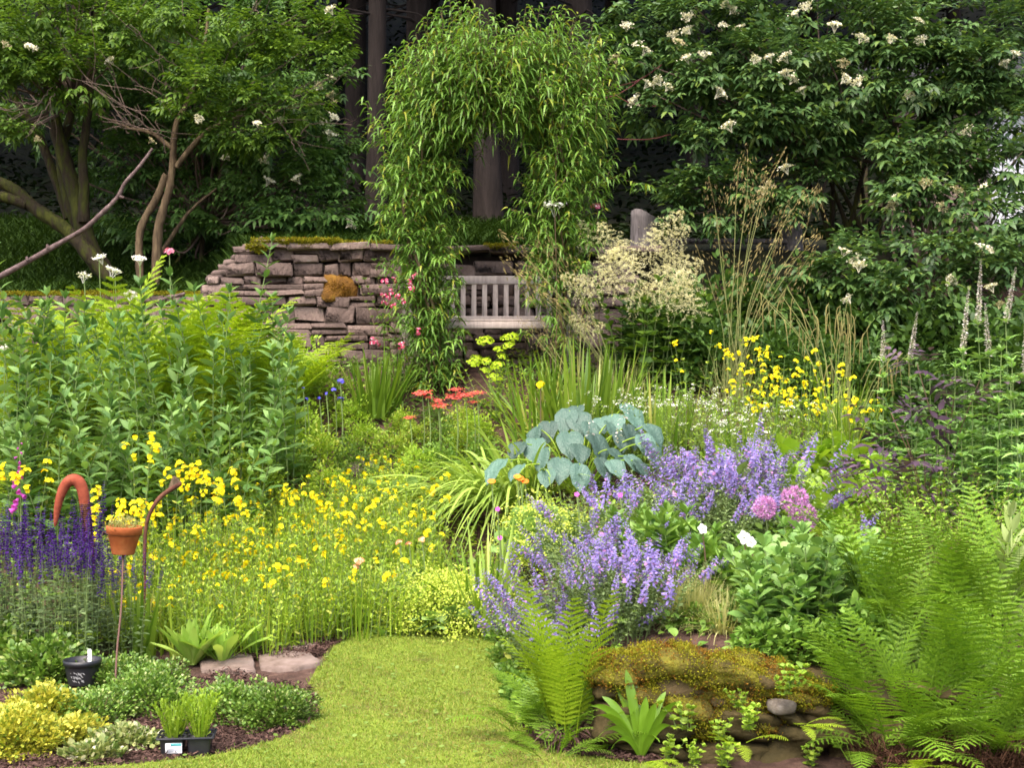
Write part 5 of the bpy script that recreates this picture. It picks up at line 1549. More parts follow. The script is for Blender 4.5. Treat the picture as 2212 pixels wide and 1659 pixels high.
# --- lime green broad leaved clumps behind the catmint
def rosette(n, L, W, prof, open_=(.5, 1.3), droop=.3, cup=.15, wave=.04, r0=.03, stalk=.0):
    mb_ = MB(); az = np.arange(n) * 2.4 + rng.normal(0, .2, n); op = np.interp(np.arange(n), [0, n - 1], open_) + rng.normal(0, .1, n)
    D_ = np.stack([np.cos(az) * np.sin(op), np.sin(az) * np.sin(op), np.cos(op)], -1)
    N_ = np.stack([-np.cos(az) * np.cos(op), -np.sin(az) * np.cos(op), np.sin(op)], -1)
    P_ = np.stack([np.cos(az) * r0, np.sin(az) * r0, np.zeros(n)], -1) + D_ * stalk * rng.uniform(.6, 1.1, (n, 1))
    t = np.linspace(0, 1, 7); pr_ = [(q, np.interp(q, [a[0] for a in prof], [a[1] for a in prof])) for q in t]
    LL = L * rng.uniform(.7, 1.1, n)
    leafset(mb_, P_, D_, LL, LL * W / L, pr_, droop, .1, N_, cols=5, cup=cup, wave=wave)
    return mb_


pr = [proto('broad_leaf_clump', 'x', 'perennial', None, rosette(22, .22, .11, OVATE, (.25, 1.25), .35, .1, .06, .05, .16), lm='berg') for k in range(3)]
B_ = Bank(pr)
for (px, Y) in ((1600, 11.0), (1660, 11.1), (1720, 11.2), (1790, 11.1), (1850, 11.2), (1910, 11.0), (1760, 11.4), (1830, 11.4), (1690, 11.4), (1950, 10.8), (1880, 10.7), (1660, 10.4), (1720, 10.2), (1790, 10.1), (1860, 10.0), (1930, 9.9), (1690, 10.8), (1760, 10.6), (1830, 10.5), (1900, 10.4), (1970, 10.2), (1750, 9.7), (1820, 9.6), (1880, 9.6), (1790, 9.3), (1980, 10.4), (1640, 10.9)):
    B_.put(on(px, Y), 'clump of broad lime green leaves ' + ('beside the catmint, lowest of the drift' if Y < 9.75 else 'under the upper yellow flowers' if Y > 10.45 else 'in the drift behind the fuchsia bush'), rng.uniform(1.1, 1.45), group='broad lime leaved clumps')
BL = rosette(9, .34, .2, OVATE, (.3, 1.1), .3, .12, .04, .05, .1)
r = thing('elephant_ear', 'big round leaves with dark undersides in the shade beside the sedge', 'perennial', on(1905, 11.2)); BL.obj('leaves', M['green'], r)
r = thing('elephant_ear', 'few large smooth leaves rising among the catmint flowers', 'perennial', on(1585, 10.2)); rosette(7, .26, .17, OVATE, (.2, .9), .3, .12, .03, .05, .3).obj('leaves', M['alch_leaf'], r)

# --- dark border leaves between the tall perennials and the iris
pr = [proto('leafy_shrub', 'x', 'shrub', None, mound(.32, .3, .42, 1500, .05, .022, OVATE, .25)[0], lm=l_) for l_ in ('green', 'green_lt', 'mim_leaf')]
B_ = Bank(pr)
for px, Y, s_ in ((30, 11.6, 1.3), (110, 11.9, 1.4), (190, 11.5, 1.2), (270, 12.0, 1.4), (350, 11.7, 1.3), (430, 12.1, 1.4), (510, 11.8, 1.3), (570, 12.2, 1.2), (80, 11.0, 1.2), (230, 11.0, 1.1), (390, 11.1, 1.2), (520, 11.2, 1.1)):
    B_.put(on(px, Y), 'small leaved bush half buried among the tall perennials', s_, group='bushes among the tall perennials')
for px, Y, s_ in ((1960, 9.9, .8), (2040, 9.7, .8), (2120, 9.5, .9), (2190, 9.3, .9), (2080, 10.2, .8), (2170, 10.0, .9), (2000, 10.6, .8)):
    B_.put(on(px, Y), 'small leaved bush at the feet of the whorled stems', s_, group='bushes under the whorled stems')
for q, (px, Y, s_) in enumerate(((640, 12.4, 1.0), (690, 12.0, .8), (610, 11.7, 1.0), (660, 13.2, 1.1), (700, 11.4, .7), (760, 12.0, .6), (630, 13.7, 1.1), (560, 11.3, .8), (740, 11.6, .5), (900, 11.9, .6), (850, 12.2, .6), (950, 12.0, .6), (780, 12.4, .6), (1000, 12.3, .6), (960, 12.5, .5), (760, 12.8, .6), (900, 12.5, .5), (1040, 12.1, .6), (990, 11.6, .5), (1000, 12.7, .5), (940, 12.8, .4), (1030, 12.6, .5), (870, 12.7, .45), (820, 11.7, .5), (880, 11.5, .45))):
    B_.put(on(px, Y), ['dark leafy bush beside the blue blooms', 'low leafy bush under the blue blooms', 'leafy bush in front of the tall perennials', 'leafy bush against the lowest stones of the wall', 'low bush where the flower path disappears'][q] if q < 5 else 'low leafy plant ' + ('below the coral yarrow' if px > 840 else 'between the stone wall and the iris' if Y > 13 else 'along the upper flower path'), s_, group='small leafy bushes of the slope')

# --- purple leaved bugbane
for lb, px, Y, H, n in (('purple leaved plant with its dark leaves spread before the pale spires', 2000, 9.0, .98, 5), ('low purple leaved plant under the whorled leaves', 1945, 8.9, .70, 4), ('dark purple tuft high beside the cream elder head', 2040, 9.15, 1.28, 4)):
    b = on(px, Y); r = thing('purple_bugbane', lb, 'perennial', b, 0, 1, 'purple leaved plants'); m_ = MB(); l_ = MB()
    for k in range(n):
        a_ = rng.uniform(0, 6.28); tp_ = np.array([cos(a_) * .22, sin(a_) * .2, H * rng.uniform(.6, 1)])
        c_ = curve([(0, 0, 0), tp_ * [.3, .3, .6], tp_], 5); tube(m_, c_, .004, 4)
        d_ = unit(np.array([cos(a_), sin(a_), .25])); nn = 9
        e_ = unit(rng.normal(0, 1, (nn, 3)) * [1, 1, .3])
        sprays(l_, tp_ + e_ * .15, e_ + d_ * .4, rng.uniform(.11, .18, nn), 5, .40, .2)
    m_.obj('stem', M['stem_brown'], r); l_.obj('leaves', M['purple_leaf'], r)

# --- whorled culver's root with pale spires
SPV = [spike(.46, 300, .024, .018, .009, .3, 7).mesh('flower_spike', M['pale_fl']) for k in range(2)]
for q, (px, py, Y, dx) in enumerate(((1905, 675, 9.6, .0), (1990, 665, 9.5, .10), (2095, 605, 9.3, .06), (2133, 525, 9.4, .03), (2142, 645, 9.2, -.05), (2202, 560, 9.2, .12), (2210, 700, 9.0, 0), (2060, 760, 9.2, None), (2150, 740, 9.0, None), (2190, 820, 8.8, None), (2100, 850, 8.9, None), (2020, 870, 9.1, None), (1960, 900, 9.3, None), (2200, 900, 8.6, None), (2150, 930, 8.7, None), (2080, 930, 8.8, None), (2120, 780, 9.1, None), (2205, 760, 8.9, None), (2170, 850, 8.8, None), (2050, 920, 9.0, None), (1990, 960, 9.1, None), (2130, 860, 9.0, None), (2200, 970, 8.4, None), (2080, 800, 9.3, None), (2010, 800, 9.4, None), (1930, 960, 9.4, None), (2180, 780, 9.2, None))):
    b = on(px + (0 if dx is None else -dx * 150), Y); H = zpx(py, Y) - b[2]; sp_ = .46 * (.62 if q in (0,) else .75 if q in (1, 4) else .95 if q in (2, 3) else .8)
    Hs = H - sp_ if dx is not None else H
    ms, ml, tp = stemplant(Hs, 1, .01, .0, int(3 + Hs * 5.5), 6, .19, .042, LANCE, .4, .2, .006, (1.05, .6), .25, turn=.5, hvar=.0, tipleaf=True, jit=.15)
    lb = (['shortest pale spire, standing apart next to the sedge', 'pale leaning spire next to the shortest one', 'tall straight pale spire in front of the shed', 'tallest curving pale spire below the cream elder head', 'bent pale spire just under the tallest one', 'pale spire at the edge, bowing away from the others', 'half seen pale spire at the very edge'][q] if dx is not None else 'whorled green stem not yet in flower ' + ('beside the purple leaves' if px < 2110 else 'at the edge of the border'))
    r = thing('culvers_root', lb, 'perennial', b, 0, 1, 'culver\'s root stems')
    ms.obj('stem', M['stem_green'], r); ml.obj('leaves', M['vero'], r)
    if dx is not None:
        t_, a_ = tp[0]; put(r, 'flower_spike', SPV[q % 2], t_, (dx * 1.5, 0, 1), (1, 1, sp_ / .46))

# --- fuchsia-like fine leaved bushes
pr = []
for k in range(2):
    ms, ml, tp = stemplant(.66, 34, .22, .75, 15, 2, .052, .022, OVATE, .25, .3, .003, (1, .7), .12, hvar=.3)
    pr.append(proto('fine_leaved_bush', 'x', 'shrub', ms, ml, 'stem_brown', 'fuchsia'))
B_ = Bank(pr)
for q, (px, Y, s_) in enumerate(((2000, 8.3, 1.0), (2110, 8.1, 1.0), (1900, 8.2, .8), (2190, 8.0, .9), (2060, 7.8, .8), (1950, 7.7, .7), (2040, 8.7, .9), (2200, 8.5, .8), (1870, 8.6, .6), (2140, 7.5, .7))):
    B_.put(on(px, Y), ['fine leaved red twigged bush in the middle of its row', 'fine leaved bush below the whorled stems', 'smaller fine leaved bush beside the grey green sedum', 'fine leaved bush at the border edge above the ferns'][q] if q < 4 else 'fine leaved low bush ' + ('behind the tall ferns' if Y < 8 else 'below the broad lime leaves'), s_, group='fine leaved red twigged bushes')
# --- shade loving leaves under the elder skirt
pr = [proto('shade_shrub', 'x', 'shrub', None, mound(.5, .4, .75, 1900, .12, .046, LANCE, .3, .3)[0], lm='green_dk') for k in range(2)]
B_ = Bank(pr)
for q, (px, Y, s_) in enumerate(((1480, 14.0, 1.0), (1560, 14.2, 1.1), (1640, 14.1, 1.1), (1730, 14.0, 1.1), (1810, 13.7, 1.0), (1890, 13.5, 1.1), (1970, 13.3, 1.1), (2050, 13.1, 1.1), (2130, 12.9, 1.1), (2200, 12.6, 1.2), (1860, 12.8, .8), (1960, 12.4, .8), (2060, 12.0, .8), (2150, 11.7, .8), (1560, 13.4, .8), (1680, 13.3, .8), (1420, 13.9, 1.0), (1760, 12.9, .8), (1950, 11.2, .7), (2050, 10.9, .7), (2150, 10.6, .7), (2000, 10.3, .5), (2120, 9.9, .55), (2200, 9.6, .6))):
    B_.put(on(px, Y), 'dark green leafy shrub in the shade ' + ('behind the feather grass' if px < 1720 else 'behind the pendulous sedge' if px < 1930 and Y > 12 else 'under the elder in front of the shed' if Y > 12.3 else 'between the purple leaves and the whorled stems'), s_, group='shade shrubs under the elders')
# ================================================================== FRONT BORDER
rng = np.random.default_rng(41); random.seed(41)
# --- catmint
NS = [spike(.17, 60, .03, .024, .014, .4, 6, .11, droop=.3).mesh('flower_spike', M['nepeta']) for k in range(4)]
pr = []
for k in range(4):
    ms, ml, tp = stemplant(.40, 46, .15, .7, 13, 2, .036, .018, OVATE, .2, .4, .0022, (1, .5), .15, hvar=.3)
    r = proto('catmint', 'x', 'flower', ms, ml, lm='nepeta_leaf')
    for t_, a_ in tp[:17]:
        put(r, 'flower_spike', NS[rng.integers(4)], t_ - a_ * .07, a_ + rng.normal(0, .15, 3), rng.uniform(.75, 1.2))
    pr.append(r)
B_ = Bank(pr)
NLAND = [(1130, 1290, 'touching the lime froth of lady\'s mantle'), (1300, 1360, 'above the mossy wall'), (1250, 1150, 'in front of the hosta'), (1430, 1020, 'between the hosta and the green sedum'), (1540, 950, 'highest in the drift'), (1640, 1050, 'beside the pink allium heads'), (1230, 1240, 'in the middle of the front drift')]
for (px, Y) in ((1270, 7.35), (1350, 7.25), (1410, 7.45), (1300, 7.65), (1215, 7.75), (1170, 8.05), (1195, 8.15), (1235, 7.95), (1330, 7.5), (1240, 8.35), (1330, 8.2), (1290, 9.1), (1345, 9.3), (1420, 9.5), (1490, 9.7), (1560, 9.8), (1620, 9.6), (1570, 10.2), (1525, 10.3), (1650, 9.9), (1370, 7.75), (1540, 9.3), (1600, 10.5), (1690, 9.5)):
    b = on(px, Y); qx, qy = pxy(b)
    B_.put(b, 'lavender blue catmint clump ' + near(qx, qy - 90, NLAND), rng.uniform(.85, 1.1) * (1.25 if Y > 9.6 else 1), group='catmint clumps', keep=.6 if 8.2 < Y < 9.4 else .999)
# stray flower sprays
for q, (px, py, Y, lb) in enumerate(((1870, 1155, 7.9, 'stray catmint spray lying over the fine leaved bush'), (1640, 940, 10.3, 'stray catmint spray beside the broad lime leaves'), (1690, 1010, 9.7, 'tall catmint spray standing before the broad lime leaves'))):
    b = on(px, Y); r = thing('catmint', lb, 'flower', b); t_ = at(px, py, Y) - b
    m_ = MB(); tube(m_, curve([(0, 0, 0), t_ * .5, t_], 4), .0025, 4); m_.obj('stem', M['stem_green'], r)
    for k in range(3):
        put(r, 'flower_spike', NS[k], t_ * (1 - .12 * k) + rng.normal(0, .015, 3), (rng.normal(0, .5), -.2, 1), .9)

# --- pink alliums
def ball(r_, n, l, w):
    mb_ = MB(); d = unit(rng.normal(0, 1, (n, 3)))
    for k in range(3):
        a = unit(d + rng.normal(0, .05, d.shape)); leafset(mb_, a * r_ * .86, a + rng.normal(0, .8, (n, 3)), l, w, DIAM, jit=1)
    for q in range(0, n, 4):
        tube(mb_, [d[q] * .004, d[q] * r_ * .9], .0008, 3)
    return mb_


AB = ball(.095, 220, .03, .009).mesh('flower_head', M['allium'])
for q, (px, py, Y, s_) in enumerate(((1652, 1097, 8.6, .72), (1716, 1080, 8.6, .86), (1735, 1118, 8.4, .85))):
    topflower('allium', ['pink allium globe half sunk among the catmint', 'round pink allium globe, highest of the three', 'deep pink allium globe just above the sedum'][q], 'flower', px, py, Y, AB, 'stem_green', (0, 0, 1), s_, group='pink allium globes')

# --- fleshy sedums
def sedum(label, px, Y, H, n, sp_, lm, L, W, buds=True, s=1.):
    ms, ml, tp = stemplant(H, n, sp_, .35, 7, 3, L, W, SPOON if buds else OVATE, .15, .35, .006, (1, .75), .2, turn=1.05, hvar=.25, cols=3, fold=.35)
    r = thing('sedum', label, 'perennial', on(px, Y), 0, s, 'fleshy leaved sedums'); ms.obj('stem', M['stem_green'], r); ml.obj('leaves', M[lm], r)
    if buds:
        for t_, a_ in tp:
            if rng.uniform() < .7:
                put(r, 'bud_head', SB, t_ + a_ * .01, a_, rng.uniform(.6, 1.1))
    return r


SB = cluster(22, .03, .009, .4, .8).mesh('bud_head', M['sedum'])
for lb, px, Y, H, n, sp_ in (('pale grey green sedum, tallest clump above the mossy wall', 1725, 7.25, .48, 20, .21), ('pale grey green sedum leaning towards the ferns', 1815, 7.3, .40, 14, .16), ('pale grey green sedum next to the blond grass tuft', 1660, 7.1, .32, 9, .11), ('pale grey green sedum at the back of its group', 1760, 7.7, .46, 14, .17)):
    sedum(lb, px, Y, H, n, sp_, 'sedum', .125, .062)
for lb, px, Y, H, n, sp_ in (('mid green sedum in front of the upper catmint', 1450, 8.1, .46, 20, .18), ('mid green sedum with pointed leaves, lower one near the blond grass', 1520, 7.9, .38, 16, .15), ('mid green sedum tucked behind the other two', 1400, 8.5, .42, 16, .16)):
    sedum(lb, px, Y, H, n, sp_, 'sedum_g', .14, .052, False)
pr = [proto('leafy_filler', 'x', 'perennial', None, mound(.2, .18, .2, 500, .06, .035, OVATE, .2)[0], lm=l_) for l_ in ('green', 'sedum_g')]
B_ = Bank(pr)
for (px, Y, s_) in ((1095, 8.4, .5), (1085, 8.9, .5), (1112, 7.95, .5), (1128, 7.55, .5), (1150, 7.25, .55), (1105, 8.15, .4), (1120, 7.75, .45), (1700, 6.95, .8), (1760, 6.95, .8), (1640, 6.98, .7), (1600, 7.4, .8), (1570, 8.0, .8), (1560, 7.6, .6), (1850, 7.0, .9), (1500, 7.4, .5), (1620, 8.4, .9), (1700, 8.3, 1.0), (1780, 8.3, 1.0), (1360, 8.8, .8), (1310, 9.9, .8), (1400, 10.4, .8), (1480, 10.6, .7)):
    B_.put(on(px, Y), 'dark leafy plant ' + ('along the lawn edge below the catmint' if px < 1200 and Y < 9 else 'spilling over the mossy wall top' if Y < 7.1 else 'below the catmint and hosta' if Y > 8.7 else 'under the sedums'), s_, group='leafy fillers between the flowers')
# white mallow like flowers beside the sedum
WP = bloom(.035, 5, .3).mesh('flower', M['white_fl'])
for q, (px, py, lb) in enumerate(((1517, 1143, 'small white flower poised above the green sedum'), (1607, 1162, 'larger white flower beside the sedum heads'), (1622, 1172, 'white flower drooping next to the larger one'))):
    topflower('white_flower', lb, 'flower', px, py, 7.7, WP, 'stem_brown', (.4, -1, .4), (.8, 1.1, .9)[q], group='white flowers by the sedum', part='flower')

# --- blond hair grass
strapthing('hair_grass', 'blond tuft of fine hair grass between the catmint and the sedum', 'grass', on(1490, 7.55), 'blond', 700, .34, .0045, .09, 1.2, .5, seg=6)
strapthing('hair_grass', 'smaller dry blond tuft hanging beside the mossy wall top', 'grass', on(1560, 7.3), 'blond', 260, .26, .0045, .07, 1.1, .5, seg=6)
r = thing('broad_weed', 'light broad leaved weed hanging over the mossy wall', 'weed', on(1480, 6.95)); rosette(9, .11, .075, OVATE, (.4, 1.5), .4, .1, .05, .03, .1).obj('leaves', M['sedum_g'], r)

# --- lady's mantle
def ladysmantle(label, px, Y, rx, h, nf, s=1.0, py=None):
    b = on(px, Y) if py is None else at(px, py, Y); r = thing('ladys_mantle', label, 'perennial', b, 0, s, 'lady\'s mantle clumps')
    mound(rx, rx * .85, h * .8, 260, .085, .085, ROUND, .15, .1, .6)[0].obj('leaves', M['alch_leaf'], r)
    for k in range(nf):
        d = unit(rng.normal(0, 1, 3) * [1, 1, .8]); d[2] = abs(d[2]); d = unit(d)
        p_ = d * np.array([rx * 1.05, rx * .95, h]) * rng.uniform(.85, 1.1)
        put(r, 'flower_spray', AF[rng.integers(3)], p_, d + [0, 0, .6], rng.uniform(.8, 1.2))
    return r


def froth(n=120, R=.06):
    mb_ = MB(); P_ = rng.normal(0, 1, (n, 3)) * [R, R, R * .6]
    leafset(mb_, P_, rng.normal(0, 1, (n, 3)), .013, .011, ROUND, jit=.8)
    for k in range(10):
        tube(mb_, [(0, 0, -.1), P_[k]], .0012, 3)
    return mb_


AF = [froth().mesh('flower_spray', M['alch']) for k in range(3)]
ladysmantle('frothy lime lady\'s mantle at the top of its group, under strap leaves', 890, 9.4, .33, .30, 60)
ladysmantle('frothy lime lady\'s mantle spilling over the lawn edge', 990, 9.2, .34, .28, 80)
ladysmantle('frothy lime lady\'s mantle next to the catmint', 1050, 9.35, .28, .22, 36)
ladysmantle('frothy lime lady\'s mantle in the middle of its group', 935, 9.25, .3, .27, 56)
ladysmantle('thin lime lady\'s mantle below the hosta', 1170, 9.5, .28, .32, 34)
ladysmantle('frothy lime lady\'s mantle in the middle of its group', 935, 9.25, .3, .27, 56)
ladysmantle('thin lime lady\'s mantle behind the front catmint', 1230, 9.1, .25, .27, 26)
ladysmantle('lime lady\'s mantle patch below the coral yarrow', 850, 11.3, .3, .25, 26)

# --- candelabra primulas, hawkweed, small pinks
PH = cluster(7, .03, .016, .5, .4).mesh('flower_head', M['peach'])
for q, (px, py) in enumerate(((775, 1212), (864, 1172), (884, 1176), (912, 1165), (768, 1225))):
    topflower('peach_primula', ['peach primula head over the rosette, upper of two', 'peach primula head in the middle of the row', 'peach and white primula head next to the strap leaves', 'reddest primula head, nearest the catmint', 'peach primula head, lower of two over the rosette'][q], 'flower', px, py, 9.3, PH, 'stem_green', (0, -.5, 1), (1, .9, .8, .8, .8)[q], group='peach primula heads')
HK = bloom(.022, 9, .3).mesh('flower', M['orange'])
for q, (px, py) in enumerate(((1062, 1040), (1124, 1034), (1134, 1040), (1118, 1030))):
    topflower('hawkweed', ['single orange hawkweed at the end of the strap leaves', 'orange hawkweed under the hosta leaf', 'orange hawkweed farthest under the hosta', 'orange hawkweed bud beside the yellow bloom'][q], 'flower', px, py, 9.9, HK, 'stem_green', (0, -.6, 1), 1.2, group='orange hawkweed', part='flower')
DP = bloom(.014, 5, .2).mesh('flower', M['magenta'])
for q, (px, py) in enumerate(((1246, 1068), (1340, 1070), (1075, 1100), (1320, 1310), (1080, 1162))):
    topflower('pink_campion', 'tiny pink flower ' + ['just under the hosta leaves', 'between catmint sprays below the hosta', 'on the strap leaves', 'low in the front catmint', 'beside the thin lime froth'][q], 'flower', px, py, 8.9 if py < 1250 else 7.6, DP, 'stem_green', (0, -1, .5), 1.1, group='tiny pink campions', part='flower')

M['primula'] = LM('primula_leaf', (.22, .37, .05), (.38, .54, .11), trans=.3, rough=.5)
# --- primula rosettes and small plants on the mulch
for lb, px, Y, n, L, W in (('large pale green primula rosette with long ribbed leaves on the mulch', 415, 8.42, 44, .37, .072), ('pale primula rosette growing tight against the largest one', 480, 8.45, 26, .33, .062), ('small primula seedling between the rosettes and the bare mulch', 545, 8.65, 9, .2, .05), ('young primula with three curved leaves alone on the mulch', 672, 8.95, 6, .15, .045), ('small broad primula beside the lone one', 600, 8.9, 9, .12, .055), ('pale leafy primula at the end of the mulch by the lime froth', 780, 9.15, 14, .14, .075), ('broad leafed primula in front of the lady\'s mantle', 850, 9.3, 12, .16, .09), ('tiny leafy primula in the grass edge below the lime froth', 830, 9.0, 10, .09, .05)):
    r = thing('primula', lb, 'perennial', on(px, Y), 0, 1, 'primula rosettes'); rosette(n, L, W, SPOON if W < .07 else OVATE, (.1, .85), .2, .1, .04, .02).obj('leaves', M['primula' if n > 10 else 'sedum_g'], r)
strapthing('iris_clump', 'upright pale iris blades between the rod and the primula rosette', 'iris', on(300, 8.6), 'strap', 26, .55, .034, .12, .35, .1, seg=7)
strapthing('iris_clump', 'few tall iris blades leaning behind the mulch', 'iris', on(690, 9.3), 'strap', 7, .62, .026, .05, .4, .1, seg=7)

# --- violet salvia
SS = [spike(.24, 110, .012, .014, .010, .25, 6, .06).mesh('flower_spike', M['salvia']) for k in range(3)]
pr = []
for k in range(3):
    ms, ml, tp = stemplant(.72, 14, .17, .12, 14, 2, .06, .02, LANCE, .3, .2, .003, (1.1, .2), .08, hvar=.2, tipleaf=False)
    r = proto('salvia', 'x', 'flower', ms, ml, 'stem_green', 'salvia_leaf')
    for t_, a_ in tp:
        put(r, 'flower_spike', SS[rng.integers(3)], t_ - a_ * .1, a_, rng.uniform(.8, 1.25))
    pr.append(r)
B_ = Bank(pr)
for (px, Y, s_) in ((15, 8.6, 1), (75, 8.5, .95), (130, 8.4, 1.08), (190, 8.35, 1.0), (45, 8.9, 1.05), (110, 8.85, .95), (165, 8.8, 1.12), (225, 8.6, .9), (275, 8.5, .85), (-20, 8.75, 1.05), (200, 8.9, 1)):
    B_.put(on(px, Y), 'violet salvia clump ' + ('in front of the red clay hook' if 90 < px < 190 else 'beside the terracotta pot' if px >= 190 else 'below the foxglove'), s_, group='violet salvia clumps')

# --- foxglove
b = on(42, 9.2); fx = thing('foxglove', 'pink foxglove spire rising over the violet salvia', 'flower', b)
H = zpx(950, 9.2) - b[2]
m_ = MB(); tube(m_, [(0, 0, 0), (.01, 0, H * .6), (0, 0, H)], [.007, .006, .002], 5); m_.obj('stem', M['stem_green'], fx)
rosette(12, .22, .08, OVATE, (.5, 1.3), .3).obj('leaves', M['green_lt'], fx)
bell = MB(); lathe(bell, [(.004, 0), (.009, .008), (.012, .03), (.018, .044)], 10); bell = bell.mesh('bell', M['magenta'])
for k in range(15):
    t = k / 14; z = H - .44 + .42 * t; a_ = -1.6 + rng.normal(0, .9)
    put(fx, 'bell', bell, (cos(a_) * .012, sin(a_) * .012, z), (cos(a_), sin(a_), -.55), 1.15 * (1 - .75 * t))

# --- low evergreen shrubs of the foreground bed
def lowshrub(label, px, py, rx, ry, h, n, lm, L=.020, W=.012, name='low_shrub', grp='low evergreen shrubs in the front bed'):
    b_ = hit(px, py); r_ = thing(name, label, 'shrub', b_, 0, 1, grp)
    ml_, P_, d_ = mound(rx, ry, h, int(n * 2.2), L, W, OVATE, .3, .1, .5, shell=(.55, 1.06))
    ml_.obj('leaves', M[lm], r_)
    m2 = MB()
    for q in range(0, len(P_), max(1, len(P_) // 30)):
        tube(m2, curve([(0, 0, 0), P_[q] * [.7, .7, .4], P_[q]], 3), .002, 3)
    m2.obj('twigs', M['stem_brown'], r_)
    return r_


lowshrub('dense small leaved green shrub at the tip of the front bed', 590, 1560, .20, .2, .17, 2600, 'euon_g')
lowshrub('small leaved green shrub behind the seedling tray', 500, 1545, .18, .2, .15, 2000, 'euon_g')
lowshrub('small leaved green shrub around the foot of the rusty rod', 320, 1530, .24, .24, .19, 2800, 'euon_g')
lowshrub('small leaved green shrub between the black pot and the rod', 250, 1480, .2, .2, .15, 1700, 'euon_g')
lowshrub('light leaved shrub growing round the black pot', 100, 1470, .26, .25, .2, 2000, 'euon_g', .038, .024)
lowshrub('light leaved shrub at the garden edge behind the black pot', 10, 1430, .25, .25, .2, 1500, 'euon_g', .04, .026)
lowshrub('small leaved green shrub in front of the primula rosettes', 330, 1478, .2, .16, .10, 1800, 'euon_g')
lowshrub('green shrub in front of the black pot', 190, 1560, .22, .2, .15, 1500, 'euon_g')
lowshrub('golden variegated shrub glowing at the corner of the bed', 20, 1625, .25, .22, .18, 3600, 'euon_y', .023, .014)
lowshrub('golden variegated shrub beyond the corner one', 90, 1560, .2, .2, .15, 1500, 'euon_y', .03, .018)
lowshrub('low golden sprigs trailing in front of the black pot', 150, 1600, .17, .16, .1, 700, 'euon_y', .03, .018)
lowshrub('cream edged trailing shrub beside the seedling tray', 270, 1610, .16, .12, .075, 650, 'euon_w', .032, .02)
lowshrub('cream edged trailing shrub at the mulch edge before the rod', 200, 1640, .13, .1, .06, 420, 'euon_w', .032, .022)
pr = [proto('red_stemmed_plant', 'x', 'perennial', *stemplant(.17, 7, .05, .5, 2, 3, .07, .06, ROUND, .2, .15, .003, (1, 1), .8, tipleaf=False)[:2], sm='rust', lm='green_lt') for k in range(2)]
B_ = Bank(pr)
for q, (px, py) in enumerate(((130, 1440), (215, 1430), (255, 1420), (170, 1410))):
    B_.put(hit(px, py), ['red stemmed seedling behind the black pot', 'red stemmed seedling below the salvia', 'red stemmed seedling touching the rusty rod', 'red stemmed seedling in the shade of the salvia'][q], 1.0, group='red stemmed seedlings')

# --- black pot with white label
b = hit(178, 1492) + [0, 0, .035]; k_ = b[1] / F
pt = thing('black_pot', 'round black plastic plant pot with scuffed side sunk among the shrubs', 'plant pot', b)
R0 = 41 * k_
m_ = MB(); lathe(m_, [(R0 * .72, 0), (R0 * .90, R0 * .95), (R0 * .90, R0 * .97), (R0 * .97, R0 * .98), (R0, R0 * 1.28), (R0 * .95, R0 * 1.285), (R0 * .92, R0 * 1.0), (R0 * .7, R0 * .8), (.001, R0 * .8)], 36)
m_.obj('pot', M['black_plastic'], pt)
m_ = MB(); n_ = 40; a_ = rng.uniform(-2.1, -1.2, n_); zz = rng.uniform(.25, .75, n_) * R0
rr = R0 * (.72 + .18 * zz / (R0 * .95)) + .0012
leafset(m_, np.stack([np.cos(a_) * rr, np.sin(a_) * rr, zz], -1), np.stack([-np.sin(a_), np.cos(a_), rng.normal(-.8, .4, n_)], -1), rng.uniform(.006, .022, n_), rng.uniform(.002, .006, n_), LANCE, N=np.stack([np.cos(a_), np.sin(a_), np.zeros(n_)], -1))
M['scuff'] = plain('dried_splash', (.30, .30, .30), .9, .1); m_.obj('splash_marks', M['scuff'], pt)
m_ = MB(); box(m_, (R0 * .38, 0, R0 * 1.28), (.02, .003, .10), bev=.001); box(m_, (R0 * .38, 0, R0 * 1.28 + .052), (.016, .003, .006), bev=.001)
o = m_.obj('plant_label', M['white'], None, smooth_=False); o.location = tuple(b); tag(o, 'white plastic plant label stuck in the black pot', 'plant label')

# --- seedling tray
b = hit(402, 1632); k_ = b[1] / F
tr = thing('seedling_tray', 'black plastic cell tray holding seedlings at the lawn edge', 'seed tray', b, .12)
w, dp, h = 120 * k_, .16, 38 * k_
m_ = MB()
for ix in range(2):
    for iy in range(2):
        cx_, cy_ = (ix - .5) * w * .48, (iy - .5) * dp * .5 + .03
        a, c, t0, t1 = w * .215, dp * .21, .85, 1.0
        V_ = []
        for (s_, z_) in ((t0, 0), (t1, h * .92), (t1 * 1.0, h), (t1 * .9, h), (t1 * .86, h * .55)):
            n_ = 20; an = np.linspace(0, 2 * pi, n_, endpoint=False) + pi / 4
            sq = np.stack([np.sign(np.cos(an)) * np.abs(np.cos(an)) ** .35 * a * s_, np.sign(np.sin(an)) * np.abs(np.sin(an)) ** .35 * c * s_, np.full(n_, z_)], -1)
            V_.append(sq)
        V_ = np.array(V_) + [cx_, cy_, 0]; kk = 5
        i = np.arange(kk - 1)[:, None] * n_; j = np.arange(n_)[None]; j2 = (j + 1) % n_
        m_.add(V_.reshape(-1, 3), np.stack([i + j, i + j2, i + n_ + j2, i + n_ + j], -1).reshape(-1, 4))
m_.obj('cells', M['black_plastic'], tr)
m_ = MB()
for (cx_, cy_, sx, sy) in ((0, .03 - dp * .5, w * 1.0, .012), (0, .03 + dp * .5, w, .012), (-w * .49, .03, .012, dp), (w * .49, .03, .012, dp), (0, .03, .014, dp), (0, .03, w, .012)):
    box(m_, (cx_, cy_, h + .003), (sx, sy, .009), bev=.002)
m_.obj('rim', M['black_plastic'], tr, smooth_=False)
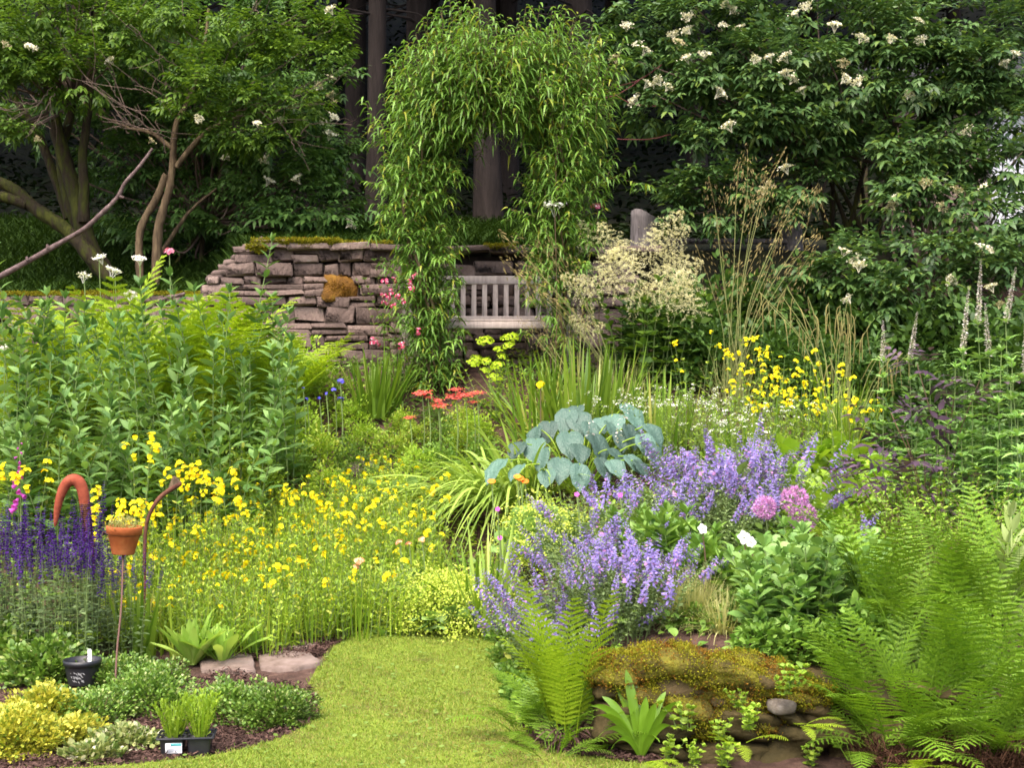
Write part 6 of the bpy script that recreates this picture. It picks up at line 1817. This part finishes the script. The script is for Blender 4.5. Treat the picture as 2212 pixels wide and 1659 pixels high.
m_ = MB(); yl = .03 - dp * .25 - dp * .21 - .001
Rt = np.array([[1, 0, 0], [0, 1, -.04], [0, 0, 1]])
box(m_, (-w * .2, yl, h * .50), (w * .29, .002, h * .58), M=Rt, bev=.0005); st = m_.obj('sticker', M['white'], tr, smooth_=False)
m_ = MB(); box(m_, (-w * .16, yl - .0018, h * .70), (w * .19, .001, h * .15), M=Rt, bev=.0002); M['teal'] = plain('teal_print', (.10, .42, .42), .5); m_.obj('teal_band', M['teal'], st, smooth_=False)
m_ = MB()
for q, l_ in enumerate((.18, .22, .20, .12)):
    box(m_, (-w * .32 + w * l_ / 2, yl - .0018, h * (.57 - q * .08)), (w * l_, .001, h * .022), M=Rt, bev=.0001)
M['print'] = plain('grey_print', (.35, .37, .42), .6); m_.obj('small_print', M['print'], st, smooth_=False)
for q, (dx, H_, lb) in enumerate(((-.24, 100, 'bushy light green seedling tuft in the tray, shorter of two'), (.22, 118, 'bushy light green seedling tuft in the tray, taller of two'))):
    rt = np.array(tr.location); p_ = rt + [dx * w, .04 + dx * w * .12, h * .6]
    mb_ = straps(60, H_ * k_, .010, .022, .42, .1, seg=6, lv=.35); ms, ml, tp = stemplant(H_ * k_ * .95, 22, .028, .4, 7, 2, .035, .012, SPOON, .1, .8, .0015, (1, .9), .3)
    mb_.add(np.concatenate(ml.V), np.concatenate(ml.Q))
    r_ = thing('seedling', lb, 'seedling', p_, 0, 1, 'seedlings in the tray'); ms.obj('stem', M['green_lt'], r_); mb_.obj('leaves', M['seedling'], r_)

# --- terracotta pot in its wire ring on a rod
YT2 = 8.0; k_ = YT2 / F
cpt = at(266, 1197, YT2)
gpt = on(246, 7.2); 
rod = thing('pot_stake', 'thin rusty rod with a wire ring holding up the terracotta pot', 'plant stand', gpt)
lo = np.array(gpt); p_top = cpt - lo
m_ = MB(); tube(m_, curve([(0, 0, -.1), p_top * .33 + [-.004, 0, 0], p_top * .66 + [.006, 0, 0], p_top], 5), .0055, 7); m_.obj('rod', M['steel'], rod)
m_ = MB(); a_ = np.linspace(0, 2 * pi, 33); Rr = 35 * k_
ring_z = p_top + [0, 0, 43 * k_]
tube(m_, np.stack([np.cos(a_) * Rr, np.sin(a_) * Rr, .02 * -np.cos(a_) * .4], -1) + ring_z, .003, 6)
tube(m_, [ring_z + [-Rr, 0, .008], ring_z + [-Rr - .02, 0, .012], ring_z + [-Rr - .03, 0, -.02]], .003, 5); tube(m_, [ring_z + [Rr, 0, -.008], ring_z + [Rr + .025, 0, -.01]], .003, 5)
for q in range(3):
    a0 = .15 + q * 1.42
    tube(m_, [p_top + [0, 0, -.004], p_top + [cos(a0) * 21 * k_, sin(a0) * 21 * k_, -.006], p_top + [cos(a0) * 28 * k_, sin(a0) * 28 * k_, 20 * k_], ring_z + [cos(a0) * Rr, sin(a0) * Rr, 0]], .0025, 5)
m_.obj('wire_ring', M['steel'], rod)
tp_ = thing('terracotta_pot', 'small terracotta pot held above the yellow flowers by a wire ring', 'plant pot', cpt)
m_ = MB(); R = 38.5 * k_; hh = 60 * k_
lathe(m_, [(.001, .001), (R * .60, 0), (R * .62, .004), (R * .88, hh * .70), (R * .90, hh * .71), (R * .97, hh * .72), (R, hh * .97), (R * .98, hh), (R * .88, hh), (R * .85, hh * .85), (.001, hh * .85)], 40)
m_.obj('pot', M['terracotta'], tp_); tp_.rotation_euler = (0, .05, 0)
sd = mound(R * .85, R * .85, .075, 420, .018, .007, LANCE, .25, .1, .7)[0]
g = straps(60, .1, .003, R * .7, .6, .2, seg=4); sd.add(np.concatenate(g.V), np.concatenate(g.Q))
o = thing('pot_plant', 'wispy yellow green stonecrop growing in the terracotta pot', 'plant', cpt + [0, 0, hh * .87]); sd.obj('leaves', M['alch'], o)
o_ = o.children[0]; o_.data.materials[0] = LM('wispy_leaf', (.30, .34, .08), (.58, .56, .20), trans=.3)

# --- red clay hook on a ribbed coil
YH = 8.9; k_ = YH / F
hb = on(188, YH); hk = thing('clay_hook', 'red clay swan neck ornament hooking over above a ribbed neck', 'garden ornament', hb)
pth = curve([at(x_, y_, YH) - hb for x_, y_ in ((183, 1090), (180, 1065), (172, 1044), (158, 1036), (143, 1046), (132, 1068), (125, 1095), (121, 1122), (119, 1138))], 6)
m_ = MB(); n_ = len(pth); tube(m_, pth, np.interp(np.linspace(0, 1, n_), [0, .12, .3, .5, .75, .95, 1], [11, 12, 13, 11.5, 8, 3.5, 1.3]) * k_, 16, cap=True); m_.obj('hook', M['clay_red'], hk)
nk = np.array([at(x_, y_, YH) - hb for x_, y_ in ((183, 1086), (186, 1110), (190, 1140), (194, 1180), (197, 1240))]); nk = np.concatenate([nk, [[nk[-1][0], 0, -.05]]])
m_ = MB(); tube(m_, curve(nk, 5), 9.5 * k_, 12)
c_ = curve(nk, 5); seglen = np.r_[0, np.cumsum(np.linalg.norm(np.diff(c_, axis=0), axis=1))]
tt = np.linspace(0, min(seglen[-1], .62), 900); hx = np.stack([np.interp(tt, seglen, c_[:, d_]) for d_ in range(3)], -1)
an = tt / .0125 * 2 * pi
hx = hx + np.stack([np.cos(an), np.sin(an), np.zeros(900)], -1) * 10.6 * k_
m2 = MB(); tube(m2, hx, .0042, 5); o = m_.obj('neck', M['rust'], hk); m2.obj('coil', M['rust'], o)

# --- rusty curved blade
YK = 8.8; k_ = YK / F
kb = on(318, YK); kr = thing('curved_blade', 'rusty iron stem ending in a curved leaf shaped blade beside the pot', 'garden ornament', kb)
pth = curve([at(x_, y_, YK) - kb for x_, y_ in ((314, 1400), (312, 1280), (314, 1160), (322, 1115), (340, 1082), (362, 1062), (386, 1048), (392, 1044))], 6)
m_ = MB(); n_ = len(pth); tube(m_, pth, np.interp(np.linspace(0, 1, n_), [0, .45, .6, .85, 1], [3.5, 4, 5, 5.5, 2]) * k_, 8, cap=True); m_.obj('iron_stem', M['rust'], kr)
m_ = MB(); q0 = int(n_ * .70); P_ = pth[q0:]; kk = len(P_)
wd = np.interp(np.linspace(0, 1, kk), [0, .4, .8, 1], [3, 24, 17, 2]) * k_
up_ = unit(np.cross(unit(np.gradient(P_, axis=0)), [0, 1, 0]))
V_ = np.stack([P_ + up_ * (2 * k_), P_ + up_ * wd[:, None] * .6 + [0, .012, 0], P_ + up_ * wd[:, None] + [0, .02, 0], P_ + up_ * wd[:, None] * .6 + [0, .026, 0], P_ + up_ * (2 * k_) + [0, .008, 0]], 1)
idx = np.arange(kk * 5).reshape(kk, 5); m_.add(V_.reshape(-1, 3), np.stack([idx[:-1, :-1], idx[:-1, 1:], idx[1:, 1:], idx[1:, :-1]], -1).reshape(-1, 4))
m_.obj('blade', M['bark'], kr)

rng = np.random.default_rng(52); random.seed(52)
# --- front ferns and hart's tongue
fb = on(1225, 6.62)
ff = thing('lady_fern', 'big pale lady fern with erect fronds at the lawn corner beside the mossy wall', 'fern', fb)
FF = [frond(L, n, w, True, d) for (L, n, w, d) in ((.80, 27, .155, .20), (.72, 26, .145, .38), (.62, 24, .12, .5))]
FFm = [f.mesh('frond', M['fern_bright']) for f in FF]; FFd = [f.mesh('frond', M['fern']) for f in FF]
for q, (tx, ty, kq, br) in enumerate(((1130, 1268, 0, 1), (1068, 1305, 0, 1), (1080, 1355, 1, 1), (1322, 1295, 0, 1), (1262, 1330, 1, 1), (1210, 1395, 0, 1), (1290, 1430, 1, 0), (1090, 1410, 1, 0), (1350, 1430, 1, 0), (1160, 1450, 2, 0), (1270, 1500, 2, 0), (1080, 1480, 2, 0), (1335, 1510, 2, 0), (1210, 1500, 2, 0), (1110, 1545, 2, 0), (1300, 1385, 1, 1), (1062, 1420, 1, 1), (1095, 1330, 1, 1), (1150, 1330, 0, 1), (1065, 1520, 2, 1), (1240, 1450, 1, 1))):
    t_ = at(tx, ty, 6.62 + rng.uniform(-.28, .15)) - fb
    a_ = math.atan2(t_[1], t_[0]); hd = math.hypot(t_[0], t_[1]); L_ = np.linalg.norm(t_)
    nat = math.atan2(*{0: (.18, .78), 1: (.36, .58), 2: (.45, .38)}[kq])      # natural lean of the frond's tip
    tilt = math.atan2(hd, max(t_[2], .05)) - nat
    o = link('frond', (FFm if br or q % 2 else FFd)[kq], ff, (cos(a_) * .05, sin(a_) * .05, 0), None, L_ / (.80, .69, .585)[kq])
    o.rotation_euler = (Matrix.Rotation(a_, 3, 'Z') @ Matrix.Rotation(tilt, 3, 'Y')).to_euler()
m_ = MB(); n_ = 420; a_ = rng.uniform(0, 6.28, n_); r_ = .13 * np.sqrt(rng.uniform(0, 1, n_))
leafset(m_, np.stack([np.cos(a_) * r_, np.sin(a_) * r_ * .8, rng.uniform(0, .12, n_)], -1), np.stack([np.cos(a_), np.sin(a_), rng.normal(.6, .8, n_)], -1), rng.uniform(.03, .12, n_), .008, LANCE, .3)
m_.obj('brown_rootstock', M['chips'], ff)
for lb_, px_f, Y_f, s_f in (('low bushy fern at the lawn edge under the big pale fern', 1140, 6.85, .62), ('low dark fern between the big pale fern and the moss', 1300, 6.55, .55), ('low feathery fern at the foot of the big pale fern', 1190, 6.45, .6), ('small fern behind the big pale fern by the catmint', 1180, 7.0, .7)):
    fern(lb_, on(px_f, Y_f), FR['mid'], 13, (.15, 1.1), s_f, 'low ferns round the lady fern', 'small_fern')
hb_ = on(1385, 6.42)
ht_ = thing('harts_tongue_fern', 'glossy hart\'s tongue fern with smooth curving leaves against the mossy wall', 'fern', hb_)
M['harts'] = LM('glossy_tongue_leaf', (.075, .175, .010), (.175, .31, .022), trans=.25, rough=.3, spec=.6, objvar=.12)
for tx, ty, yo, W_ in ((1272, 1522, -.1, .062), (1278, 1548, -.16, .06), (1290, 1590, -.2, .055), (1352, 1442, .05, .078), (1375, 1470, .08, .07), (1330, 1470, .1, .066), (1438, 1490, .02, .066), (1462, 1512, -.08, .06), (1415, 1515, -.06, .066), (1395, 1500, .0, .07), (1452, 1565, -.14, .055), (1318, 1618, -.2, .05), (1300, 1500, .02, .06), (1425, 1600, -.2, .05)):
    v_ = at(tx, ty, 6.42 + yo) - hb_; v_ = v_ if v_[2] > .02 else v_ + [0, 0, .05]
    lift = 1.15 * np.hypot(v_[0], v_[1]) + .03; dl = v_ + [0, 0, lift]; L_ = np.linalg.norm(dl)
    m_ = MB(); t_ = np.linspace(0, 1, 16)
    pr_ = [(q, np.interp(q, [0, .1, .25, .5, .72, .87, .96, 1], [.22, .5, .8, 1, .95, .68, .3, .04])) for q in t_]
    leafset(m_, [[0, 0, -.01]], [dl], L_, W_ * .62, pr_, lift / L_, .22, [[rng.normal(0, .25), -.75, .65]], cols=5, cup=-.08, wave=.03)
    m_.obj('leaf', M['harts'], ht_)
for lb, px, Y, fr, n, sp_, s_ in (('tall lady fern standing highest at the border edge', 2070, 6.75, FR['tall'], 16, (.02, .55), 1.0), ('tall lady fern at the edge of the picture, upright fronds', 2190, 6.6, FR['tall'], 15, (.02, .5), 1.0), ('lady fern arching over the mossy wall end', 1890, 6.6, FR['tall'], 15, (.08, .75), .88), ('lady fern with layered fronds between the other tall ones', 1985, 6.55, FR['tall'], 15, (.05, .65), .92), ('lady fern behind the others, tips among the fine leaved bushes', 2140, 7.1, FR['tall'], 14, (.02, .5), .85), ('low lady fern spreading along the wall foot', 1850, 6.35, FR['mid'], 10, (.4, 1.2), .75), ('lady fern with brown old stems at the border corner', 2120, 6.35, FR['mid'], 12, (.2, .9), .95), ('half grown lady fern leaning out from the wall end', 1945, 6.35, FR['mid'], 9, (.3, 1.0), .8), ('low lady fern filling the gap before the tallest one', 2050, 6.4, FR['mid'], 9, (.1, .9), 1.0), ('lady fern tangled with its neighbours at the border edge', 2205, 6.35, FR['mid'], 9, (.1, .8), 1.1), ('lady fern with dark lower fronds beside the wall end', 1925, 6.5, FR['mid'], 10, (.15, .9), 1.15), ('lady fern filling the corner between the wall end and the fine leaved bush', 1900, 7.1, FR['mid'], 14, (.05, .8), 1.2), ('lady fern rising behind the layered one', 2000, 7.1, FR['tall'], 13, (.03, .6), .8), ('broad lady fern in the middle of the fern bank', 2010, 6.62, FR['mid'], 11, (.1, .8), 1.25), ('lady fern leaning out in front of the sedum', 1830, 6.75, FR['mid'], 12, (.2, .95), 1.0), ('lady fern at the far back beside the felted leaves', 2200, 7.3, FR['tall'], 12, (.02, .5), .85)):
    fern(lb, on(px, Y), fr, n, sp_, s_, 'lady ferns of the wall end', 'lady_fern')
for lb, px, py, Y in (('tiny fern in the wall joints near the pale stone', 1590, 1600, 6.3), ('tiny fern frond flat on the soil below the hart\'s tongue', 1385, 1640, 6.28), ('bright young fern spread flat at the bottom of the wall end', 1965, 1650, 6.1), ('tiny fern sprouting under the moss edge', 1720, 1560, 6.32)):
    b_ = at(px, py, Y); b_[2] = max(b_[2], .01); fern(lb, b_, [FRB[2], FRB[1]], 5, (.9, 1.4), .34 if 'bright' not in lb else .5, 'small ferns at the wall foot', 'small_fern', (-2.6, -.4))
M['litter'] = LM('dead_frond', (.03, .015, .010), (.10, .05, .03), trans=0, rough=.9, spec=.05)
m_ = MB(); n_ = 2600; x_ = rng.uniform(1.55, 2.5, n_); y_ = rng.uniform(6.05, 6.5, n_); a_ = rng.uniform(0, 6.28, n_)
leafset(m_, np.stack([x_, y_, gz(x_, y_) - .01 + rng.uniform(0, .1, n_)], -1), np.stack([np.cos(a_) * .6, np.sin(a_) * .6, rng.uniform(-.2, 1, n_)], -1), rng.uniform(.05, .18, n_), .006, BLADE, .2)
kind(m_.obj('dry_fern_litter', M['litter']), 'stuff')
pr = [proto('wall_weed', 'x', 'weed', *stemplant(.09, 6, .03, .7, 4, 3, .03, .024, OVATE, .1, .3, .0015, (1, .8))[:2], lm='green_lt') for k in range(2)]
B_ = Bank(pr)
for q, (px, py) in enumerate(((1690, 1490), (1715, 1470), (1600, 1520), (1555, 1585), (1500, 1640), (1440, 1630), (1620, 1560), (1480, 1560), (1750, 1640), (1560, 1640))):
    B_.put(at(px, py, 6.36), ['fresh green weed high on the mossy wall', 'fresh green weed on the wall top beside the ferns', 'green weed in the moss over the pale stone', 'green weed in the shaded wall joint', 'green weed on the soil beside the lowest boulder'][q] if q < 5 else 'small green weed rooted in the face of the mossy wall', rng.uniform(.8, 1.3), group='weeds on the mossy wall')
fl = thing('mullein', 'pale felted mullein leaves standing over the ferns at the border edge', 'perennial', on(2185, 7.2))
ms, ml, tp = stemplant(.56, 2, .06, .1, 8, 2, .2, .055, OVATE, .15, .75, .012, (1.1, .6), .1, turn=2.4, cols=5, fold=.25); ms.obj('stem', M['felt'], fl); ml.obj('leaves', M['felt'], fl)

# ------------------------------------------------------------------ ground cover filling the beds
bed = MB(); lite = MB()
n = 60000
u = rng.uniform(-.40, .40, n); Y = 6.8 + 7.6 * rng.uniform(0, 1, n) ** 1.1; x = u * Y
k = ~inpoly(x, Y, poly) & ~((x > -.9) & (x < -.15) & (Y > 13.2)) & (gz(x, Y) < 2.4)
px_, py_ = CX + x / Y * F, CY - (gz(x, Y) - EYE) / Y * F
k &= ~((py_ > 1385) & (px_ < 1100)) & ~((px_ > 420) & (px_ < 930) & (py_ > 1310)) & ~((px_ > 600) & (px_ < 830) & (py_ > 985) & (py_ < 1090)) & ~((Y < 7.2) & (px_ > 1250))
x, Y, u = x[k], Y[k], u[k]; n = len(x)
lump = (np.sin(x * 5 + Y * 3) * np.sin(Y * 4.3 - x * 2.1) + 1) * .5
P = np.stack([x, Y, gz(x, Y) + rng.uniform(0, 1, n) * (.05 + .16 * lump)], -1)
a_ = rng.uniform(0, 6.28, n); D = np.stack([np.cos(a_), np.sin(a_), rng.normal(.4, .4, n)], -1)
sel = np.sin(x * 2.7 + 1) + np.sin(Y * 3.1 + x) > .3
LL = rng.uniform(.03, .075, n)
leafset(bed, P[~sel], D[~sel], LL[~sel], LL[~sel] * .45, OVATE, .2, .2); leafset(lite, P[sel], D[sel], LL[sel], LL[sel] * .4, OVATE, .2, .2)
kind(bed.obj('ground_cover', M['green']), 'stuff'); kind(lite.obj('ground_cover', M['mim_leaf']), 'stuff')

# prototypes left unplaced are removed
for o in [o for o in bpy.data.objects if o.type == 'EMPTY' and o.location.z < -40]:
    for ch in list(o.children):
        bpy.data.objects.remove(ch)
    bpy.data.objects.remove(o)
